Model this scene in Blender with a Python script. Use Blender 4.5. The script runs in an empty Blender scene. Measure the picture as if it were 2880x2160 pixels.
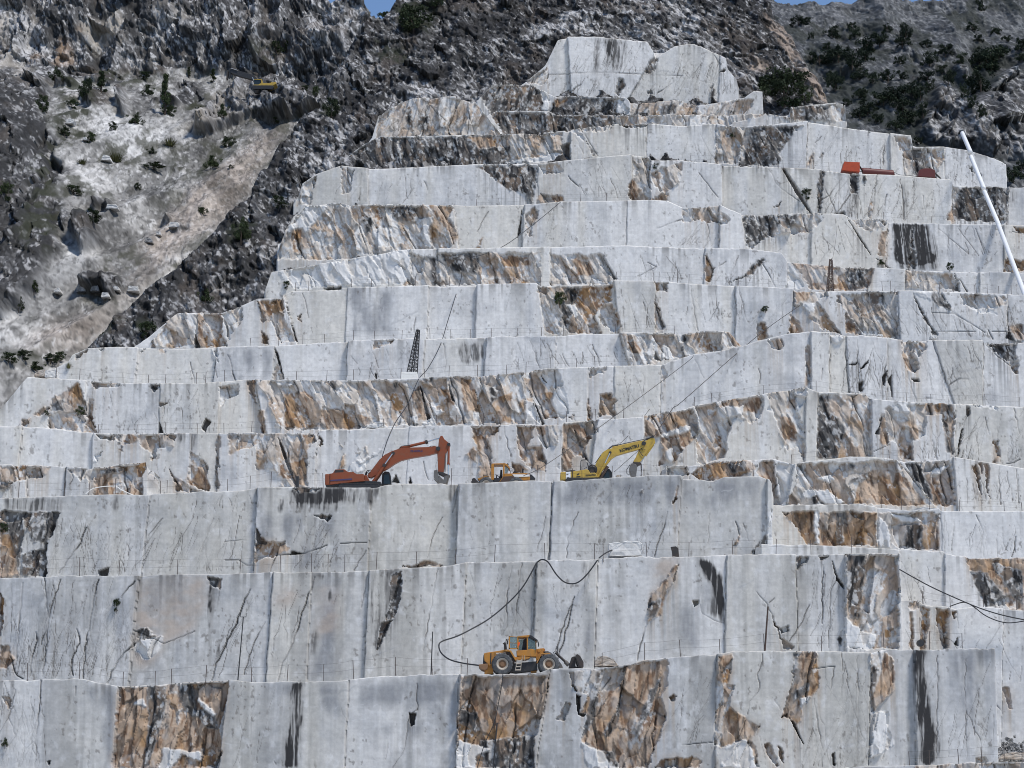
import bpy, bmesh, math, random
import numpy as np
from mathutils import Vector, Matrix
R = math.radians
scene = bpy.context.scene
COL = scene.collection
rng = random.Random(7)

# ---------------------------------------------------------------- camera, sky, sun, exposure
FPX, PITCH = 6775.0, R(10.3)          # focal length in pixels of the 2880 px wide photograph, upward tilt
CP, SP = math.cos(PITCH), math.sin(PITCH)
cam = bpy.data.objects.new("camera", bpy.data.cameras.new("camera"))
COL.objects.link(cam)
cam.location = (0, 0, 0)
cam.rotation_euler = (R(90) + PITCH, 0, 0)
cam.data.sensor_width = 36.0
cam.data.lens = FPX / 2880 * 36.0
cam.data.clip_start = 1.0
cam.data.clip_end = 6000
scene.camera = cam

SUN_EL, SUN_AZ = R(60), R(126)        # azimuth clockwise from +Y: behind the camera, to its right
world = bpy.data.worlds.new("World")
scene.world = world
world.use_nodes = True
wn = world.node_tree
wn.nodes.clear()
w_out = wn.nodes.new("ShaderNodeOutputWorld")
w_bg = wn.nodes.new("ShaderNodeBackground")
w_sky = wn.nodes.new("ShaderNodeTexSky")
w_sky.sky_type = 'NISHITA'
w_sky.sun_disc = False
w_sky.sun_elevation = SUN_EL
w_sky.sun_rotation = SUN_AZ
w_sky.altitude = 1800
w_sky.air_density = 1.0
w_sky.dust_density = 0.15
w_sky.ozone_density = 4.0
w_bg.inputs[1].default_value = 0.11
wn.links.new(w_sky.outputs[0], w_bg.inputs[0])
wn.links.new(w_bg.outputs[0], w_out.inputs[0])

sun_data = bpy.data.lights.new("sun", 'SUN')
sun_data.energy = 3.0
sun_data.angle = R(10)
sun_data.color = (1.0, 0.95, 0.88)
sun = bpy.data.objects.new("sun", sun_data)
COL.objects.link(sun)
sun.rotation_euler = (R(90) - SUN_EL, 0, math.pi - SUN_AZ)
scene.view_settings.view_transform = 'Standard'
scene.view_settings.look = 'None'
scene.view_settings.exposure = 0.40
scene.view_settings.gamma = 1.0
scene.cycles.filter_width = 1.0
scene.cycles.max_bounces = 5
scene.cycles.diffuse_bounces = 3

# ---------------------------------------------------------------- photo pixels <-> the place
def unproj(u, v, Y):
    """the point at distance Y in front of the camera that the photograph shows at (u, v)"""
    dx = (np.asarray(u, float) - 1440) / FPX
    dy = (1080 - np.asarray(v, float)) / FPX
    t = Y / (CP - SP * dy)
    return t * dx, Y + 0 * dx, t * (SP + CP * dy)

def proj(x, y, z):
    d = y * CP + z * SP
    return 1440 + FPX * x / d, 1080 - FPX * (z * CP - y * SP) / d

def P(u, v, Y):
    a = unproj(u, v, Y)
    return Vector((float(a[0]), float(a[1]), float(a[2])))

TILES = {}
for c in range(3):
    for r in range(3):
        TILES["T%d%d" % (c, r)] = (960 * c, 720 * r, 960 / 2212)
for k in range(4):
    TILES["B%d" % k] = (720 * k, 880, 720 / 2212)
TILES["Z"] = (0, 0, 1)
TILES["O"] = (900, 1200, 400 / 2212)      # orange excavator close-up
TILES["Y"] = (1300, 1200, 600 / 2212)     # yellow machines
TILES["V"] = (1320, 1760, 400 / 2212)     # wheel loader
TILES["F"] = (600, 160, 220 / 2212)       # far excavator
TILES["N"] = (1100, 880, 200 / 1508)      # lattice mast
TILES["W"] = (2300, 420, 580 / 2187)      # upper right

def pts(s, tile=None):
    out = []
    for tok in s.split():
        if ',' not in tok:
            tile = tok
            continue
        x, y = tok.split(',')
        ox, oy, k = TILES[tile]
        out.append((ox + float(x) * k, oy + float(y) * k))
    return out

# ---------------------------------------------------------------- noise (numpy)
def _h(ix, iy, s):
    a = ix.astype(np.uint32) * np.uint32(374761393) + iy.astype(np.uint32) * np.uint32(668265263) + np.uint32((s * 974711 + 12345) & 0xffffffff)
    a = (a ^ (a >> np.uint32(13))) * np.uint32(1274126177)
    a = (a ^ (a >> np.uint32(16))) * np.uint32(2246822519)
    return ((a ^ (a >> np.uint32(15))) & np.uint32(0xffffff)).astype(np.float32) / np.float32(0xffffff)

def vn(x, y, s=0):
    x = np.asarray(x, np.float32); y = np.asarray(y, np.float32)
    fx = np.floor(x); fy = np.floor(y)
    ix = fx.astype(np.int64); iy = fy.astype(np.int64)
    tx = x - fx; ty = y - fy
    tx = tx * tx * (3 - 2 * tx); ty = ty * ty * (3 - 2 * ty)
    a = _h(ix, iy, s); b = _h(ix + 1, iy, s); c = _h(ix, iy + 1, s); d = _h(ix + 1, iy + 1, s)
    return (a + (b - a) * tx) * (1 - ty) + (c + (d - c) * tx) * ty

def fbm(x, y, o=4, s=0, g=0.5):
    t = 0; a = 1.0; n = 0
    for i in range(o):
        t = t + a * vn(x * 2 ** i + 17.3 * i, y * 2 ** i - 9.1 * i, s + i * 31)
        n += a; a *= g
    return t / n

def ridge(x, y, o=4, s=0, g=0.5):
    t = 0; a = 1.0; n = 0
    for i in range(o):
        t = t + a * (1 - np.abs(2 * vn(x * 2 ** i + 5.7 * i, y * 2 ** i + 3.3 * i, s + i * 31) - 1))
        n += a; a *= g
    return t / n

def cells(x, y, s=0):
    """Worley cells: random value of the cell, offset from its centre, distance to the next cell's border"""
    x = np.asarray(x, np.float32); y = np.asarray(y, np.float32)
    ix = np.floor(x).astype(np.int64); iy = np.floor(y).astype(np.int64)
    f1 = np.full(x.shape, 9.0, np.float32); f2 = f1.copy()
    cx = np.zeros(x.shape, np.int64); cy = cx.copy(); ox = np.zeros(x.shape, np.float32); oy = ox.copy()
    for j in (-1, 0, 1):
        for i in (-1, 0, 1):
            px = ix + i; py = iy + j
            dx = x - (px + _h(px, py, s + 1)); dy = y - (py + _h(px, py, s + 2))
            d = np.sqrt(dx * dx + dy * dy)
            n = d < f1
            f2 = np.where(n, f1, np.minimum(f2, d))
            cx = np.where(n, px, cx); cy = np.where(n, py, cy); ox = np.where(n, dx, ox); oy = np.where(n, dy, oy)
            f1 = np.where(n, d, f1)
    return cx, cy, ox, oy, f2 - f1

def facets(x, y, s, tx=0.5, ty=0.3):
    cx, cy, ox, oy, e = cells(x, y, s)
    r = _h(cx, cy, s + 5)
    return (r - 0.5) + (_h(cx, cy, s + 6) - 0.5) * 2 * tx * ox + (_h(cx, cy, s + 7) - 0.5) * 2 * ty * oy, r, e

def sst(a, b, x):
    t = np.clip((x - a) / (b - a), 0, 1)
    return t * t * (3 - 2 * t)

def lerp(a, b, t):
    return a + (b - a) * t

def blur(m, r):
    if r < 1:
        return m
    for ax in (0, 1):
        k = 2 * r + 1
        pad = [(0, 0), (0, 0)]; pad[ax] = (r + 1, r)
        c = np.cumsum(np.pad(m, pad, mode='edge'), axis=ax, dtype=np.float64)
        m = (np.take(c, range(k, c.shape[ax]), axis=ax) - np.take(c, range(0, c.shape[ax] - k), axis=ax)) / k
    return m.astype(np.float32)

def in_poly(u, v, poly):
    """mask of the points of u, v inside a polygon"""
    out = np.zeros(u.shape, bool)
    p = np.array(poly)
    bb = (u > p[:, 0].min()) & (u < p[:, 0].max()) & (v > p[:, 1].min()) & (v < p[:, 1].max())
    ii = np.nonzero(bb)
    if len(ii[0]) == 0:
        return out
    a = u[ii]; b = v[ii]
    r = np.zeros(a.shape, bool)
    n = len(p)
    for i in range(n):
        x1, y1 = p[i]; x2, y2 = p[(i + 1) % n]
        if y1 == y2:
            continue
        c = ((y1 > b) != (y2 > b)) & (a < (x2 - x1) * (b - y1) / (y2 - y1) + x1)
        r ^= c
    out[ii] = r
    return out

def line_dist(u, v, line, w):
    """distance (px) to a polyline, only near it"""
    d = np.full(u.shape, 99.0, np.float32)
    for (x1, y1), (x2, y2) in zip(line[:-1], line[1:]):
        m = w + 4
        ii = np.nonzero((u > min(x1, x2) - m) & (u < max(x1, x2) + m) & (v > min(y1, y2) - m) & (v < max(y1, y2) + m))
        if len(ii[0]) == 0:
            continue
        a = u[ii]; b = v[ii]
        L = (x2 - x1) ** 2 + (y2 - y1) ** 2 + 1e-6
        t = np.clip(((a - x1) * (x2 - x1) + (b - y1) * (y2 - y1)) / L, 0, 1)
        q = np.hypot(a - x1 - t * (x2 - x1), b - y1 - t * (y2 - y1)).astype(np.float32)
        d[ii] = np.minimum(d[ii], q)
    return d

# ---------------------------------------------------------------- objects
def tag(o, label=None, cat=None, group=None, kind=None):
    for k, val in (("label", label), ("category", cat), ("group", group), ("kind", kind)):
        if val:
            o[k] = val
    return o

def link(name, mesh, mat=None, parent=None):
    o = bpy.data.objects.new(name, mesh)
    COL.objects.link(o)
    if mat and mesh and not mesh.materials:
        mesh.materials.append(mat)
    if parent:
        o.parent = parent
    return o

def empty(name, loc, label, cat, group=None, rot=(0, 0, 0)):
    o = bpy.data.objects.new(name, None)
    COL.objects.link(o)
    o.location = loc
    o.rotation_euler = rot
    o.empty_display_size = 0.2
    return tag(o, label, cat, group)

def grid_mesh(name, X, Y, Z, albedo, keep=None, smooth=False):
    """a mesh from a grid of points with its base colour kept as the attribute 'stone'"""
    nr, nc = X.shape
    co = np.stack([X, Y, Z], -1).reshape(-1, 3).astype(np.float32)
    idx = np.arange(nr * nc).reshape(nr, nc)
    q = np.stack([idx[:-1, :-1], idx[1:, :-1], idx[1:, 1:], idx[:-1, 1:]], -1).reshape(-1, 4)
    if keep is not None:
        kq = (keep[:-1, :-1] & keep[1:, :-1] & keep[1:, 1:] & keep[:-1, 1:]).reshape(-1)
        q = q[kq]
        used = np.zeros(nr * nc, bool); used[q.reshape(-1)] = True
        remap = np.cumsum(used) - 1
        co = co[used]; q = remap[q]
        albedo = albedo.reshape(-1, 3)[used]
    me = bpy.data.meshes.new(name)
    me.vertices.add(len(co)); me.vertices.foreach_set("co", co.reshape(-1))
    me.loops.add(q.size); me.loops.foreach_set("vertex_index", q.reshape(-1).astype(np.int32))
    me.polygons.add(len(q))
    me.polygons.foreach_set("loop_start", np.arange(0, q.size, 4, dtype=np.int32))
    me.polygons.foreach_set("loop_total", np.full(len(q), 4, np.int32))
    if smooth:
        me.polygons.foreach_set("use_smooth", np.ones(len(q), bool))
    me.update(calc_edges=True)
    at = me.attributes.new("stone", 'FLOAT_COLOR', 'POINT')
    c = np.ones((len(co), 4), np.float32); c[:, :3] = np.clip(albedo.reshape(-1, 3), 0.01, 0.9)
    at.data.foreach_set("color", c.reshape(-1))
    return me

# ---------------------------------------------------------------- materials
def new_mat(name):
    m = bpy.data.materials.new(name)
    m.use_nodes = True
    nt = m.node_tree
    return m, nt, nt.nodes["Principled BSDF"]

def stone_mat(name, scale, bump, rough=0.75, spec=0.25):
    m, nt, b = new_mat(name)
    at = nt.nodes.new("ShaderNodeAttribute"); at.attribute_name = "stone"
    tc = nt.nodes.new("ShaderNodeTexCoord")
    n1 = nt.nodes.new("ShaderNodeTexNoise"); n1.inputs["Scale"].default_value = scale; n1.inputs["Detail"].default_value = 6
    n1.inputs["Roughness"].default_value = 0.65
    nt.links.new(tc.outputs["Object"], n1.inputs["Vector"])
    mr = nt.nodes.new("ShaderNodeMapRange")
    mr.inputs[1].default_value = 0.3; mr.inputs[2].default_value = 0.7; mr.inputs[3].default_value = 0.86; mr.inputs[4].default_value = 1.1
    nt.links.new(n1.outputs[0], mr.inputs[0])
    mx = nt.nodes.new("ShaderNodeVectorMath"); mx.operation = 'SCALE'
    nt.links.new(at.outputs["Color"], mx.inputs[0]); nt.links.new(mr.outputs[0], mx.inputs["Scale"])
    nt.links.new(mx.outputs[0], b.inputs["Base Color"])
    bp = nt.nodes.new("ShaderNodeBump"); bp.inputs["Strength"].default_value = bump; bp.inputs["Distance"].default_value = 0.05
    nt.links.new(n1.outputs[0], bp.inputs["Height"])
    nt.links.new(bp.outputs[0], b.inputs["Normal"])
    b.inputs["Roughness"].default_value = rough
    b.inputs["Specular IOR Level"].default_value = spec
    return m

def paint_mat(name, col, dirt=(0.10, 0.085, 0.07), amount=0.5, rough=0.5, metal=0.0, scale=3.0):
    m, nt, b = new_mat(name)
    tc = nt.nodes.new("ShaderNodeTexCoord")
    n = nt.nodes.new("ShaderNodeTexNoise"); n.inputs["Scale"].default_value = scale; n.inputs["Detail"].default_value = 7
    n.inputs["Roughness"].default_value = 0.7
    nt.links.new(tc.outputs["Object"], n.inputs["Vector"])
    mr = nt.nodes.new("ShaderNodeMapRange"); mr.inputs[1].default_value = 0.45; mr.inputs[2].default_value = 0.75
    mr.inputs[3].default_value = 0.08 * amount; mr.inputs[4].default_value = amount
    nt.links.new(n.outputs[0], mr.inputs[0])
    mx = nt.nodes.new("ShaderNodeMix"); mx.data_type = 'RGBA'
    mx.inputs[6].default_value = (*col, 1); mx.inputs[7].default_value = (*dirt, 1)
    nt.links.new(mr.outputs[0], mx.inputs[0])
    nt.links.new(mx.outputs[2], b.inputs["Base Color"])
    b.inputs["Roughness"].default_value = rough
    b.inputs["Metallic"].default_value = metal
    return m

def leaf_mat(name, c1, c2):
    m, nt, b = new_mat(name)
    oi = nt.nodes.new("ShaderNodeObjectInfo")
    tc = nt.nodes.new("ShaderNodeTexCoord")
    n = nt.nodes.new("ShaderNodeTexNoise"); n.inputs["Scale"].default_value = 2.2; n.inputs["Detail"].default_value = 4
    nt.links.new(tc.outputs["Object"], n.inputs["Vector"])
    ad = nt.nodes.new("ShaderNodeMath"); ad.operation = 'MULTIPLY_ADD'; ad.inputs[1].default_value = 0.5
    nt.links.new(oi.outputs["Random"], ad.inputs[0]); nt.links.new(n.outputs[0], ad.inputs[2])
    mr = nt.nodes.new("ShaderNodeMapRange"); mr.inputs[1].default_value = 0.4; mr.inputs[2].default_value = 1.1
    nt.links.new(ad.outputs[0], mr.inputs[0])
    mx = nt.nodes.new("ShaderNodeMix"); mx.data_type = 'RGBA'
    mx.inputs[6].default_value = (*c1, 1); mx.inputs[7].default_value = (*c2, 1)
    nt.links.new(mr.outputs[0], mx.inputs[0]); nt.links.new(mx.outputs[2], b.inputs["Base Color"])
    b.inputs["Roughness"].default_value = 0.8
    b.inputs["Specular IOR Level"].default_value = 0.15
    return m

M = {
    "marble": stone_mat("quarry_marble", 2.2, 0.25),
    "rock": stone_mat("weathered_rock", 1.2, 0.8, 0.85, 0.2),
    "scree": stone_mat("scree_stones", 1.6, 0.9, 0.9, 0.15),
    "orange": paint_mat("orange_paint", (0.235, 0.05, 0.012), (0.16, 0.085, 0.05), 0.65, scale=2.6),
    "orange_box": paint_mat("orange_rusty_paint", (0.42, 0.055, 0.012), (0.16, 0.03, 0.012), 0.5),
    "yellow": paint_mat("yellow_paint", (0.50, 0.33, 0.045), (0.17, 0.13, 0.08), 0.65, scale=2.2),
    "amber": paint_mat("amber_paint", (0.47, 0.20, 0.022), (0.20, 0.13, 0.07), 0.65, scale=2.2),
    "black": paint_mat("black_steel", (0.018, 0.018, 0.02), (0.06, 0.055, 0.05), 0.6),
    "iron": paint_mat("dark_iron", (0.03, 0.027, 0.025), (0.09, 0.05, 0.03), 0.6),
    "rust": paint_mat("rusty_iron", (0.075, 0.045, 0.032), (0.05, 0.03, 0.02), 0.7),
    "maroon": paint_mat("rust_red_paint", (0.11, 0.018, 0.014), (0.06, 0.025, 0.02), 0.6),
    "steel": paint_mat("worn_bucket_steel", (0.16, 0.15, 0.14), (0.09, 0.07, 0.05), 0.7, 0.45, 0.3),
    "chrome": paint_mat("cylinder_rod", (0.62, 0.62, 0.62), (0.3, 0.3, 0.3), 0.3, 0.25, 0.9),
    "tyre": paint_mat("dusty_tyre", (0.045, 0.05, 0.055), (0.22, 0.22, 0.22), 0.6, 0.85),
    "rim": paint_mat("dusty_rim", (0.42, 0.38, 0.32), (0.2, 0.16, 0.12), 0.6, 0.7),
    "hub": paint_mat("brown_hub", (0.22, 0.12, 0.06), (0.12, 0.08, 0.05), 0.7, 0.7),
    "white": paint_mat("white_pipe_plastic", (0.78, 0.79, 0.80), (0.55, 0.55, 0.54), 0.5, 0.4),
    "letters": paint_mat("white_lettering", (0.8, 0.79, 0.75), (0.5, 0.45, 0.38), 0.3),
    "letters_dark": paint_mat("black_lettering", (0.02, 0.02, 0.02), (0.05, 0.04, 0.03), 0.3),
    "letters_blue": paint_mat("blue_lettering", (0.045, 0.035, 0.11), (0.12, 0.05, 0.06), 0.4),
    "hivis": paint_mat("hi_vis_cloth", (0.85, 0.12, 0.02), (0.5, 0.08, 0.02), 0.3, 0.8),
    "seat": paint_mat("cab_seat_vinyl", (0.03, 0.03, 0.033), (0.07, 0.06, 0.05), 0.4, 0.7),
    "post": paint_mat("rusty_fence_post", (0.07, 0.055, 0.05), (0.12, 0.06, 0.035), 0.6),
    "leaf": leaf_mat("dark_scrub_leaves", (0.018, 0.027, 0.014), (0.05, 0.068, 0.03)),
    "leaf_far": leaf_mat("distant_scrub_leaves", (0.014, 0.022, 0.016), (0.032, 0.045, 0.026)),
    "leaf_dry": leaf_mat("olive_grass_leaves", (0.05, 0.055, 0.02), (0.13, 0.125, 0.055)),
    "bark": paint_mat("scrub_bark", (0.06, 0.045, 0.035), (0.03, 0.025, 0.02), 0.5, 0.9),
}
m, nt, b = new_mat("cab_glass")
b.inputs["Base Color"].default_value = (0.35, 0.45, 0.46, 1); b.inputs["Roughness"].default_value = 0.08
b.inputs["Transmission Weight"].default_value = 0.75; b.inputs["IOR"].default_value = 1.1
M["glass"] = m
m, nt, b = new_mat("dark_cab_glass")
b.inputs["Base Color"].default_value = (0.02, 0.03, 0.032, 1); b.inputs["Roughness"].default_value = 0.12
M["dark_glass"] = m
# ---------------------------------------------------------------- the terraces, traced from the photograph
# Y: distance of the face; top: upper edge; cuts: joints between sawn panels (top, bottom); lean: lean of natural joints
# marks: b brown broken stone, w pale broken stone, d dark weathered stone, f fresh white break (at one right-hand end a lit side painted white), s black streaks, g grey wash, k deep slot
# cracks: thin dark fissures, zones: areas with many fine fissures (count, lean)
BENCH = {}
BENCH["B0"] = dict(Y=183, tone=0.2, warm=0.4, top="Z 1900,2190 2300,2165 T22 1150,1650 1600,1640 1850,1625 2212,1618 2400,1616", zb=-3, cuts="", lean=0, marks="w T22 1500,1640 2300,1610 2300,1700 1500,1700", cracks="", zones="")
BENCH["B1"] = dict(Y=190, tone=0.3, warm=0.5, zb=-3, lean=-.12,
 top="Z -200,1917 T02 0,1095 400,1085 540,1082 640,1108 770,1130 1000,1125 1150,1105 1500,1090 1600,1105 2000,1100 2212,1095 T12 140,1075 300,1060 700,1050 1200,1052 1290,1040 1350,1020 1420,1015 1700,1010 1900,980 1950,960 2212,935 T22 230,920 320,905 680,900 1000,905 1230,912 1300,890 1500,892 1900,885 2018,885",
 cuts="T02 770,1130 735,1659 | T02 1480,1090 1420,1659 | T12 50,1080 20,1659 | T12 765,1070 742,1600 | T12 1350,1030 1260,1659 | T22 222,920 210,1659 | T22 1222,910 1205,1659 | T22 1500,890 1520,1659",
 marks="""b T02 780,1135 1000,1130 1150,1105 1300,1095 1490,1095 1470,1250 1410,1400 1440,1550 1400,1659 725,1659 745,1450
d T02 950,1130 1080,1120 1060,1300 1000,1500 950,1650 935,1659 960,1350
d T02 1150,1110 1240,1105 1270,1330 1230,1330 1180,1250
d T02 1240,1290 1330,1270 1390,1330 1400,1410 1330,1400
f T02 1280,1195 1390,1300 1370,1320 1290,1240
f T02 1060,1520 1300,1560 1290,1620 1170,1560 1100,1659 1030,1659
f T02 860,1230 920,1210 950,1260 870,1240
s T02 1880,1110 1960,1110 1960,1350 1930,1659 1800,1659 1870,1400
s T02 1890,1110 1955,1110 1950,1350 1915,1659 1840,1659 1880,1400
g T02 1640,1105 2212,1110 2212,1200 1800,1180
g T02 2060,1180 2212,1150 2212,1340 2100,1300
g T02 560,1130 770,1135 740,1659 600,1659 640,1300
g T12 60,1100 700,1080 760,1200 500,1260 100,1260
g T12 140,1400 400,1370 600,1380 600,1430 200,1440
g T12 500,1230 640,1220 640,1260 500,1260
g T12 560,1230 740,1230 740,1659 640,1659 640,1400
b T12 770,1070 1340,1060 1350,1100 1300,1330 1250,1480 1250,1659 750,1659 750,1500 760,1200
d T12 770,1280 880,1300 870,1420 760,1350
d T12 900,1480 1250,1440 1240,1659 950,1659 900,1580
d T12 1010,1480 1250,1450 1230,1500 1130,1580 1040,1650 990,1650
f T12 760,1480 900,1520 960,1550 870,1590 870,1659 740,1659
w T12 1390,1350 1450,1230 1490,1240 1440,1350
b T12 1470,1040 1800,1010 2110,950 2120,1130 2070,1200 2110,1300 2060,1450 2000,1659 1700,1659 1560,1490 1600,1320 1550,1300 1600,1180 1510,1160
w T12 1470,1040 1800,1010 1780,1150 1600,1180 1510,1160
d T12 1620,1180 1660,1030 1690,1030 1640,1350 1560,1480
d T12 1830,1150 1790,1380 1720,1470 1700,1440 1780,1300
d T12 2080,1050 1980,1330 1900,1500 1920,1400 2010,1150
d T12 1640,1560 1760,1540 1800,1659 1700,1659
f T12 1560,1490 1700,1560 1750,1659 1600,1659
k T12 1520,1180 1550,1190 1545,1300 1590,1310 1570,1330 1530,1310
b T12 2040,1659 2080,1600 2212,1590 2212,1659
b T12 2130,1200 2180,1180 2170,1220 2140,1225
b T22 0,1600 60,1580 130,1620 100,1659 0,1659
b T22 235,930 325,910 315,1000 290,1120 225,1110
w T22 225,1100 340,1130 280,1300 250,1520 210,1500
b T22 290,1260 500,1390 430,1480 400,1540 240,1520 260,1400
f T22 220,1530 400,1480 460,1560 500,1659 250,1659
b T22 530,1500 570,1500 600,1600 620,1659 600,1659 540,1560
b T22 615,1515 640,1540 655,1640 620,1600
b T22 410,1470 450,1500 500,1640 480,1640
b T22 720,905 870,905 885,1140 830,1200 770,1220 770,1320 740,1385 700,1330 650,1330 690,1170 720,1000
d T22 715,905 750,910 730,1050 700,1160
d T22 700,1170 830,1100 820,1150 720,1230
f T22 760,1210 840,1190 780,1260
k T22 690,1330 730,1370 790,1520 750,1450
w T22 1220,910 1300,890 1290,1000 1380,1150 1230,1300 1215,1150
b T22 1310,900 1370,960 1385,1160 1330,1200 1240,1300 1230,1180 1280,1050
d T22 1220,980 1260,1000 1250,1130 1215,1140
f T22 1225,1310 1340,1300 1330,1420 1370,1500 1290,1560 1220,1600
s T22 1500,895 1580,890 1580,1100 1610,1330 1660,1450 1690,1550 1620,1640 1530,1640 1515,1350 1505,1100
s T22 1510,895 1575,890 1575,1100 1600,1330 1630,1450 1610,1640 1540,1640 1520,1350 1510,1100
b T22 1900,1600 1960,1590 1980,1659 1900,1659
g T22 1720,900 2010,890 2010,1300 1800,1350
k T22 965,1570 985,1560 990,1640 975,1650
k T12 440,1300 485,1300 470,1380 445,1390
k T02 310,1615 335,1610 320,1645
k T02 1385,1640 1430,1540 1435,1570 1400,1659
w T02 20,1190 70,1200 60,1290 30,1250""",
 cracks="""3 T12 495,1110 490,1280 440,1310 420,1450 410,1540 330,1659|3 T12 300,1500 285,1600|4 T02 270,1090 265,1200 250,1350 240,1440|3 T02 500,1130 490,1190|3 T02 150,1600 160,1540 220,1490|3 T02 30,1560 100,1450 60,1330 100,1150|3 T22 520,920 510,1000 485,1050 500,1110 490,1170 430,1230 420,1310|2.5 T22 1035,900 1035,1030|3 T22 1130,930 1140,1200 1135,1500|3 T22 1650,930 1650,1100 1645,1600|2.5 T22 1830,950 1830,1350 1840,1600|3 T22 640,1280 600,1230|4 T22 1320,1520 1300,1600|3 T22 820,1020 985,1000 960,1150|3 T22 0,1510 200,1490|3 T22 410,1350 360,1470 370,1400|4 T12 1750,1070 1660,1200 1640,1350|5 T12 1830,1090 1800,1260 1730,1450|3 T22 850,1210 860,1300 910,1540""",
 zones="T02 0,1100 280,1100 230,1659 0,1659 ;26;-.1 | T22 900,900 1210,920 1200,1659 800,1659 ;26;-.05 | T22 0,950 200,950 200,1500 0,1500 ;14;-.3 | T22 1650,900 2010,900 2010,1600 1650,1600 ;10;-.1 | T02 1450,1110 1880,1110 1800,1650 1450,1650;8;0")
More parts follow.
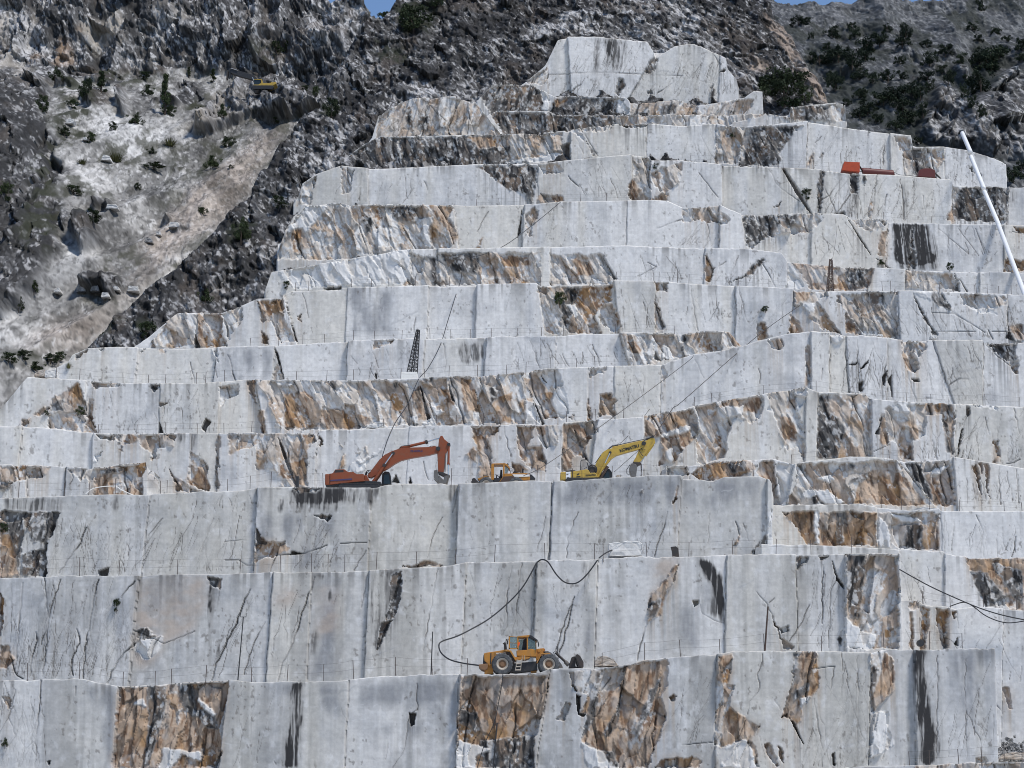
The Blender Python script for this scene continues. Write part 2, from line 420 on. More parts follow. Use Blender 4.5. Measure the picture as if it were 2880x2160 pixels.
BENCH["B2"] = dict(Y=203, tone=0.3, warm=0.5, lean=-.2,
 top="Z -200,1629 T02 0,430 300,425 380,415 900,415 1000,405 1450,400 1700,392 2212,385 T12 180,380 400,365 650,355 810,325 1260,318 1660,305 1750,292 1990,290 2212,290 T22 290,278 800,275 1060,272 1405,272",
 cuts="T02 885,560 840,1050 | T02 1765,440 1720,1100 | T02 2012,560 1990,1090 | T12 182,390 145,1070 | T12 812,325 775,1050 | T12 1664,305 1640,1000 | T22 284,278 270,910 | T22 735,360 750,900 | T22 1057,275 1055,900 | T12 1265,320 1245,800",
 marks="""b T02 0,500 20,560 30,700 0,830
b T02 0,865 60,870 100,960 40,1020 0,1020
o T02 890,470 1000,430 1180,420 1340,440 1340,560 1250,760 1100,820 960,1000 860,1000 870,700
o T02 1770,470 1940,480 1900,600 1780,640
g T02 1560,1110 1860,1110 1800,1659 1560,1659
o T02 2060,500 2212,480 2212,800 2040,800
f T02 870,850 960,820 1050,800 1040,880 960,950 920,940 900,910 870,900
d T02 875,770 950,750 1000,800 900,840
s T02 1350,440 1430,440 1420,600 1380,700 1440,880 1400,1000 1340,1000 1330,850 1350,650
d T02 1350,420 1430,420 1425,500 1360,470
s T02 1350,450 1380,450 1370,640 1345,700
s T02 2050,395 2140,395 2130,440 2080,440
s T02 2110,510 2170,510 2170,580 2110,570
s T02 2020,760 2050,760 2040,920 2020,920
g T02 1990,440 2212,400 2212,1080 1990,1080 2010,700
s T12 185,380 400,375 380,580 350,720 260,850 230,900 190,850 180,640
d T12 315,420 395,380 370,600 340,690 290,700 320,560
d T12 260,720 330,700 260,850 230,890
g T12 0,540 120,600 110,720 0,700
s T12 1570,320 1610,350 1600,460 1575,650
g T12 1500,600 1600,500 1640,700 1620,980 1540,980
d T12 2060,470 2160,370 2150,470 2080,520
b T12 2010,520 2090,450 2150,370 2180,330 2160,440 2110,510 2070,680 2030,690 1980,720 2000,600
d T12 2010,580 2080,560 2050,670 1990,690
o T12 1990,300 2200,300 2180,330 2110,440 2020,520 2000,420
s T22 80,300 200,310 260,430 280,600 275,730 230,700 190,680 150,650 200,480
s T22 100,320 190,310 250,440 270,600 240,680 200,480
g T22 0,600 100,620 90,900 0,900
g T22 150,420 200,480 160,700 60,560
w T22 60,570 110,570 100,600 70,610
d T22 740,290 830,290 810,320 770,350 740,380
b T22 590,700 610,720 640,820 720,860 720,890 650,880 630,800
d T22 630,760 680,740 685,770 650,795
d T22 890,285 960,285 940,310 900,310
k T22 970,310 1010,420 1050,470 1050,500 1000,440
w T22 1060,275 1400,280 1400,890 1180,880 1060,700
s T22 1060,275 1190,275 1180,450 1160,600 1170,700 1065,680 1055,480
d T22 1065,280 1180,280 1160,550 1150,680 1080,660 1060,480
s T22 1200,280 1400,280 1400,330 1300,400 1200,330
d T22 1080,810 1180,840 1180,890 1080,890
f T22 1060,690 1150,760 1260,800 1240,870 1200,890 1060,880
d T22 1010,830 1050,760 1040,880 1015,880
w T12 1700,960 1740,940 1700,1000
b T22 1310,760 1395,740 1390,800 1310,820""",
 cracks="""5 T02 880,450 820,510 790,560|4 T02 1720,710 1640,850 1580,1050|5 T02 2040,420 1970,620 1930,750 1890,880 1830,980 1800,1100|6 T02 1620,500 1560,620 1530,720 1440,900 1400,980 1370,1090|7 T02 870,850 770,960 730,1040 700,1110|4 T02 560,850 545,1080|5 T02 640,440 590,700 550,900|4 T02 400,440 330,620 300,880 280,1050|4 T02 150,460 130,700 110,950|4 T02 290,430 320,690 270,860|5 T02 240,780 240,840 210,940 200,1060|5 T02 500,760 520,850 470,960 480,1060|3 T02 880,770 1060,850 1260,770|3 T12 625,370 600,520 560,740 530,900|3.5 T12 1100,350 1070,600 1070,740 1040,800|3 T12 1170,330 1140,620 1110,790|5 T12 1265,330 1255,500 1250,700 1230,800|4 T12 1510,550 1460,680 1420,800 1390,900|5 T12 1500,600 1440,830 1400,960|4 T12 1970,740 1940,860 1920,960|2.5 T22 480,520 545,600 600,720 640,850|3 T22 735,380 745,560 750,690 740,750|3.5 T22 820,600 790,690 740,760 690,840|4 T22 915,340 910,480 905,720|3 T22 1000,440 960,500 950,880|5 T12 170,400 130,620|3 T22 590,560 560,590|3 T22 110,600 130,660 200,700 270,720|5 T02 70,940 110,1060 150,1080""",
 zones="T02 0,440 760,430 700,1080 0,1080 ;70;-.12 | T02 740,560 860,560 800,1000 740,1000 ;30;-.1 | T22 850,300 1050,300 1050,880 780,880 ;12;-.05 | T12 1020,350 1250,350 1240,800 1030,800 ;10;-.05 | T02 1440,420 1980,420 1880,1080 1440,1080;14;-.25")
BENCH["B2b"] = dict(Y=205.5, tone=.12, lean=.1,
 top="Z 2470,1690 T22 1405,575 1530,575 1560,600 1700,612 1760,630 1900,615 2000,620 2212,640 2400,645",
 cuts="T22 1536,575 1536,900 | T22 1722,612 1718,900 | T22 2068,1290 2065,1480", zb=4,
 marks="""b T22 1545,610 1600,620 1590,700 1570,890 1535,890 1550,760
b T22 1635,620 1720,620 1715,870 1690,890 1660,760
w T22 1460,585 1530,580 1530,620 1480,640
b T22 1465,650 1490,650 1490,890 1475,890
b T22 2080,1135 2120,1135 2145,1270 2125,1270
b T22 1735,635 1765,640 1750,700
k T22 1755,860 1780,810 1785,870""", cracks="2.5 T22 1770,650 1785,760|3 T22 2010,1230 2080,1310|3 T22 2200,1000 2190,1100", zones="T22 1420,600 2212,640 2212,1100 1420,900;8;.1")
BENCH["B3"] = dict(Y=216, tone=0.3, warm=0.6, lean=-.2,  # right-end f mark puts the lit side of the return into the stone colour
 top="Z -200,1404 T01 0,1572 420,1555 750,1545 960,1550 1000,1540 1280,1530 1560,1520 1690,1500 2212,1502 T11 230,1500 280,1480 400,1475 850,1475 1250,1455 1420,1462 1600,1450 1900,1430 2212,1420 T21 0,1440 200,1460 270,1430 500,1425 560,1450 575,1480",
 cuts="T02 960,0 915,410 | T02 1660,0 1640,400 | T12 187,0 170,400 | T12 750,0 740,345 | T12 1362,0 1340,310 | T12 2192,0 2178,285 | T22 545,0 545,270 | T11 1365,1475 1360,1659",
 marks="""s T01 20,1575 420,1560 400,1659 60,1659
b T02 0,0 130,0 130,420 0,420
d T02 20,0 140,0 150,150 130,420 110,300
d T02 130,0 390,0 340,150 280,200 200,180
d T02 150,270 290,230 300,420 200,420 150,420
d T02 270,130 300,130 300,260 270,250
k T02 635,380 710,355 695,415 640,418
s T01 1890,1500 2212,1505 2212,1659 1900,1640 1780,1659
s B1 320,1510 1080,1515 1040,1600 1000,1659 700,1640 350,1640
s B1 320,1510 760,1515 700,1600 380,1600
d B1 320,1510 560,1515 520,1550 380,1560
s T01 740,1550 790,1550 780,1659 740,1640
g T02 1660,20 2180,0 2180,380 1660,400
b T02 1660,210 1850,190 1880,240 1780,290 1660,325
b T02 1680,160 1740,190 1720,240 1660,240
k T02 1660,100 1690,150 1680,180 1740,190 1720,205 1665,200
k T02 1890,250 1960,270 1880,280
b T12 390,355 480,330 560,315 620,325 670,345 560,350 480,358
s T11 700,1480 780,1480 760,1560 730,1620 700,1560
b B2 1385,1659 1410,1560 1440,1480 1420,1600 1400,1659
f T22 552,0 680,0 740,130 800,210 780,215 600,270 552,270
d T22 440,270 500,190 545,135 545,270
b T22 325,215 370,140 375,170 350,210
d T02 2030,20 2160,20 2120,60
g B2 360,1440 1440,1440 1440,1659 360,1659
g B2 1480,1440 2100,1430 2110,1659 1480,1659
g B2 1480,1440 1900,1430 1900,1659 1480,1659
d B2 1100,1560 1140,1520 1130,1580""",
 cracks="""3 T12 650,30 590,150 555,300|2.5 T12 480,120 430,290|2.5 T12 1330,30 1270,260|3 T12 1530,0 1470,170 1460,300|4 T12 2120,0 2040,240 2030,290|4 T02 1460,310 1540,310 1600,345 1640,340|5 T02 560,100 520,200 480,260 380,400|3 T02 370,150 330,420|3 T02 705,100 700,300|3 T02 1050,40 960,150|2.5 T02 1450,190 1590,180|4 T12 0,205 100,200 165,200|3 T12 160,250 80,380|4 T22 350,60 370,150|3 T22 395,70 430,190|3 T02 1380,40 1300,260|4 T02 1750,390 1800,280 1980,270 2120,215|3 T01 1420,1620 1440,1550|4 T11 760,1500 720,1659|2.5 T22 175,0 165,200""",
 zones="T02 130,0 920,0 900,410 330,410 ;54;-.1 | T02 960,20 1640,20 1620,390 960,390 ;36;-.3 | T01 420,1560 1660,1540 1660,1659 420,1659 ;24;-.1 | B2 500,1450 1440,1450 1400,1659 500,1659;14;-.35 | T02 1900,0 2212,0 2212,380 2000,380;14;-.3 | T12 1600,0 2150,0 2100,280 1600,280;10;-.3")
BENCH["B3b"] = dict(Y=212.5, tone=.1, lean=.1,
 top="Z 2140,1532 T22 800,213 1250,235 1690,255 1700,275 1830,285 1850,300 2212,298 2400,300",
 cuts="T22 1698,255 1697,610 | T22 1404,240 1404,600", marks="""b T22 1830,300 2300,298 2300,650 2100,620 2080,560 1960,400 1860,380
d T22 1860,390 1960,400 2090,540 2080,610 1960,620 1900,500
d T22 2000,320 2200,380 2212,600 2150,560""", cracks="2.5 T22 1560,480 1560,600", zones="T22 1410,260 1690,270 1690,600 1410,570;6;.2")
BENCH["B3c"] = dict(Y=219.5, tone=.12, lean=.05,
 top="Z 2120,1423 T21 650,1615 900,1612 1150,1610 1310,1635 1480,1650 1660,1638 1680,1655 2212,1657 2400,1660",
 cuts="T22 1258,0 1262,230 | T22 1672,0 1682,250",
 marks="""b T22 640,0 1255,0 1260,225 810,215 740,100
d T22 1000,0 1050,0 1040,200 1000,200
f T22 850,0 880,0 880,200 860,200
w T22 1275,0 1660,0 1665,245 1400,235 1300,150
d T22 1450,80 1550,80 1560,235 1440,230
f T22 1270,20 1340,100 1360,230 1275,225
b T22 1580,60 1660,0 1665,245 1600,240
f T22 1330,0 1480,20 1560,70 1430,60""",
 cracks="3 T22 1895,20 1940,120 1950,290|3 T22 2030,180 2040,290|4 T22 2160,160 2130,290|3 T22 2110,200 2090,250", zones="T22 1690,0 2212,0 2212,280 1690,270;14;-.05")
BENCH["B4L"] = dict(Y=226, tone=0.25, warm=0.2, lean=.15,
 top="Z -200,1308 T01 0,1355 80,1352 330,1358 600,1378 800,1350 950,1340 960,1400",
 cuts="B0 572,1345 550,1590 | B0 226,1330 230,1590",
 marks="""d T01 0,1380 110,1380 130,1440 60,1500 0,1520
w T01 0,1370 170,1380 170,1450 0,1480
b B0 100,1310 215,1305 215,1380 150,1370
b B0 230,1325 440,1325 400,1380 300,1430 240,1440
w B0 590,1350 830,1350 820,1420 760,1480 740,1400 690,1460 650,1400
b B0 820,1345 1260,1290 1260,1340 1230,1420 1235,1600 800,1600 820,1450
w B0 960,1400 1130,1400 1100,1520 1000,1560
d B0 1190,1480 1240,1500 1230,1570 1200,1550
d B0 850,1360 1050,1340 1050,1380 880,1400""",
 cracks="3 B0 610,1360 640,1420 600,1490|4 B0 570,1340 552,1590|3 B0 10,1400 20,1500", zones="B0 0,1330 100,1330 100,1500 0,1550;14;-.1")
BENCH["B4"] = dict(Y=226, tone=.15, lean=.3,
 top="B2 1325,1332 1500,1318 1640,1310 1800,1275 2160,1265 B3 0,1265 60,1265 230,1305 320,1290 600,1260 700,1245 890,1250 1120,1270 1180,1285 1560,1270 1590,1245 1880,1290 2212,1345 2400,1350",
 cuts="B3 1130,1280 1440,1659 | B3 1592,1250 1630,1659 | B2 1520,1320 1530,1440 | B3 225,1300 160,1659",
 marks="""w B2 1330,1330 1510,1320 1520,1410 1330,1405
b B2 1540,1400 1640,1310 1800,1280 2030,1270 2110,1310 2100,1360 2000,1400 1830,1450 1700,1450
b B2 2130,1290 2212,1265 2212,1450 2140,1420 2110,1370
d B2 1860,1290 2010,1290 2020,1360 1900,1380
b B3 0,1265 60,1280 60,1400 100,1600 130,1659 60,1659 30,1450 0,1430
f B3 70,1290 220,1310 200,1450 180,1580 120,1640 90,1450
w B3 230,1310 1100,1270 1250,1400 1330,1550 1420,1640 1430,1659 160,1659 200,1560 260,1450
f B3 420,1430 560,1400 570,1440 520,1480
w B3 240,1420 330,1380 290,1500 240,1560
b B3 720,1659 800,1440 880,1350 1050,1340 1200,1420 1300,1560 1380,1659
f B3 320,1530 520,1540 660,1620 600,1659 450,1640 300,1580
d B3 360,1590 420,1580 500,1650 380,1659
d B3 680,1290 750,1310 730,1380 690,1340
d B3 800,1380 880,1350 820,1460 700,1470
d B3 1180,1285 1320,1275 1330,1330 1430,1500 1440,1659 1360,1560 1250,1400
b B3 1330,1400 1580,1310 1600,1480 1630,1659 1440,1659 1400,1500
w B3 1320,1280 1560,1270 1580,1320 1340,1390
b B3 1775,1330 1810,1320 1830,1450 1835,1520 1840,1659 1830,1600 1800,1440
b B3 1825,1295 1860,1300 1850,1400
b B3 1870,1305 1910,1310 1900,1450 1905,1620 1890,1540 1880,1400
f B3 1440,1330 1580,1310 1500,1380 1400,1400
d T11 2110,1365 2130,1370 2130,1420 2110,1420""",
 cracks="3 B3 2060,1370 2080,1500 2060,1560|3 B3 1990,1330 2010,1659|2.5 B3 2150,1340 2160,1659|3 B3 850,1340 800,1380 780,1460|3 B3 700,1500 760,1600", zones="B3 1640,1300 2212,1350 2212,1650 1640,1650;20;-.05")
BENCH["B5"] = dict(Y=232.5, tone=.16, lean=.32,
 top="Z -200,1200 T01 0,1105 250,1110 550,1140 640,1155 1250,1150 2055,1150 2062,1125 2212,1122 T11 430,1110 440,1103 840,1100 1430,1100 1440,1080 1650,1060 1950,1045 1960,1030 2212,995 T21 90,965 480,900 700,865 790,850 870,880 1180,890 1220,925 1300,935 1560,950 1760,960 2212,975 2400,980",
 cuts="B0 192,1005 160,1320 | B0 1650,1050 1640,1500 | B0 1890,1040 1870,1520 | B1 530,1010 510,1500 | B1 1322,985 1297,1470 | B2 442,970 420,1440 | B2 740,930 700,1200 | B2 1142,890 1140,1050 | B3 325,700 320,1270 | B3 432,690 422,1270 | B3 892,700 895,1260 | B0 800,1060 790,1330 | B3 1620,780 1620,1270",
 marks="""w B0 820,1060 960,1060 1030,1100 940,1110 860,1100
b B0 960,1050 1150,1040 1190,1080 1150,1130 1060,1140 1010,1110
d B0 1010,1120 1050,1130 1070,1210 1030,1190
d B0 1020,1045 1050,1045 1045,1110 1015,1090
w B0 1180,1050 1520,1050 1500,1160 1420,1170 1300,1200 1230,1170
s B0 1520,1050 1620,1050 1590,1110 1540,1140
s B0 1640,1050 1670,1080 1660,1200 1640,1350
w B0 1320,1190 1370,1180 1350,1260 1310,1280
b B0 1660,1200 1720,1260 1760,1280 1790,1340 1780,1420 1810,1530 1690,1500 1630,1480 1640,1300
w B0 1660,1200 1720,1260 1700,1400 1640,1450 1640,1300
b B0 1450,1350 1520,1430 1640,1510 1780,1540 1520,1545 1520,1480
w B0 1980,1050 2212,1050 2212,1140 2050,1200 2000,1240
w B0 1870,1050 1910,1050 1890,1350 1890,1520 1860,1520
f B0 820,1230 880,1200 830,1280 800,1290
w B1 0,1045 510,1040 520,1110 440,1170 440,1250 450,1330 440,1450 460,1500 180,1500 250,1440 190,1420 170,1370 80,1350 0,1350
b B1 190,1080 250,1230 340,1420 280,1440 200,1420 210,1250
b B1 400,1050 510,1050 510,1110 430,1140
k B1 190,1070 230,1160 320,1390 300,1400 220,1200
b B1 290,1290 430,1250 450,1350 430,1500 330,1490
w B1 540,1040 570,1140 545,1160
w B1 680,1060 700,1100 750,1170 720,1140
w B1 860,1210 950,1160 955,1220 920,1210
b B1 710,1300 760,1210 760,1330 710,1370
f B1 820,1300 1000,1240 1060,1160 1100,1170 980,1280 960,1340 880,1400 800,1400
b B1 1860,990 2110,975 2090,1040 2010,1080 2040,1300 2050,1420 1920,1430 1930,1300 1900,1150
b B1 1810,1220 1880,1155 1910,1200 1900,1290 1860,1280
k B1 1170,1460 1210,1390 1240,1470
k B1 1325,1470 1330,1410 1350,1470
b B2 40,975 190,975 150,1130 130,1170 250,1150 290,1290 300,1380 200,1370 130,1320 60,1230 50,1100
w B2 205,980 385,980 400,1080 380,1150 300,1180 240,1130
b B2 205,980 300,980 290,1060 240,1080
b B2 0,1290 60,1310 140,1360 60,1380 20,1370
b B2 440,970 600,955 650,1010 690,1090 640,1150 620,1250 560,1220 500,1240 520,1320 430,1390
w B2 560,950 735,930 745,1040 680,1060 640,1000
k B2 530,980 600,1120 660,1280 640,1270 570,1110
w B2 380,1310 410,1300 400,1360
b B2 1140,870 1560,830 1600,950 1610,1040 1560,1100 1480,1180 1420,1280 1330,1270 1330,1310 1270,1325 1290,1200 1290,1060 1200,1070 1140,1060
f B2 1290,1040 1400,1000 1540,960 1540,1000 1300,1080
f B2 1330,1200 1390,1180 1390,1290 1340,1260
d B2 1540,930 1590,960 1605,1050 1560,1060
w B2 1580,800 1900,760 2160,710 2180,760 2130,900 2060,960 1980,900 1920,910 1860,1050 1840,1250 1640,1310 1590,1290 1600,1060 1630,1000
b B2 1720,1050 1790,1040 1840,1090 1830,1160 1740,1140
b B2 1900,740 2150,715 2170,760 2120,860 1900,840 1700,900 1800,800
f B2 1760,830 2000,800 1980,870 1800,900
w B3 0,700 150,660 300,640 330,650 260,720 230,850 320,1000 320,1270 250,1150 180,1180 100,1050 60,870
b B3 100,880 200,900 250,1000 260,1120 130,1080
b B3 170,740 260,720 270,770 220,830 170,820
f B3 0,780 70,860 0,840
f B3 250,720 340,650 330,720 240,850
w B3 435,700 890,700 890,1260 430,1260
d B3 440,700 520,700 520,860 600,900 660,1000 660,1080 600,1250 430,1270 430,900
w B3 520,720 890,700 890,1260 650,1260 660,1100 690,940 560,880
d B3 440,870 520,870 560,920 620,1000 600,1240 440,1260
b B3 960,870 1000,880 1040,1100 1030,1140 960,1140
k B3 920,1050 960,990 980,890 985,900 960,1050
w B3 1000,830 1200,790 1360,780 1500,790 1590,800 1620,900 1600,1240 1540,1200 1500,880 1370,890 1360,1060 1230,1120 1250,1270 1140,1260 1130,1130 1050,1100 1010,930
b B3 1360,780 1490,780 1490,860 1370,860
b B3 1140,1130 1250,1110 1250,1270 1150,1260
d B3 1490,790 1590,790 1560,960 1600,1200 1560,1220 1530,1000 1500,900
f B3 1060,790 1200,790 1230,850 1160,870 1080,840
b B3 1950,1120 2000,1095 2010,1200 2010,1280 1940,1300 1980,1230
k B3 1640,1230 1650,1120 1680,1000 1690,1000 1665,1120
d B3 1720,800 1760,800 1750,900 1720,890
f B3 1770,790 2000,800 1990,830 1850,810""",
 cracks="3 B2 310,1000 330,1160|3 B2 85,1000 140,1290|3 B1 2140,985 2200,1240|2.5 B3 1480,1040 1440,1250|3 B3 1420,1100 1460,1270|3 B3 1880,900 1920,1050|3 B3 2130,820 2180,1040|4 B3 1720,900 1680,1050 1640,1230|4 B3 2060,1300 2120,1290 2180,1260|3 B3 1640,950 1690,960|3 B3 900,1200 1050,1140|3 B1 1440,1280 1490,1440|2.5 B0 1690,1060 1640,1260|4 B3 520,700 520,860|3 B3 1070,900 1100,1050 1120,1130",
 zones="B3 1680,820 2212,820 2212,1290 1640,1290;28;-.2 | B3 1380,920 1500,920 1540,1260 1260,1260;10;.1")
BENCH["B6"] = dict(Y=246, tone=.14, lean=.34,
 top="Z -200,1200 T01 0,1000 180,790 380,795 560,805 700,815 960,825 1280,830 1590,800 1700,805 2212,810 T11 480,795 520,790 920,775 1060,765 1300,735 1600,720 1770,712 2070,708 2212,660 T21 60,640 280,610 520,540 700,500 830,490 950,497 960,515 1050,515 1240,520 1450,545 1945,545 1950,565 2212,560 2400,560",
 cuts="B0 747,590 730,1030 | B0 1382,620 1370,1040 | B0 1900,620 1890,1030 | B2 662,480 655,930 | B2 882,470 885,900 | B2 1290,450 1280,850 | B3 370,170 370,640 | B3 537,170 535,690 | B3 670,200 705,690 | B3 1032,220 1035,770 | B3 1862,230 1860,790 | B1 0,590 60,1000 | B3 1420,215 1610,790",
 marks="""b B0 440,760 530,690 680,600 700,640 740,800 740,890 690,890 600,890 550,850 430,850
b B0 300,880 390,800 420,830 380,880 330,900
w B0 410,890 540,860 640,890 730,900 740,1020 600,1010 420,990
d B0 440,790 560,730 560,850 440,850
b B0 190,980 200,910 230,930 270,900 250,950 210,980
b B0 770,740 800,735 800,800 790,870 835,1040 730,1040 750,900
w B0 780,590 1030,600 1020,630 940,640 860,650 800,660
d B0 790,595 860,600 840,660 810,650
d B0 1300,620 1380,620 1350,670 1320,690
w B0 1380,780 1460,785 1390,830
k B0 1370,930 1410,1040 1370,1040
k B0 1740,1000 1780,910 1830,940 1790,990 1770,1030
w B0 1890,640 2060,610 2060,700 1950,740 1930,800 1900,800
b B0 2130,570 2212,575 2212,790 2160,700
w B1 0,590 700,595 1190,595 1400,590 1880,545 2160,530 2212,520 2212,970 1960,960 1540,980 1330,970 920,1000 270,1010 170,1000 150,900 80,720 0,620
b B1 230,700 420,680 560,760 540,980 260,1000
b B1 440,860 700,820 800,860 880,990 560,1000
b B1 860,860 1000,900 990,980 920,990
b B1 1150,700 1220,680 1280,780 1250,870 1190,840
b B1 1330,700 1420,620 1520,900 1400,940
b B1 1580,640 1680,660 1720,800 1640,830
b B1 1750,560 1870,560 1950,800 1960,860 1800,860
b B1 1990,780 2212,680 2212,960 2020,960
b B1 20,840 60,830 100,1040 50,1020
d B1 1450,565 1535,565 1520,610 1460,610
d B1 2010,640 2070,610 2080,760 2020,800
d B1 1190,600 1230,600 1220,680
f B1 930,990 1100,930 1080,995
f B1 1430,950 1530,920 1530,980
f B1 1320,890 1400,880 1390,960
f B1 1480,770 1560,830 1640,860 1560,880
k B1 840,850 910,990 890,990
k B1 1410,600 1510,910 1480,920
k B1 1880,620 1990,930 1970,900
k B1 1660,600 1720,770 1690,760
w B2 0,520 230,490 400,490 440,630 360,670 350,760 380,900 270,920 240,800 130,760 110,960 0,970
b B2 240,680 360,690 340,780 270,790
b B2 270,820 350,800 390,910 280,900
b B2 240,690 270,690 270,790 250,800
f B2 120,960 130,860 190,790 250,960
k B2 105,560 180,730 280,960 260,970 170,700
k B2 250,500 290,590 320,610 270,570
w B2 750,700 840,685 910,750 870,800 900,890 800,880 740,900 760,780
b B2 750,700 840,685 900,745 860,760
b B2 650,930 655,740 700,900 690,935
w B2 670,470 830,470 800,510 740,510 670,560
w B2 485,905 545,870 545,940
f B2 360,680 440,640 480,700 470,900 420,930 380,900 350,760
w B2 1300,440 1345,510 1320,590 1290,590
w B3 0,230 130,210 130,310 50,310
f B3 540,190 660,195 660,220 600,270 550,250
w B3 330,300 370,280 370,600 310,650 330,560
k B3 985,560 1030,500 1020,570 1000,640
k B3 1035,580 1070,530 1075,740 1060,650
b B3 1150,240 1220,240 1320,470 1270,500 1200,480 1190,400
w B3 1200,235 1380,230 1380,290 1330,360 1310,390
k B3 780,600 820,590 820,680 790,680
k B3 800,480 870,410 860,440 820,480
k B3 1240,570 1300,560 1310,590 1270,590
k B3 690,440 770,430 775,445 720,450
d B3 1900,265 2160,260 2140,340 2170,440 2160,530 2110,480 2100,420 2040,390 1990,350
b B3 2080,400 2160,420 2165,530 2110,500
g B3 1900,640 2000,740 1980,790 1900,770""",
 cracks="3.5 B3 775,230 775,480 800,640|3.5 B3 537,290 530,500 535,690|4 B3 670,200 680,440 705,690|4 B3 1160,350 1230,600 1290,770|3 B3 1420,220 1530,560 1610,780|4 B3 1030,400 995,560 990,750|4 B3 1560,620 1650,570 1730,570|4 B3 1590,680 1650,650|3 B3 1330,740 1420,730|3 B3 1590,480 1580,560|4 B3 1780,490 1830,475|3.5 B3 465,480 460,580|3 B2 1580,400 1660,560|2.5 B2 1710,680 1780,760|3 B2 2130,480 2150,560 2140,610|4 B3 1870,260 2000,380 2160,500|3 B3 1490,520 1520,500|3 B3 870,450 830,600",
 zones="B3 680,230 1150,250 1280,770 680,680;34;.05 | B3 1300,260 1860,260 1860,780 1350,770;30;.3 | B0 800,660 1360,640 1360,1030 840,1030;10;.05 | B2 900,480 1280,470 1270,840 920,860;8;.1 | B0 1400,640 1880,640 1880,1030 1420,1030;12;-.1")
BENCH["B7"] = dict(Y=258, tone=.22, lean=.36,
 top="T01 300,760 380,720 440,690 470,640 570,600 760,590 1180,600 1780,580 2212,555 T11 500,535 950,530 970,525 1400,520 1550,505 1900,500 2212,505 T21 150,485 300,490 400,600",
 cuts="B0 1192,310 1165,600 | B0 1872,310 1840,610 | B1 162,310 140,580 | B1 792,250 780,590 | B1 1457,240 1440,530 | B1 1990,240 1970,540 | B2 382,210 370,470 | B2 930,180 1010,450",
 marks="""w B0 650,370 770,310 720,350 660,410
w B0 840,320 910,310 880,335
w B0 1190,340 1250,300 1240,320
w B0 1370,300 1430,300 1420,330 1390,350
f B0 1820,310 1870,320 1890,440 1850,380
k B1 160,310 185,340 240,560 240,580 200,470
w B1 150,500 200,440 235,580 145,580
w B1 1010,250 1210,235 1160,270 1070,300 1020,320
k B1 1025,510 1040,580 1045,540
g B1 0,300 150,300 140,580 0,580
g B0 1900,300 2212,300 2212,560 2000,560
s B1 1700,260 1990,250 1980,380 1860,440 1740,420
w B2 940,190 1350,180 1680,160 1850,160 1960,135 2010,270 1900,290 1740,350 1640,360 1520,360 1460,390 1400,390 1350,410 1200,450 1040,455 1010,380
b B2 980,240 1060,240 1130,330 1100,360 1020,350
b B2 1850,160 1960,140 2010,275 1920,290
b B2 1590,200 1700,180 1720,260 1820,320 1700,340 1600,300
d B2 1480,165 1525,165 1510,250 1490,260
d B2 1460,290 1500,290 1495,380 1465,380
d B2 1350,200 1400,200 1390,260
f B2 1190,240 1220,220 1220,420 1170,340
f B2 1290,280 1350,300 1390,400 1290,410
k B2 1240,330 1280,420 1230,400""",
 cracks="3 B2 150,240 200,350 240,480|3 B2 690,270 740,380 760,460|2.5 B2 430,350 490,460|4.5 B0 1970,365 2010,490 2040,600|3 B1 1120,320 1150,370|3 B1 1310,270 1250,390 1210,440|2.5 B1 1620,260 1650,420 1630,520|3 B2 880,340 920,420|3 B1 1850,300 1870,400|3 B0 1640,420 1680,600|3 B0 1865,440 1880,560",
 zones="B1 800,260 1440,260 1440,580 800,580;12;.2 | B2 0,220 360,220 360,480 0,500;14;.3 | B2 400,220 960,200 1000,460 400,460;12;.3")
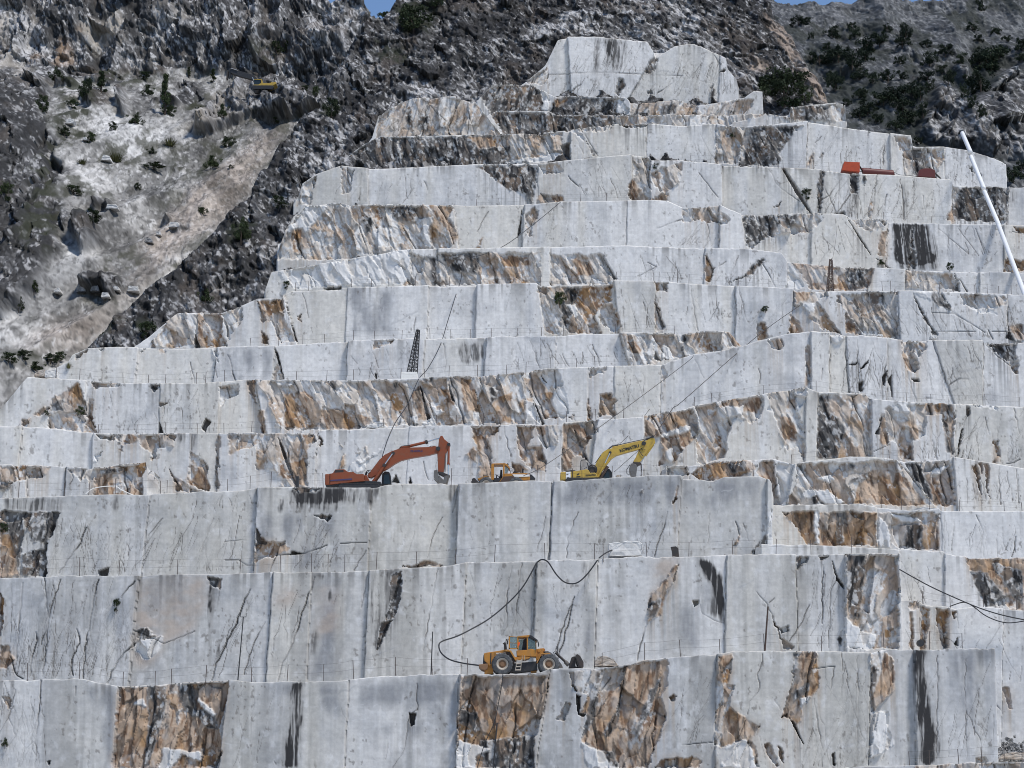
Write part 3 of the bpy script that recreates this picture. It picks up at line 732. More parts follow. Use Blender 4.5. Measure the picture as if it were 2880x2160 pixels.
BENCH["B8"] = dict(Y=270, tone=.15, lean=.36,
 top="T01 850,610 920,560 1060,450 1150,375 1280,370 1440,375 1560,330 1670,280 1830,280 1840,250 1890,225 2212,220 T11 0,205 560,195 870,195 885,185 1260,177 1290,195 1740,180 1765,160 2120,165 T21 0,175 340,195 720,210 740,230 960,225 1230,225 1480,225 1780,235 2212,250 2400,250",
 cuts="T01 1842,250 1925,560 | T11 42,210 25,540 | T11 568,195 555,530 | T11 878,185 865,510 | T11 1278,185 1320,500 | T11 1765,165 1800,480 | T11 2037,165 2037,500 | T21 342,195 340,480 | T21 720,220 700,500 | T21 1395,230 1410,540 | T21 2105,250 2110,440",
 marks="""w T01 1130,380 1280,375 1270,480 1260,590 980,590 1060,460
b T01 1280,370 1440,375 1440,480 1480,590 1270,595 1290,500
w T01 1440,380 1560,330 1580,420 1500,500 1490,560
b T01 1670,285 1830,285 1850,420 1920,565 1800,520 1800,420 1700,430
w T01 1740,400 1830,380 1910,560 1820,560
b T01 1700,480 1750,580 1705,578
k T01 1265,500 1300,595 1262,595
k T01 1850,290 1860,350 1930,560 1915,555
b T01 1930,390 1950,380 1945,430
g T11 20,200 340,200 300,500 20,520
b T11 1330,200 1750,185 1750,280 1690,320 1640,380 1690,500 1470,500 1430,420 1410,320 1380,250
d T11 1370,260 1420,300 1430,400 1460,500 1480,420 1530,320 1460,260
d T11 1460,200 1560,200 1490,330 1450,260
w T11 1270,200 1330,200 1400,320 1440,410 1420,500 1330,500
w T11 1680,320 1750,300 1810,450 1760,480 1680,420
f T11 1460,320 1530,300 1530,400 1490,360
b T11 1750,440 1770,330 1810,450
w T11 2030,170 2110,170 2100,220 2050,230
w T11 2035,280 2100,450 2040,490
k T11 2035,300 2100,450 2080,460
w T21 720,230 940,225 960,250 870,290 800,310 725,320
b T21 720,230 830,225 820,290 730,310
b T21 700,370 760,420 785,490 680,510
b T21 870,290 930,370 1030,510 960,490 830,420 810,390
w T21 800,310 870,300 920,480 830,400
b T21 1055,360 1080,370 1160,510 1060,500
w T21 1000,250 1220,230 1390,230 1400,480 1410,540 1180,510 1060,340
b T21 1000,250 1040,255 1040,310 1000,300
d T21 1200,230 1310,230 1310,330 1260,350 1380,480 1400,540 1350,500 1240,330
d T21 1080,270 1110,280 1180,400 1150,390
b T21 480,550 490,440 530,430 555,540
d T21 1610,450 1650,520 1620,530
d T21 1480,230 1560,370 1620,480 1600,470 1530,350
d T21 1560,230 1680,230 1740,340 1660,330
f T21 1500,230 1620,230 1600,290 1540,270
w T21 1790,240 2080,260 2100,310 2000,350 1900,340 1830,310
f T21 1830,310 1950,340 2050,380 1950,370
f T21 770,310 860,300 850,370 820,360
d T21 2100,480 2180,520 2212,560 2090,540
b T21 2120,450 2212,450 2212,540 2150,530""",
 cracks="3 T21 50,190 100,480|2.5 T21 360,220 420,430|3 T21 560,300 430,440|4 T21 2100,330 2110,450 2130,540|4 T21 1980,480 2010,540|3.5 T21 1620,370 1750,370 1850,430|3 T21 1700,330 1960,500|3 T21 1620,490 1900,490|4 T21 1490,240 1560,380 1640,520|3 T11 1960,300 1970,360|3 T11 480,400 470,500|3.5 T21 2010,490 2100,490|3 T21 660,310 690,300|3 T11 1700,250 1640,330|2.5 T01 1960,240 2000,400|3 T21 240,300 170,420",
 zones="T21 1420,300 2212,300 2212,530 1430,530;40;.3 | T21 345,200 720,220 690,480 345,480;18;-.3 | T11 1800,180 2030,180 2030,480 1840,480;10;.2 | T21 1050,240 1400,240 1410,520 1180,510;26;.4 | T21 0,190 330,200 330,480 0,480;10;.2")
BENCH["B9"] = dict(Y=284, tone=.12, lean=.36,
 top="T01 1720,220 1760,105 1800,100 2212,30 T10 230,1650 440,1612 480,1615 880,1610 1160,1605 1500,1595 1850,1590 2212,1610 T20 420,1615 640,1640 T21 680,40 900,60 1240,75 1440,90 1700,100 2212,110 2400,112",
 cuts="T11 462,-60 450,190 | T11 1352,-20 1355,180 | T11 620,-20 640,190 | T21 140,0 135,170 | T21 680,45 675,210 | T21 1442,90 1440,220 | T21 1922,105 1920,230 | T21 1240,75 1200,215",
 marks="""f T01 1800,105 2212,35 2212,200 1860,210
f T11 0,35 450,-60 440,180 0,190
k T01 2090,215 2212,193 2212,215 2120,222
w T11 450,-20 560,0 600,190 460,190 440,150
b T11 390,190 430,130 455,190
d T11 560,0 640,20 640,190 600,190
w T11 620,-20 1300,-20 1290,100 1280,190 620,190
d T11 640,-20 900,-20 880,120 700,100
b T11 900,160 1000,130 1150,140 1230,170 1240,190 900,190
b T11 1000,-10 1230,0 1240,60 1050,70
w T11 1360,-10 1700,-10 1770,140 1750,180 1360,185
b T11 1500,20 1620,20 1640,120 1520,130
b T21 150,0 200,70 180,170 140,170
k T11 1700,0 1790,150 1770,150
b T21 700,45 1240,80 1200,210 1100,215 830,220 780,130
w T21 830,90 1000,90 1000,180 860,170
d T21 1080,75 1240,80 1180,120 1190,200 1100,210 1060,150
f T21 680,50 720,80 800,200 680,210
d T21 1760,110 1790,150 1800,230 1760,225
k T21 1790,130 1850,230 1840,230
d T21 490,30 530,10 540,30 460,120 310,180 400,130
w T21 1450,90 1750,110 1760,220 1450,210""",
 cracks="4 T21 500,30 570,140 600,200|3 T11 1990,40 2040,70 1920,130|3 T11 180,40 210,20|3 T21 360,0 320,100|3 T21 230,70 280,40|3 T21 1440,100 1440,220",
 zones="T21 200,20 670,50 660,200 200,180;18;-.3 | T11 1800,0 2212,0 2212,170 1800,160;10;.3")
BENCH["B10"] = dict(Y=298, tone=.15, lean=.34,
 top="T00 1800,1640 1850,1500 1900,1410 1980,1340 2120,1325 2212,1318 T10 40,1330 480,1330 730,1335 1240,1325 1410,1310 1840,1300 2000,1295 T20 -100,1300 0,1345 100,1345 240,1330 370,1390 830,1385 1040,1395 1100,1420 1330,1420 1332,1440 2212,1460 2400,1462",
 cuts="T10 727,1335 760,1600 | T10 1187,1330 1170,1600 | T10 1852,1300 1845,1580 | T20 237,1330 235,1600 | T20 382,1390 415,1620 | T20 832,1385 830,1659 | T20 1331,1430 1320,1659 | T20 2080,1460 2085,1659",
 marks="""w T00 1980,1350 2300,1300 2300,1680 1750,1680 1850,1500
f T00 1990,1340 2130,1330 1990,1500 1900,1560 1860,1500
w T10 0,1340 700,1330 720,1450 760,1560 700,1610 0,1659
b T00 1880,1500 1960,1480 2040,1600 1900,1640
b T10 90,1340 290,1330 270,1420 200,1530 150,1470
d T10 280,1340 500,1340 470,1450 360,1420
d T10 130,1420 200,1400 210,1480 170,1520
b T10 560,1330 720,1340 700,1420 760,1550 720,1570 650,1450
b T10 570,1470 620,1500 620,1600 580,1560
f T10 520,1420 600,1400 560,1500 590,1600 540,1600
f T10 200,1500 260,1470 300,1590 230,1600
b T10 880,1600 890,1560 920,1535 900,1610
k T10 1140,1540 1170,1350 1160,1500 1100,1620
b T10 1195,1450 1260,1350 1270,1400 1210,1530
w T10 1190,1400 1250,1340 1280,1360 1215,1540
w T20 0,1350 130,1340 235,1330 240,1440 100,1420 0,1440
b T20 110,1335 180,1330 170,1355 120,1360
w T20 240,1350 300,1430 290,1460 245,1460
w T20 380,1385 900,1390 900,1430 820,1500 560,1530 430,1610
d T20 390,1390 640,1385 640,1450 560,1520 450,1610 410,1540
d T20 640,1385 760,1390 700,1490
w T20 1080,1410 1330,1425 1300,1480 1200,1500 1120,1450
b T20 1270,1520 1330,1480 1310,1659 1260,1659
s T20 1360,1440 1590,1450 1640,1700 1370,1700
s T20 1370,1440 1580,1450 1600,1700 1380,1700
d T20 1490,1450 1510,1700 1470,1700
s T20 1590,1450 1660,1600 1640,1659
k T20 1060,1410 1100,1470 1190,1600 1220,1659 1150,1560
d T21 1470,0 1520,0 1510,80 1460,80
s T21 1370,-20 1660,-20 1660,90 1400,75
k T21 1220,0 1360,80 1330,70
b T21 2090,20 2250,30 2200,100 2085,100
b T20 2140,1470 2300,1480 2300,1540 2160,1500""",
 cracks="3 T10 950,1370 880,1500|3 T20 2140,1500 2212,1520|3 T20 150,1400 180,1560|4 T20 1500,1500 1520,1640|3 T20 1900,1480 1960,1640|2.5 T20 1660,1480 1850,1640|4 T10 2050,1480 2150,1440 2212,1420|3 T20 600,1640 640,1610",
 zones="T10 1200,1350 1840,1340 1840,1580 1200,1580;16;-.5 | T20 840,1400 1060,1420 1200,1659 840,1659;10;.5 | T20 0,1450 230,1450 230,1600 0,1600;10;-.6 | T20 1650,1460 2080,1460 2080,1659 1700,1659;12;.2")
BENCH["B11"] = dict(Y=312, tone=.12, lean=.3,
 top="T00 1900,1330 1930,1280 1960,1190 2050,1130 2212,1075 T10 50,1082 200,1095 850,1065 1270,1060 1450,1040 1880,1005 2000,1020 2005,1045 2212,1045 T20 250,1065 620,1080 860,1090 1030,1120 1380,1135 1740,1170 1750,1205 2100,1215 2212,1215 2400,1220",
 cuts="T10 1272,1065 1270,1320 | T10 1885,1010 1890,1290 | T10 2000,1040 2000,1290 | T20 257,1070 255,1330 | T20 1748,1180 1745,1400 | T20 2117,1215 2100,1450 | T10 170,1095 175,1300",
 marks="""w T10 0,1090 80,1100 60,1250 0,1250
w T00 1950,1200 2050,1150 2000,1330 1920,1330
d T10 870,1070 1270,1070 1270,1200 1230,1330 1200,1260 1080,1230 980,1150
w T10 1280,1065 1430,1060 1430,1120 1300,1120
b T10 1290,1250 1380,1275 1440,1270 1440,1305 1330,1320 1270,1300
b T10 1850,1200 1890,1160 1920,1200 2000,1290 2110,1260 2110,1310 1880,1300
w T10 1890,1020 2000,1030 2000,1280 1900,1180
w T10 2010,1120 2212,1050 2200,1180 2100,1260 2010,1200
s T20 880,1095 920,1095 910,1380 870,1390 890,1200
d T20 885,1095 915,1095 905,1380 880,1390
d T20 1090,1130 1140,1130 1130,1250 1090,1250
s T20 1080,1130 1140,1130 1130,1400 1070,1400 1080,1260
s T20 1420,1180 1450,1160 1440,1440 1420,1430
b T20 1200,1400 1220,1300 1235,1320 1215,1420
w T20 1750,1215 1860,1230 1850,1330 1760,1330
d T20 1800,1210 2110,1215 2100,1450 1950,1440 1820,1430 1760,1340
b T20 1720,1380 1750,1340 1840,1430 1720,1435
d T20 1750,1330 1800,1360 1840,1430 1760,1430
s T20 2120,1220 2170,1220 2150,1400
k T20 640,1080 660,1090 760,1230 840,1385 830,1385 730,1240
b T20 590,1340 650,1300 620,1330
d T20 990,1380 1040,1370 1050,1390 990,1390
d T20 1160,1140 1190,1140 1170,1200""",
 cracks="3.5 T20 1030,1150 950,1260 890,1300|3 T20 920,1200 1000,1380|4 T20 1080,1260 1000,1380|3 T20 560,1090 620,1200 760,1300|3 T20 620,1195 700,1165|3 T20 100,1120 230,1280|4 T10 1470,1140 1540,1210|3 T10 1290,1090 1420,1120|4 T20 1320,1260 1310,1330|3.5 T20 1420,1200 1430,1420|3 T20 1560,1270 1570,1400|3 T20 1260,1130 1240,1330|3 T10 540,1170 560,1230",
 zones="T20 870,1100 1740,1180 1740,1430 870,1390;50;-.25 | T10 1450,1070 1880,1030 1880,1290 1450,1290;12;.4 | T10 0,1100 560,1100 560,1320 0,1320;10;-.3")
BENCH["B12"] = dict(Y=327, tone=.12, lean=.3,
 top="T10 -90,1070 30,1030 130,950 240,890 1040,870 1240,870 1440,845 1580,830 1780,805 2000,800 2212,815 T20 200,800 350,825 690,800 800,785 1070,830 1340,865 1480,880 1490,955 1700,950 1850,975 2020,1030 2095,1065",
 cuts="T10 1482,900 1480,1030 | T10 1982,800 1975,1030 | T20 217,810 220,1060 | T20 813,800 800,1080 | T20 1340,870 1345,1120 | T20 1700,950 1700,1150 | T10 1250,870 1240,1050",
 marks="""d T10 -90,1080 30,1030 230,890 1110,870 1100,1000 1060,1070 400,1095 100,1100
w T10 1090,875 1430,860 1460,1030 1060,1070 1100,960
b T10 800,890 1110,880 1080,950 900,960
f T10 1100,1040 1400,990 1450,1040 1080,1060
k T10 1420,940 1480,920 1480,1030 1450,1030
w T10 1500,850 1660,1000 1640,1010 1560,870
w T10 1440,845 1780,805 1720,850 1500,860
w T20 210,820 360,830 380,900 350,1060 220,1060
d T20 400,830 780,810 720,850 640,980 620,1000 560,960 500,900 440,960
d T20 420,900 520,900 640,1030 620,1080 360,1070 380,980
w T20 370,830 440,840 420,930 380,1050
b T20 540,830 600,830 580,890
b T20 800,1060 830,1010 860,980 850,1020 810,1080
d T20 880,1040 920,980 910,1010
d T20 1190,860 1210,855 1200,900
s T20 1350,870 1380,880 1370,1000 1350,1100
w T20 1360,880 1480,900 1480,1100 1440,1150 1430,1000
d T20 1490,960 1680,970 1650,1020 1620,1150 1570,1100 1540,1150 1490,1130 1480,1030
w T20 1560,970 1700,960 1700,1010 1640,1160 1570,1080
d T20 1860,1090 1880,1060 1880,1130
d T20 1920,1100 1930,1120 1925,1160
d T10 1800,800 1990,800 1960,830 1860,830""",
 cracks="3 T20 900,880 860,920|3 T20 1050,880 1000,900|4 T20 1310,900 1300,1060|4 T20 1430,1000 1440,1140|3 T10 1580,870 1660,1010|3 T10 1510,870 1570,1000|3 T20 1860,1000 1880,1060|3 T20 1600,980 1640,1150|3 T20 240,900 280,1060",
 zones="T20 830,820 1340,880 1340,1110 830,1080;30;-.2 | T20 0,830 210,830 210,1060 0,1060;8;.1 | T20 1700,960 2090,1070 2090,1200 1700,1200;14;-.1")
BENCH["B13L"] = dict(Y=333, tone=.15, lean=-.2,
 top="T10 150,960 200,900 240,760 320,700 420,645 730,625 870,660 1040,872",
 cuts="T10 830,680 850,800", marks="""w T10 230,890 240,760 420,640 730,625 870,660 1040,870 1040,920 230,920
d T10 500,750 570,740 570,850 490,820
d T10 400,680 450,690 470,860 440,850
d T10 640,820 690,820 670,860""", cracks="3 T10 560,660 680,790|3 T10 820,710 850,810", zones="T10 300,680 800,650 900,860 300,870;26;-.2")
BENCH["B13"] = dict(Y=335.5, tone=.2, lean=.2,
 top="T10 900,790 960,740 990,720 1340,720 1370,735 1780,740 2212,740 T20 560,740 670,760 692,765 700,692 900,670 1000,660 1060,680 1064,820",
 cuts="T20 690,690 700,800 | T20 545,740 545,810 | T10 1370,735 1370,840",
 marks="""d T10 960,720 1780,740 1780,830 1560,850 1050,880
w T10 1730,740 2300,745 2300,830 1850,840
b T10 1100,800 1150,800 1140,830
w T20 0,680 120,690 540,740 300,810 0,790
d T20 530,710 690,690 720,770 700,790 540,740
d T20 700,690 1060,670 1060,770 900,780 720,775
w T20 940,670 1060,670 1060,780 960,770
k T10 1490,740 1550,830 1520,835""", cracks="3 T20 890,600 905,760", zones="T20 550,760 680,770 680,800 550,800;3;.2")
BENCH["B14"] = dict(Y=341, tone=.15, lean=-.3,
 top="T10 880,660 920,610 980,550 1230,548 1330,600 1390,625 1500,620 1840,630 1880,660 2212,650 T20 100,685 200,670 400,635 460,590 520,595 524,760",
 cuts="T10 1340,620 1345,730", marks="""d T10 900,620 980,550 1240,550 1330,620 1340,740 970,740
b T10 1150,560 1200,560 1190,610
f T10 1290,570 1350,640 1340,720 1290,720 1310,640
d T10 1370,640 1500,625 1830,640 1860,740 1350,750
b T10 1380,640 1480,640 1420,720 1380,720
f T10 1800,630 1870,700 1860,735 1780,735
w T10 1870,640 2300,650 2300,750 1880,745
d T10 2080,680 2170,670 2160,740 2080,735
w T20 0,640 100,690 130,760 0,790
w T20 140,680 460,640 450,700 330,790 120,770
d T20 280,720 340,700 340,740""", cracks="", zones="T20 150,690 520,640 520,730 150,770;10;-.4")
BENCH["B15"] = dict(Y=348, tone=.13, lean=-.4,
 top="T10 1120,590 1190,540 1320,430 1400,260 1480,240 1660,240 1900,265 1980,270 2020,330 2035,375 2160,300 T20 0,290 70,283 220,350 280,380 290,450 350,520 366,610 366,680",
 cuts="T10 2020,370 1960,470 | T20 240,390 235,510 | T10 1335,470 1340,560 | T10 1480,480 1490,620",
 marks="""d T10 2000,390 2040,370 2060,390 1990,430 1960,470
s T10 1640,250 1680,250 1660,480 1630,470
s T10 1690,250 1870,260 1820,450 1760,480
s T10 1725,270 1745,270 1735,430 1720,430
d T10 1770,600 1800,500 1830,500 1830,560 1800,610
d T10 1960,470 2010,420 2050,440 1990,480
w T10 1200,530 1330,440 1340,500 1300,560
d T20 180,560 200,540 210,660 180,660
k T20 235,470 280,440 270,470
g T10 1340,480 2000,490 2000,520 1340,500
d T10 1980,600 2010,580 2010,620""",
 cracks="3 T10 1340,480 1700,470 2212,490|4 T10 1480,600 1550,550|3 T10 1650,500 1630,600|3 T10 1780,480 1800,470|3.5 T20 240,390 190,560|3 T20 190,540 100,520|3 T20 210,360 230,420|4 T10 2140,540 2050,600",
 zones="T10 1500,260 2010,280 1990,480 1500,470;40;-.35 | T10 1480,500 2212,500 2212,630 1480,620;40;-.4 | T20 0,300 280,390 350,600 0,620;34;-.3 | T10 2050,380 2212,330 2212,500 2000,490;12;-.3")
# ---------------------------------------------------------------- terraces: one stepped marble face each, with its floor and end walls
STEP = 2.15
BZ = {}

def split_marks(s):
    out = []
    for ln in s.split("\n"):
        ln = ln.strip()
        if ln:
            out.append((ln[0], pts(ln[1:])))
    return out

def build_bench(key, d, seed):
    r = np.random.RandomState(seed)
    Y0 = d["Y"]
    tp = np.array(sorted(pts(d["top"]), key=lambda q: q[0]))
    tx, _, tz = unproj(tp[:, 0], tp[:, 1], Y0)
    dx = STEP / FPX * Y0 * 1.02
    xl, xr = tx[0], tx[-1]
    n = int((xr - xl) / dx)
    x = np.linspace(xl, xr, n)
    zt = np.interp(x, tx, tz)
    w = max(3, int(3.0 / dx))
    zs = np.convolve(np.pad(zt, w, mode='edge'), np.ones(2 * w + 1) / (2 * w + 1), 'valid')
    BZ[key] = (x, zs, Y0, zt)
    zb = d.get("zb")
    if zb is None:
        zb = np.median(zt) - 12.0
    zbot = np.minimum(zb, zt - 1.0)
    nr = int((np.median(zt) - zb) / dx)
    s = np.linspace(0, 1, nr)[:, None]
    jag = (fbm(x * 1.4, x * 0 + seed, 4, seed) - .5) * 0.22 * sst(.35, .7, vn(x * .25, x * 0, seed + 2))
    Z = zt[None] + jag[None] + s * (zbot - zt - jag)[None]
    X = np.repeat(x[None], nr, 0)
    U, V = proj(X, np.full_like(X, Y0), Z)
    # broken outlines: the traced shapes are followed with a ragged edge
    wu = (fbm(X * .9, Z * .9, 3, seed + 3) - .5) * 12 + (vn(X * 4.5, Z * 4.5, seed + 4) - .5) * 6
    wv = (fbm(X * .9 + 40, Z * .9, 3, seed + 5) - .5) * 12 + (vn(X * 4.5, Z * 4.5, seed + 6) - .5) * 6
    Uw, Vw = U + wu, V + wv
    W = {k: np.zeros(X.shape, np.float32) for k in "bwdfsgko"}
    for typ, poly in split_marks(d["marks"]):
        if typ in "sgo":
            m = blur(in_poly(Uw, Vw, poly).astype(np.float32), 3 if typ == "s" else 7)
            W[typ] = np.maximum(W[typ], m) if typ in "go" else np.clip(W[typ] + m * .6, 0, 1)
        else:
            m = in_poly(Uw, Vw, poly) if typ != "k" else in_poly(U + wu * .25, V + wv * .25, poly)
            for k in "bwdfk":
                W[k][m] = 0
            W[typ][m] = 1
    # sawn panels between the joints
    cuts = sorted([pts(c) for c in d["cuts"].split("|") if c.strip()], key=lambda c: c[0][0])
    sec = np.zeros(X.shape, np.int32)
    joint = np.zeros(X.shape, np.float32)
    cdark = r.rand(len(cuts) + 1)
    for i, ((u1, v1), (u2, v2)) in enumerate(cuts):
        uc = u1 + (u2 - u1) * (V - v1) / (v2 - v1 + 1e-6) + (vn(Z * 1.5, X * 0 + i, seed) - .5) * 3
        sec += (U > uc)
        joint = np.maximum(joint, np.clip(1.15 - np.abs(U - uc) / 1.7, 0, 1) * (0.4 + .6 * cdark[i]))
    ns = len(cuts) + 1
    o = np.array([(0.22 if i % 2 else -0.22) * r.uniform(.2, 1.3) for i in range(ns)])
    sl = r.uniform(-.035, .035, ns)
    stone_t = r.uniform(-.22, .34, ns)
    warm_t = r.uniform(0, 1, ns)
    xc = np.array([X[sec == i].mean() if (sec == i).any() else 0 for i in range(ns)])
    off = o[sec] + sl[sec] * (X - xc[sec]) + (fbm(X * .25, Z * .25, 2, seed + 8) - .5) * .25 + (vn(X * 1.2, Z * .7, seed + 9) - .5) * .04
    off = off + .16 * joint
    # broken stone: planes between leaning natural joints
    lean = d.get("lean", .3)
    q = X + Z * lean + (fbm(X * .14, Z * .12, 2, seed + 17) - .5) * 1.5
    wq = q + (fbm(X * .6, Z * .35, 3, seed + 13) - .5) * .9
    wz = Z + (fbm(X * .6 + 9, Z * .6, 3, seed + 14) - .5) * 1.6
    f1, c1, e1 = facets(wq / 1.9, wz / 4.6, seed + 11, .8, .5)
    f2, c2, e2 = facets(wq / .62 + 7, wz / 1.5, seed + 21, .8, .6)
    f3 = fbm(q * 2.4, Z * 1.3, 4, seed + 31) - .5
    # long natural joints: slabs that step back one behind the other
    jq = (q + (fbm(Z * .5, X * .2, 3, seed + 15) - .5) * 1.1) / 2.3
    ji = np.floor(jq).astype(np.int64); jz = np.zeros_like(ji) + seed
    jp = _h(ji, jz, 3) * .7 + .15
    jd = (jq - ji - jp) * 2.3
    slab = (np.where(jd > 0, _h(ji, jz, 5), _h(ji - 1, jz, 5)) - .5)
    jline = sst(.10, .02, np.abs(jd)) * (_h(ji, jz, 6) > .55) * sst(.38, .52, vn(Z * .28 + _h(ji, jz, 7) * 40, X * 0, seed + 16))
    raw = np.clip(W["b"] + W["w"] + W["d"] + W["f"], 0, 1)
    depth = .22 + .4 * (fbm(X * .3, Z * .3, 2, seed + 12) - .3)
    rough = f1 * .6 + f2 * .2 + f3 * .15 + slab * .55 + jline * .3
    off = off + (W["b"] + W["w"]) * (depth + rough) + W["d"] * (depth * .7 + rough * .8) + W["f"] * (.1 + rough * .75) + W["k"] * (.9 + f2 * .3)
    # fissures
    crack = np.zeros(X.shape, np.float32)
    cdep = np.zeros(X.shape, np.float32)

    cvar = .45 + .75 * sst(.3, .6, vn(X * .55, Z * .55, seed + 18))

    def cut_line(line, wd, a):
        dist = line_dist(U + wu * .12, V + wv * .12, line, 5)
        m = np.clip((.95 + wd * .45 - dist) / 1.1, 0, 1) * a * cvar
        np.maximum(crack, np.minimum(m, 1), out=crack)
        np.maximum(cdep, m * .06 * wd, out=cdep)
    for c in d["cracks"].split("|"):
        if c.strip():
            wd, rest = c.strip().split(" ", 1)
            wd = float(wd) * .5
            line = pts(rest)
            fine = []
            for (a, b), (c2_, d2_) in zip(line[:-1], line[1:]):
                k = max(1, int(math.hypot(c2_ - a, d2_ - b) / 12))
                for i in range(k):
                    fine.append((a + (c2_ - a) * i / k + r.uniform(-2.5, 2.5), b + (d2_ - b) * i / k))
            fine.append(line[-1])
            cut_line(fine, wd, min(1, .35 + wd * .25))

    def fissure(u, v, ln, lean_, a):
        line = [(u, v)]
        sgn = r.normal(0, .22)
        for i in range(int(ln / 11)):
            v += 11
            u += 11 * (lean_ + sgn) + r.choice([0, 0, 1]) * r.uniform(-7, 7)
            line.append((u, v))
        if len(line) > 1:
            cut_line(line, r.uniform(.1, .9), a)
    for zn in d["zones"].split("|"):
        if zn.strip():
            ps, cnt, ln_ = zn.split(";")
            poly = pts(ps); pa = np.array(poly)
            k = 0
            cnt = int(cnt) * 1.6
            for t in range(int(cnt) * 6):
                u = r.uniform(pa[:, 0].min(), pa[:, 0].max()); v = r.uniform(pa[:, 1].min(), pa[:, 1].max())
                if in_poly(np.array([u]), np.array([v]), poly)[0]:
                    hgt = pa[:, 1].max() - v
                    fissure(u, v, min(hgt, (20 + (pa[:, 1].max() - pa[:, 1].min()) * r.beta(.9, 1.0))), float(ln_), r.uniform(.35, 1.0))
                    k += 1
                    if k >= int(cnt):
                        break
    for t in range(int((U.max() - U.min()) / 45)):
        fissure(r.uniform(U.min(), U.max()), r.uniform(V.min(), V.max()), r.uniform(15, 90), -lean * .6 * r.choice([1, 1, -1]), r.uniform(.12, .5))
    off = off + cdep
    # ---- base colour of the stone
    def col(c):
        return np.array(c, np.float32)[None, None]

    def mix(a, c, t):
        return a + (col(c) - a) * t[..., None]
    tone = d.get("tone", .15)
    swirl = fbm(X * .35 + fbm(X * .2, Z * .3, 2, seed + 40) * 3, Z * .6 + fbm(X * .25, Z * .25, 2, seed + 41) * 3, 4, seed + 42)
    wash = vn(X * 1.1, Z * .05, seed + 43) * .45 + fbm(X * 3.2, Z * .07, 4, seed + 44, .65) * .55
    t = np.clip(tone - .10 + stone_t[sec] + (swirl - .5) * .75 + (wash - .5) * 1.0, 0, 1)
    A = np.zeros(X.shape + (3,), np.float32) + col((.66, .65, .635))
    A = mix(A, (.315, .33, .355), t)
    st0 = fbm(X * 2.6, Z * .14, 4, seed + 57)
    warm = sst(.4, .75, vn(X * .9, Z * .05, seed + 45) * .4 + .6 * warm_t[sec]) * .75
    A = mix(A, (.56, .525, .45), warm * .65)
    wa = d.get("warm", 0.0)
    band = sst(.4, .62, vn(X * .33, Z * .02, seed + 54) * .6 + vn(X * 1.1, Z * .05, seed + 55) * .4)
    A = mix(A, (.40, .385, .345), wa * (.35 + .6 * band) * (1 - .6 * t))
    A = mix(A, (.27, .265, .25), sst(.52, .7, vn(X * .45, Z * .05, seed + 56) * .55 + st0 * .45) * (.25 + wa) * .6)
    A = mix(A, (.70, .70, .70), sst(.6, .78, fbm(X * 1.6, Z * 1.2, 4, seed + 46)) * .35)
    A = mix(A, (.18, .19, .21), W["g"] * sst(.3, .75, fbm(X * .9, Z * .3, 4, seed + 47)) * .7)
    vein = sst(.955, .99, ridge(X * .22 + Z * .16 + fbm(X * .5, Z * .5, 3, seed + 76) * 1.1, Z * .3 - X * .12, 2, seed + 77))
    A = mix(A, (.27, .28, .30), vein * .35)
    A = mix(A, (.72, .72, .72), sst(.96, .99, ridge(X * .5 - Z * .2 + fbm(X * .8, Z * .8, 2, seed + 78), Z * .4, 2, seed + 79)) * .3)
    A = A * (.93 + .08 * vn(X * .6, Z * 7.0, seed + 80) + .10 * vn(X * 6.5, Z * .5, seed + 82))[..., None] * (.90 + .20 * fbm(X * 3.0, Z * 3.0, 4, seed + 81, .7))[..., None]
    A = mix(A, (.45, .375, .315), W["o"] * (.35 + .65 * sst(.35, .65, fbm(X * .5 - Z * .5, Z * .8 + X * .3, 4, seed + 85))) * .75)
    speck = sst(.70, .78, fbm(X * 3.4, Z * 2.4, 3, seed + 48)) * sst(.42, .6, fbm(X * .5, Z * .4, 2, seed + 49))
    A = mix(A, (.13, .115, .10), speck * .55)
    A = mix(A, (.12, .115, .11), joint * .7 * (1 - raw))
    # streaks that run down the face
    st = fbm(X * 3.6 + vn(X * .8, Z * .4, seed + 50) * 1.2 + Z * lean * .6, Z * .22, 5, seed + 51, .62)
    sfine = vn(X * 7.5 + Z * lean * 3, Z * .25, seed + 83) * .6 + fbm(X * 2.2, Z * .8, 3, seed + 84) * .4
    A = mix(A, (.16, .15, .14), np.clip(W["s"] * 1.1, 0, 1) * .6 * sst(.3, .55, st + .2 * W["s"] - .1))
    A = mix(A, (.034, .033, .034), np.clip(W["s"] * 1.3, 0, 1) * sst(.36, .56, sfine + .25 * sst(.7, 1, W["s"])) * sst(.42, .58, st + .26 * (W["s"] - .5)))
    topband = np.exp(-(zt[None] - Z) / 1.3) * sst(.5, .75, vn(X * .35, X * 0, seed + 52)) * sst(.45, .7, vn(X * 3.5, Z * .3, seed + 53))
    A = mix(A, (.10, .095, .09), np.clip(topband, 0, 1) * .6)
    # broken stone colours
    h = fbm(q * .9, Z * .45, 4, seed + 60)
    g1 = fbm(q * 3.4, Z * 1.0, 4, seed + 61)
    g2 = fbm(X * 3.0, Z * 3.0, 3, seed + 62)
    big = fbm(X * .28, Z * .4, 3, seed + 66)
    fine = fbm(X * 4.5, Z * 3.5, 4, seed + 67, .65)
    Bc = np.zeros_like(A) + col((.45, .345, .26))
    Bc = mix(Bc, (.36, .215, .105), sst(.42, .68, h * .5 + big * .3 + c1 * .2))
    Bc = mix(Bc, (.19, .11, .065), sst(.5, .66, g1 * .85 + c2 * .15) * .85)
    Bc = mix(Bc, (.54, .50, .46), sst(.60, .68, g2 * .3 + fine * .35 - (h - .5) * .35 + c1 * .35))
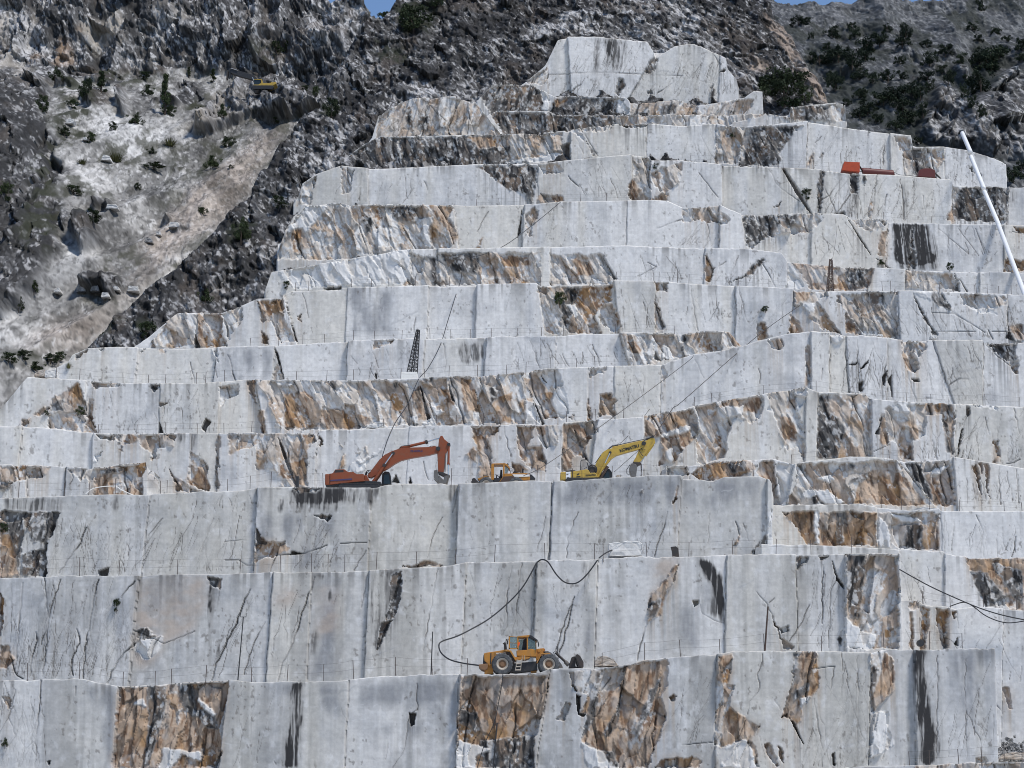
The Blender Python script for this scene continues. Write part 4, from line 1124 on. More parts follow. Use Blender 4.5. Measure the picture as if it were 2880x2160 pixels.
    Bc = mix(Bc, (.04, .036, .033), sst(.61, .70, fbm(q * 1.5, Z * .4, 5, seed + 63, .62)) * .6)
    Bc = Bc * (.72 + .56 * fine)[..., None]
    Wc = np.zeros_like(A) + col((.54, .49, .435))
    Wc = mix(Wc, (.43, .335, .26), sst(.42, .64, h * .45 + big * .3 + c1 * .25))
    Wc = mix(Wc, (.60, .595, .585), sst(.5, .62, g2 * .3 + fine * .35 + c2 * .35))
    Wc = mix(Wc, (.34, .22, .12), sst(.58, .72, fbm(q * .8, Z * .6, 4, seed + 64) * .6 + big * .4) * .75)
    Wc = mix(Wc, (.12, .105, .09), sst(.60, .72, g1) * .5)
    Wc = Wc * (.76 + .48 * fine)[..., None]
    Dc = np.zeros_like(A) + col((.12, .112, .105))
    Dc = mix(Dc, (.17, .13, .10), sst(.45, .65, h))
    Dc = mix(Dc, (.48, .47, .455), sst(.5, .6, g2 * .4 + fine * .3 + fbm(q * 1.6, Z * .9, 3, seed + 65) * .3))
    Dc = mix(Dc, (.028, .027, .027), sst(.5, .66, g1))
    Fc = np.zeros_like(A) + col((.66, .655, .645))
    Fc = mix(Fc, (.48, .44, .39), sst(.5, .8, c2 * .6 + h * .4) * .6)
    edge = np.maximum(np.maximum(sst(.07, .02, e1) * .55, sst(.05, .01, e2) * .2), jline)
    drip = np.zeros_like(crack); dark = np.zeros_like(crack)
    sb = np.clip(W["b"] + .5 * W["w"], 0, 1); sd = np.clip(W["d"] + W["k"] + .25 * (crack > .5), 0, 1)
    for i_ in range(nr):
        drip[i_] = sb[i_] if i_ == 0 else np.maximum(sb[i_], drip[i_ - 1] * .968)
        dark[i_] = sd[i_] if i_ == 0 else np.maximum(sd[i_], dark[i_ - 1] * .962)
    thin = fbm(X * 4.2, Z * .10, 4, seed + 86, .65)
    A = mix(A, (.44, .365, .29), blur(drip, 2) * (1 - raw) * sst(.40, .66, thin) * .8)
    A = mix(A, (.14, .135, .13), blur(dark, 2) * (1 - raw) * sst(.46, .68, fbm(X * 5.0 + 11, Z * .10, 4, seed + 87, .65)) * .8)
    halo = np.clip(blur(W["b"], 9) * 1.6 - .1, 0, 1) * sst(.42, .62, fbm(X * 1.1, Z * .35, 4, seed + 68)) * (1 - raw)
    A = mix(A, (.43, .355, .285), halo * .75)
    keep_ = sst(.56, .66, fbm(X * .8, Z * .55, 4, seed + 69, .6))
    for k, C in (("b", Bc), ("w", Wc), ("d", Dc), ("f", Fc)):
        m = blur(W[k], 1) * (1 - keep_ * (.35 if k in "bw" else .15))
        A = A * (1 - m[..., None]) + C * m[..., None]
    A = mix(A, (.07, .055, .045), edge * np.clip(W["b"] + W["w"] * .7, 0, 1) * .7)
    A = mix(A, (.09, .07, .055), W["k"] * .75)
    A = mix(A, (.075, .065, .055), crack * .85)
    # pale crushed rim around broken patches and along the upper edge
    rim = np.clip(blur(raw, 2) * (1 - raw) * 2.2, 0, 1)
    A = mix(A, (.68, .675, .66), rim * .55 * sst(.45, .6, vn(X * .9, Z * .9, seed + 75)))
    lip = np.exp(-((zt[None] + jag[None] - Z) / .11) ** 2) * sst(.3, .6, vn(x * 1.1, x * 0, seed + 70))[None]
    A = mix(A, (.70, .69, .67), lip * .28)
    off = off + lip * (vn(X * 5, Z * 5, seed + 71) - .3) * .05
    # ---- floor behind the edge, end walls
    FD = d.get("floor", 16)
    dist = np.array([FD, FD * .6, 6, 3.5, 2.2, 1.4, .8, .4, .15])[:, None]
    back = np.clip(dist / 2.0, 0, 1)
    Zf = (zt + jag)[None] * (1 - back) + zs[None] * back + (fbm(X[:1] * 1.5, dist * 1.5, 3, seed + 72) - .45) * .3 * np.exp(-dist / 3) - .18 * np.exp(-dist / .8)
    Yf = Y0 + off[:1] * np.exp(-dist) + dist
    Xf = np.repeat(x[None], len(dist), 0)
    Af = np.zeros(Xf.shape + (3,), np.float32) + col((.56, .55, .53)) * (.75 + .5 * vn(Xf * 3, dist * 3, seed + 73))[..., None]
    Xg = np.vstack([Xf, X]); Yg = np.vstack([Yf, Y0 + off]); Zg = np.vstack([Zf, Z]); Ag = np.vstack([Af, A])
    ends = np.array([.3, .8, 1.6, 2.6, 4, 6, 9, 13, FD])
    dd = np.vstack([dist, np.zeros((nr, 1))])
    def wall(ci, order):
        D = ends[::order][None]
        Yw = np.maximum(Yg[:, [ci]], Y0 + D + np.vstack([np.zeros((len(dist), 1)), off[:, [ci]]]))
        Xw = Xg[:, [ci]] + (vn(Zg[:, [ci]] * .8, D * .8, seed + 74) - .5) * .5 * (D > .2)
        return Xw + 0 * Yw, Yw, Zg[:, [ci]] + 0 * Yw, np.repeat(Ag[:, [ci]], len(ends), 1)
    L = wall(0, -1); Rr = wall(len(x) - 1, 1)
    Xg = np.hstack([L[0], Xg, Rr[0]]); Yg = np.hstack([L[1], Yg, Rr[1]]); Zg = np.hstack([L[2], Zg, Rr[2]]); Ag = np.concatenate([L[3], Ag, Rr[3]], 1)
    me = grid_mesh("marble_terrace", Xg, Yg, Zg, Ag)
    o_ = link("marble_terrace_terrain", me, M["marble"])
    tag(o_, kind="structure")
    d["x"] = x; d["off"] = off; d["Zg"] = Z
    return o_

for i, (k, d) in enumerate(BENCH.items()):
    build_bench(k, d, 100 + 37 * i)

def floor_z(k, x):
    a = BZ[k]
    return float(np.interp(x, a[0], a[1]))

def edge_z(k, x):
    a = BZ[k]
    return float(np.interp(x, a[0], a[3]))

def face_y(k, u, v):
    """world point on a terrace face seen at (u, v)"""
    d = BENCH[k]
    p = P(u, v, d["Y"])
    c = int(np.clip(np.searchsorted(d["x"], p.x), 0, len(d["x"]) - 1))
    r_ = int(np.clip(np.abs(d["Zg"][:, c] - p.z).argmin(), 0, d["off"].shape[0] - 1))
    return P(u, v, d["Y"] + float(d["off"][r_, c]))
# ---------------------------------------------------------------- natural slopes
def col(c):
    return np.array(c, np.float32)[None, None]

def mixc(a, c, t):
    return a + (col(c) - a) * t[..., None]

TERR = {}

def dark_rock(X, L, s, light):
    """weathered grey limestone with pale flecks; light 0..1"""
    a = fbm(X * .3, L * .3, 5, s, .62)
    k = X + L * .8
    kq = k + (fbm(X * .5, L * .5, 3, s + 20) - .5) * 2.2; lq = L - X * .3 + (fbm(X * .5 + 7, L * .5, 3, s + 21) - .5) * 2.2
    p1 = cells(kq / 2.6, lq / 4.2, s + 22); p2 = cells(kq / .8, lq / 1.3, s + 23); p3 = cells(kq / .33, lq / .45, s + 24)
    b1 = _h(p1[0], p1[1], s + 25); b2 = _h(p2[0], p2[1], s + 26); b3 = _h(p3[0], p3[1], s + 27)
    big = sst(.35, .65, fbm(X * .07, L * .07, 3, s + 28))
    tone = a * .5 + b1 * .2 + b2 * .18 + b3 * .12
    A = np.zeros(X.shape + (3,), np.float32) + col((.04, .04, .041))
    A = mixc(A, (.115, .115, .117), sst(.38, .58, tone + (big - .5) * .12))
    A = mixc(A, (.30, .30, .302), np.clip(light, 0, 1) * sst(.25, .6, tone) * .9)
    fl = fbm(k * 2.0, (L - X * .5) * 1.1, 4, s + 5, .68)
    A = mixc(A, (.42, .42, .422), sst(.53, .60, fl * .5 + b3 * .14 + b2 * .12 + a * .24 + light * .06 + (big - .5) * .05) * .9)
    A = mixc(A, (.018, .018, .019), np.maximum(sst(.52, .60, fbm(k * .8 + 3, L * .6, 5, s + 7, .66)) * .8, np.maximum(sst(.07, .02, p1[4]) * (b2 > .35), sst(.10, .03, p2[4]) * (b1 > .45) * .7)))
    A = mixc(A, (.13, .105, .085), sst(.60, .74, fbm(X * .25, L * .25, 4, s + 8)) * .35)
    A = A * (.7 + .6 * b3)[..., None]
    return A

def build_terrain(key, name, urange, vrange, yfun, step, shade, outline, seed, mat, xs=None):
    (x0, x1), (z0, z1), d = xs[0], xs[1], xs[2]
    x = np.arange(x0, x1, d); z = np.arange(z1, z0, -d * xs[3])
    X, Z = np.meshgrid(x, z)
    Y = yfun(X, Z)
    U, V = proj(X, Y, Z)
    Y, A, keep = shade(X, Y, Z, U, V)
    U, V = proj(X, Y, Z)
    TERR[key] = (X, Y, Z, U, V)
    me = grid_mesh(name, X, Y, Z, A, keep)
    o = link(name, me, mat)
    tag(o, kind="structure")
    return o

def at_terrain(key, u, v):
    X, Y, Z, U, V = TERR[key]
    i = np.argmin((U - u) ** 2 + (V - v) ** 2)
    i = np.unravel_index(i, U.shape)
    return Vector((float(X[i]), float(Y[i]), float(Z[i])))

# the dark ridge that the quarry is cut into
RIDGE_L = pts("Z 150,1050 T01 570,570 800,330 1130,30 1200,0 T00 1480,1370 1600,1200 1700,1050 1870,800 1950,740 2100,600 2130,400 2212,330 T10 130,160 160,120 235,95 290,42 300,20 325,-60")
RIDGE_R = pts("T20 560,-60 620,60 700,180 800,350 900,500 980,650 1010,760")
RIDGE_POLY = RIDGE_L + RIDGE_R + [(2420, 400), (2420, 1000), (150, 1200)]
R_LIGHT = [pts(p) for p in ("T10 1200,220 1500,80 1700,70 2000,150 2250,100 2250,300 2000,300 1650,240 1450,240 1300,230",
           "T20 -20,60 200,80 260,300 430,500 370,560 270,350 200,330 -20,290", "T10 1700,-40 2250,-40 2250,120 1900,100 1720,60",
           "T10 380,560 580,520 620,620 760,600 900,600 740,640 420,650 200,760", "T00 2000,1000 2212,900 2212,1100 2000,1180")]
R_BROWN = [pts(p) for p in ("T20 520,40 650,150 800,350 900,520 980,650 860,680 700,400 560,200", "T20 440,380 560,420 520,470 440,450")]
R_GREEN = [pts(p) for p in ("T10 350,60 680,-40 560,200 400,230", "T01 880,420 1020,450 1000,520 880,500", "T00 1500,1450 1650,1450 1640,1600 1500,1600",
           "T00 2060,650 2200,640 2200,760 2080,780", "T01 700,440 820,420 640,560 580,570", "T10 200,260 420,330 420,440 240,420")]

def poly_mask(U, V, polys, s, amp=26, r=3):
    wu = (fbm(U / 40, V / 40, 3, s) - .5) * amp; wv = (fbm(U / 40 + 9, V / 40, 3, s + 1) - .5) * amp
    m = np.zeros(U.shape, bool)
    for p in polys:
        m |= in_poly(U + wu, V + wv, p)
    return blur(m.astype(np.float32), r)

def ridge_y(X, Z):
    return 276 + 1.32 * (Z - 52) + np.clip(X - 25, 0, 60) * .25

def ridge_shade(X, Y, Z, U, V):
    L = Z * .75
    wu = (fbm(X * .35, L * .35, 4, 900) - .5) * 40
    inside = in_poly(U + wu, V + wu * .4, RIDGE_POLY)
    ins = inside.astype(np.float32)
    soft = blur(ins, 9) * ins
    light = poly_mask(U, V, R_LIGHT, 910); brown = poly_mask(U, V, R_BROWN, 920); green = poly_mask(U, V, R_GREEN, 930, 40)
    q = X + L * .5 + (fbm(X * .4, L * .4, 3, 909) - .5) * 3
    f1, c1, e1 = facets(q / 3.6, L / 4.6, 901, .8, .6)
    f2, c2, e2 = facets(q / 1.0, L / 1.5, 902, .8, .6)
    r = ridge(X * .18, L * .18, 4, 903)
    Y2 = Y + (r - .5) * -4.5 + f1 * 1.7 + f2 * .75 + facets(q / .42, L / .6, 908, .8, .6)[0] * .34 + (fbm(X * 1.6, L * 1.6, 4, 904, .65) - .5) * 1.2
    Y2 = Y2 + (1 - np.clip(soft * 1.9 - .9, 0, 1)) ** 2 * 9
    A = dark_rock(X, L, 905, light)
    A = mixc(A, (.42, .34, .28), brown * sst(.36, .6, fbm(X * .9 + L * .6, L * .25, 4, 906)) * .85)
    A = mixc(A, (.025, .03, .018), green * sst(.3, .6, fbm(X * 1.2, L, 3, 907)) * .9)
    A = mixc(A, (.03, .03, .03), sst(.06, .01, e1) * .4)
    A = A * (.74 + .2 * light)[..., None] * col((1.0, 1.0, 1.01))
    return Y2, A, inside

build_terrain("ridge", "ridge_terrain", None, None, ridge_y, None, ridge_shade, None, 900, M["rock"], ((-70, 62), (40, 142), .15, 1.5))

# the gully on the left: scree chutes between crags
G_ROCK = [pts(p) for p in ("T00 560,640 720,620 760,720 640,740 560,700", "T00 640,1330 760,1310 780,1380 660,1390", "T00 1080,1430 1180,1430 1170,1490 1090,1490", "T01 480,190 760,170 920,200 880,260 700,290 520,260", "T00 470,1480 640,1460 700,1560 560,1620", "T00 1040,640 1200,560 1330,560 1250,660 1100,700", "T00 -200,-100 2400,-100 2400,600 2080,620 1900,560 1750,480 1600,450 1400,470 1200,480 1000,510 700,540 500,560 200,560 -200,560",
   "T00 -200,560 250,560 330,650 300,800 350,950 400,1130 380,1300 470,1400 420,1680 -200,1680", "T01 -200,-20 350,-20 330,100 220,240 190,350 60,390 -200,400",
   "T00 1260,840 1300,740 1500,580 1560,540 1800,590 2080,620 2150,700 1900,760 1700,740 1600,760 1350,860", "T00 1500,440 2300,330 2300,700 1850,600 1600,520",
   "T00 590,640 740,650 720,690 600,690", "T00 790,640 900,640 880,690 800,690")]
G_LIGHT = [pts(p) for p in ("T00 1000,100 1150,60 1250,200 1150,260", "T00 1500,120 1650,60 1750,200 1600,280", "T00 1050,300 1300,330 1280,420 1100,400","T00 -200,60 150,60 330,300 400,430 250,480 230,540 100,500 -200,500", "T00 1980,100 2400,0 2400,380 2050,380", "T00 680,60 760,60 820,200 700,260",
   "T00 550,180 700,160 720,330 600,330", "T00 900,180 1050,200 1100,330 950,300", "T00 850,260 1000,480 800,480 700,430", "T00 1340,640 1700,580 1800,680 1500,740 1400,830 1330,790")]
G_BROWN = [pts(p) for p in ("T00 400,300 460,330 490,450 370,450", "T00 540,200 580,210 570,280 540,270", "T00 230,390 300,400 290,470 240,470")]
G_GREEN = [pts(p) for p in ("T00 250,900 330,900 420,1400 380,1659 200,1659","T00 1300,1000 1500,960 1450,1080 1300,1140 1240,1100", "T00 1240,680 1380,660 1300,760 1230,740","T00 360,560 700,560 700,650 640,800 600,950 380,960 340,800", "T00 480,540 1000,500 980,560 500,600", "T00 900,1080 1090,1020 1060,1080 920,1110",
   "T00 640,860 720,960 760,1080 700,1060 650,940", "T00 1320,980 1500,900 1700,760 1620,860 1480,940 1340,1010", "T00 1040,680 1150,680 1140,740 1060,760", "T00 730,770 930,740 930,800 800,800",
   "T01 0,640 200,600 420,640 400,700 200,740 0,690", "T00 1600,360 1800,330 1850,420 1650,450", "T00 1290,1360 1400,1340 1380,1400 1300,1420", "T00 500,1380 650,1360 640,1450 520,1450")]
G_GRAVEL = [pts(p) for p in ("T00 870,1090 1100,1000 1500,820 1750,760 1440,950 1100,1130 1000,1200", "T00 880,700 1050,660 1040,740 950,770", "T00 950,1100 1200,1050 1150,1250 960,1300", "T00 860,1480 1000,1440 980,1560 880,1540")]
G_PINK = [pts(p) for p in ("T00 1900,780 1700,1050 1500,1350 1200,1680 880,1680 1000,1500 1350,1150 1600,950", "T01 1180,-20 800,330 600,570 60,620 300,480 800,320 1000,0", "T01 250,420 560,380 600,440 300,500", "T01 560,160 760,120 740,190 600,210")]
G_WHITE = [pts(p) for p in ("T01 -200,400 400,80 600,-20 560,150 300,350 -200,600", "T00 450,1430 560,1490 560,1680 420,1680", "T00 650,720 900,820 1240,820 1000,1000 800,1020 660,900 ")]

KNOLL = pts("F 150,1100 400,930 640,800 760,730 900,790 1150,860 1450,895 1650,915 1900,930 2150,1000 T00 2140,700 1900,760 1700,740 1600,760 1350,860 1260,840")

def gully_y(X, Z):
    y = 300 + 1.78 * (Z - 58)
    y = np.where(Z > 142, 449.5 + (Z - 142) * .75, y)
    return y - np.clip(-52 - X, 0, 40) * .7 * sst(150, 110, Z)

def gully_shade(X, Y, Z, U, V):
    L = Z * .62
    inside = np.ones(X.shape, bool)
    # the skyline notch on the right of the back crag
    sky = pts("T00 1600,-300 2120,-60 2150,6 2212,20 T10 60,-30 150,0 170,60 205,95 400,120 500,-300")
    cut = in_poly(U + (vn(X * .6, L * .6, 1) - .5) * 16, V + (vn(X * .6, L * .6, 2) - .5) * 16, sky)
    inside &= ~cut
    rock = poly_mask(U, V, G_ROCK, 1010, 90, 2); light = poly_mask(U, V, G_LIGHT, 1020, 40, 5); brown = poly_mask(U, V, G_BROWN, 1030)
    green = poly_mask(U, V, G_GREEN, 1040, 60, 4); grav = poly_mask(U, V, G_GRAVEL, 1050, 40, 8); pink = poly_mask(U, V, G_PINK, 1060, 30, 8); white = poly_mask(U, V, G_WHITE, 1070, 40, 8)
    q = X + L * .7 + (fbm(X * .2, L * .2, 3, 1018) - .5) * 7
    f1, c1, e1 = facets(q / 5.5, L / 8, 1001, .8, .6)
    f2, c2, e2 = facets(q / 1.5, L / 2.4, 1002, .8, .6)
    r = ridge(X * .11, L * .09, 4, 1003)
    Y2 = Y + rock * ((r - .5) * -11 + f1 * 4.2 + f2 * 1.2 + facets(q / .55, L / .9, 1008, .8, .6)[0] * .5 - 2.0) + (fbm(X * 1.1, L * 1.1, 5, 1004, .68) - .5) * (1.6 - .3 * rock)
    Y2 = Y2 + (1 - rock) * ((ridge((X - L) * .10, (X + L) * .05, 3, 1005) - .5) * -7 + (vn(X * 2.2, L * 2.2, 1006) - .5) * .5)
    kn_ = blur(in_poly(U + (vn(X * 1.2, L * 1.2, 5) - .5) * 8, V + (vn(X * 1.2, L * 1.2, 6) - .5) * 6 - 14, KNOLL).astype(np.float32), 2)
    Y2 = Y2 - kn_ * (5 + (fbm(X * .7, L * .7, 3, 1025) - .5) * 2)
    rock = np.maximum(rock, kn_); light = np.maximum(light, kn_ * .9)
    n = fbm(X * 1.8, L * 1.8, 3, 1011); n2 = fbm(X * .3, L * .25, 3, 1012)
    A = np.zeros(X.shape + (3,), np.float32) + col((.262, .258, .25))
    A = mixc(A, (.40, .395, .385), sst(.4, .65, n2))
    A = mixc(A, (.33, .285, .25), pink * .75)
    A = mixc(A, (.56, .56, .555), white * .8)
    A = mixc(A, (.15, .15, .15), grav * .8)
    # stones: pale and dark grains, coarser in the gravel
    n4 = fbm(X * .7, L * .7, 4, 1021, .6)
    s1 = cells(X / .85 + n * .6, L / .6, 1030); s2 = cells(X / .38, L / .30 + n * .6, 1031)
    q1 = _h(s1[0], s1[1], 1032); q2 = _h(s2[0], s2[1], 1033)
    A = A * (.1 + .9 * n4 + .35 * q1 + .55 * q2)[..., None]
    A = mixc(A, (.55, .55, .545), sst(.60, .67, fbm(X * 2.0, L * 2.0, 4, 1013, .7) * .6 + q1 * .2 + q2 * .2) * .75 * (1 - pink * .5))
    A = A * lerp(.62, 1.15, sst(.36, .62, fbm(X * .16 + L * .2, L * .10 - X * .06, 4, 1034, .6)))[..., None]
    A = mixc(A, (.05, .05, .05), sst(.57, .66, fbm(X * 2.0, L * 2.0, 4, 1014, .7)) * (.55 + .35 * grav))
    A = mixc(A, (.06, .062, .045), sst(.53, .62, fbm(X * .55, L * .55, 5, 1015, .62)) * .75 * (1 - pink * .7) * sst(.35, .6, fbm(X * .13, L * .13, 2, 1022)))
    A = A * .86
    K = (dark_rock(X, L, 1016, light * .9) * .86 + .018) * lerp(.74, 1.05, sst(110, 150, Z))[..., None] * col((1.0, 1.0, 1.01))
    A = A * (1 - rock[..., None]) + K * rock[..., None]
    A = mixc(A, (.30, .20, .125), brown * .5)
    A = mixc(A, (.40, .37, .33), light * sst(.45, .65, fbm(X * .25, L * .2, 3, 1019)) * .7 * sst(760, 500, U))
    A = mixc(A, (.034, .037, .024), green * sst(.42, .56, fbm(X * .9, L * .9, 4, 1017)) * .9)
    return Y2, A, inside

build_terrain("gully", "gully_terrain", None, None, gully_y, None, gully_shade, None, 1000, M["scree"], ((-122, -8), (40, 212), .17, 2.0))

# the far hillside on the right
H_TOP = pts("T20 300,-200 500,-20 700,5 900,10 1100,6 1280,8 1400,20 1480,29 1660,32 1770,4 1900,-20 2212,-60 2500,-60")
H_ROCK = [pts(p) for p in ("T20 1660,520 1560,680 1530,880 1700,960 2000,1030 2300,1080 2300,500 2050,470 1980,640 1800,760", "T20 1760,460 1850,440 1830,520 1780,520", "T20 890,450 1100,470 1000,490", "T20 1440,500 1560,520 1500,560")]
H_GRAV = [pts(p) for p in ("T20 1920,110 2120,80 2212,160 2212,260 1950,200", "T20 1290,720 1430,720 1400,790 1300,770", "T20 1700,250 1850,240 1900,320 1780,340", "T20 700,10 1400,20 1750,30 1600,180 1200,160 720,120")]
H_GREEN = [pts(p) for p in ("T20 800,330 1200,300 1250,420 1000,450 820,400", "T20 930,480 1060,480 1080,640 980,640", "T20 1100,620 1560,560 1520,900 1300,860 1120,760", "T20 1850,320 2100,300 2080,560 2000,620 1860,540", "T20 1680,420 1760,560 1720,580 1660,500")]

def hill_y(X, Z):
    return 520 + 1.55 * (Z - 130)

def hill_shade(X, Y, Z, U, V):
    L = Z * .62
    top = np.array(H_TOP)
    rdg = np.interp(U, top[:, 0], top[:, 1]) + (vn(X * .8, X * 0, 1101) - .5) * 3
    inside = V > rdg
    rock = poly_mask(U, V, H_ROCK, 1110, 40, 3); grav = poly_mask(U, V, H_GRAV, 1120, 40, 6); green = poly_mask(U, V, H_GREEN, 1130, 60, 4)
    q = X - L * .9 + (fbm(X * .15, L * .15, 3, 1114) - .5) * 8
    f1, c1, e1 = facets(q / 6, L / 7, 1102, .8, .5)
    f2, c2, e2 = facets(q / 1.6, L / 2.2, 1115, .8, .5)
    Y2 = Y + (ridge(X * .06, L * .05, 4, 1103) - .5) * -16 + rock * (f1 * 4.5 + f2 * 1.6 - 6) + (fbm(X * .7, L * .7, 5, 1105, .68) - .5) * 3.4
    s2 = cells(X / .6, L / .42, 1116); s1 = cells(X / 1.5, L / .9, 1117)
    q1 = _h(s1[0], s1[1], 1118); q2 = _h(s2[0], s2[1], 1119)
    n = fbm(X * .9, L * .9, 4, 1106)
    A = np.zeros(X.shape + (3,), np.float32) + col((.072, .076, .081))
    A = mixc(A, (.11, .115, .121), grav * .8)
    A = A * (.15 + .9 * fbm(X * 1.0, L * 1.0, 4, 1113, .7) + .4 * q1 + .4 * q2)[..., None]
    A = mixc(A, (.26, .265, .27), sst(.55, .62, fbm(X * 1.1, L * 1.3, 4, 1107, .68) * .6 + q1 * .2 + q2 * .2) * .7)
    A = mixc(A, (.03, .034, .026), sst(.47, .60, fbm(X * .25, L * .25, 5, 1108, .62)) * .8 * (1 - grav * .7))
    K = dark_rock(X * .7, L * .5, 1109, rock * .25)
    A = A * (1 - rock[..., None]) + K * rock[..., None]
    A = mixc(A, (.022, .028, .024), np.clip(blur(green, 12) * 1.3, 0, 1) * sst(.34, .52, fbm(X * .35, L * .35, 5, 1112, .62)) * .9)
    A = A * .8 + col((.004, .005, .007))  # slight blue lift over all hill colours: distance haze put into the albedo
    return Y2, A, inside

build_terrain("hill", "hill", None, None, hill_y, None, hill_shade, None, 1100, M["rock"], ((44, 158), (90, 262), .24, 1.9))

# the quarry floor in front, out to the horizon
gx = np.concatenate([np.linspace(-3000, -120, 14), np.linspace(-100, 100, 41), np.linspace(120, 3000, 14)])
gy = np.concatenate([np.linspace(-2500, -20, 12), np.linspace(0, 195, 40), np.linspace(230, 3000, 14)])
GX, GY = np.meshgrid(gx, gy)
GA = np.zeros(GX.shape + (3,), np.float32) + col((.42, .41, .39))
gm = grid_mesh("ground", GX, GY, np.full_like(GX, -2.6), GA)
tag(link("ground", gm, M["scree"]), kind="structure")
# ---------------------------------------------------------------- mesh builder for made things
class MB:
    def __init__(self):
        self.v = []; self.f = []

    def add(self, vs, fs):
        n = len(self.v)
        self.v += [tuple(map(float, q)) for q in vs]
        self.f += [tuple(n + i for i in f) for f in fs]
        return self

    def prism(self, pl, y0, y1, y0b=None):
        """side outline [(x, z)] given thickness along y"""
        n = len(pl)
        vs = [(x, y0, z) for x, z in pl] + [(x, y1, z) for x, z in pl]
        fs = [tuple(range(n - 1, -1, -1)), tuple(range(n, 2 * n))]
        fs += [(i, (i + 1) % n, n + (i + 1) % n, n + i) for i in range(n)]
        return self.add(vs, fs)

    def box(self, x0, x1, y0, y1, z0, z1):
        return self.prism([(x0, z0), (x1, z0), (x1, z1), (x0, z1)], y0, y1)

    def tube(self, path, r, n=8, r2=None):
        path = [Vector(p) for p in path]
        rings = []
        m = len(path)
        for i, p in enumerate(path):
            t = (path[min(i + 1, m - 1)] - path[max(i - 1, 0)])
            t = t.normalized() if t.length > 1e-9 else Vector((0, 0, 1))
            a = t.cross(Vector((0, 1, 0)))
            if a.length < 1e-3:
                a = t.cross(Vector((1, 0, 0)))
            a.normalize(); b_ = t.cross(a)
            rr = r if r2 is None else r + (r2 - r) * i / (m - 1)
            rings.append([p + (a * math.cos(2 * math.pi * k / n) + b_ * math.sin(2 * math.pi * k / n)) * rr for k in range(n)])
        vs = [q for ring in rings for q in ring]
        fs = []
        for i in range(m - 1):
            for k in range(n):
                fs.append((i * n + k, i * n + (k + 1) % n, (i + 1) * n + (k + 1) % n, (i + 1) * n + k))
        fs.append(tuple(range(n - 1, -1, -1))); fs.append(tuple(range((m - 1) * n, m * n)))
        return self.add(vs, fs)

    def lathe(self, cx, cz, prof, n=40, knob=None):
        """ring profile [(radius, y)] turned about the y axis through (cx, cz)"""
        m = len(prof)
        vs = []
        for k in range(n):
            a = 2 * math.pi * k / n
            for j, (r, y) in enumerate(prof):
                rr = r + (knob(k, j) if knob else 0)
                vs.append((cx + rr * math.cos(a), y, cz + rr * math.sin(a)))
        fs = []
        for k in range(n):
            for j in range(m):
                j2 = (j + 1) % m
                fs.append((k * m + j, k * m + j2, ((k + 1) % n) * m + j2, ((k + 1) % n) * m + j))
        return self.add(vs, fs)

    def disc(self, cx, cz, r, y0, y1, n=20):
        return self.prism([(cx + r * math.cos(2 * math.pi * k / n), cz + r * math.sin(2 * math.pi * k / n)) for k in range(n)], y0, y1)

    def build(self, name, mat, parent=None, bevel=0.0, smooth=False):
        me = bpy.data.meshes.new(name)
        me.from_pydata(self.v, [], self.f)
        bm = bmesh.new(); bm.from_mesh(me)
        bmesh.ops.recalc_face_normals(bm, faces=bm.faces)
        if bevel:
            es = [e for e in bm.edges if len(e.link_faces) == 2 and e.calc_face_angle(0) > .5]
            bmesh.ops.bevel(bm, geom=es, offset=bevel, segments=2, affect='EDGES', clamp_overlap=True, profile=.6)
        bm.to_mesh(me); bm.free()
        if smooth:
            me.polygons.foreach_set("use_smooth", np.ones(len(me.polygons), bool))
        return link(name, me, mat, parent)

def text_mesh(name, body, size, loc, parent, mat, tilt=0.0, squash=1.0):
    """raised lettering on a side facing the camera"""
    c = bpy.data.curves.new(name, 'FONT')
    c.body = body; c.size = size; c.extrude = .012; c.offset = size * .025
    c.align_x = 'CENTER'; c.align_y = 'CENTER'
    t = bpy.data.objects.new(name + "_curve", c)
    COL.objects.link(t)
    me = bpy.data.meshes.new_from_object(t.evaluated_get(bpy.context.evaluated_depsgraph_get()))
    bpy.data.objects.remove(t); bpy.data.curves.remove(c)
    me.name = name
    me.transform(Matrix.Diagonal((1, squash, 1, 1)))
    me.transform(Matrix.Translation(loc) @ Matrix.Rotation(-tilt, 4, 'Y') @ Matrix.Rotation(R(90), 4, 'X'))
    me.materials.clear()
    return link(name, me, mat, parent)

class Frame:
    """local metres of a machine from pixels of a close-up of the photograph"""
    def __init__(self, tile, u, bench, back, vbase=None, Y=None, z=None):
        self.tile = tile
        self.Y = BENCH[bench]["Y"] + back if bench else Y
        p0 = P(u, 1000, self.Y)
        zg = z
        if bench:
            x = p0.x
            for _ in range(3):
                zg = floor_z(bench, x)
                ub, vb = proj(np.array(x), np.array(self.Y), np.array(zg))
                x = float(P(u, float(vb), self.Y).x)
            self.x = x
        else:
            self.x = float(P(u, vbase, self.Y).x); zg = float(P(u, vbase, self.Y).z)
        self.z = zg
        self.u0, self.v0 = [float(a) for a in proj(np.array(self.x), np.array(self.Y), np.array(self.z))]
        self.s = (self.Y * CP + self.z * SP) / FPX
        self.loc = (self.x, self.Y, self.z)

    def __call__(self, s):
        return [((u - self.u0) * self.s, (self.v0 - v) * self.s) for u, v in pts(s, self.tile)]

    def one(self, x, y):
        return self("%f,%f" % (x, y))[0]

# ---------------------------------------------------------------- the orange excavator
Fo = Frame("O", 1000, "B3", 4.0)
G_EXC = "excavators parked on the quarry terraces"
ox = empty("excavator", Fo.loc, "big orange excavator with its boom raised and bucket down, parked at the terrace edge", "excavator", G_EXC)
def path3(F, s, y):
    return [(x, y, z) for x, z in F(s)]
ground_z = 0.0
zt_ = Fo.one(100, 890)[1]
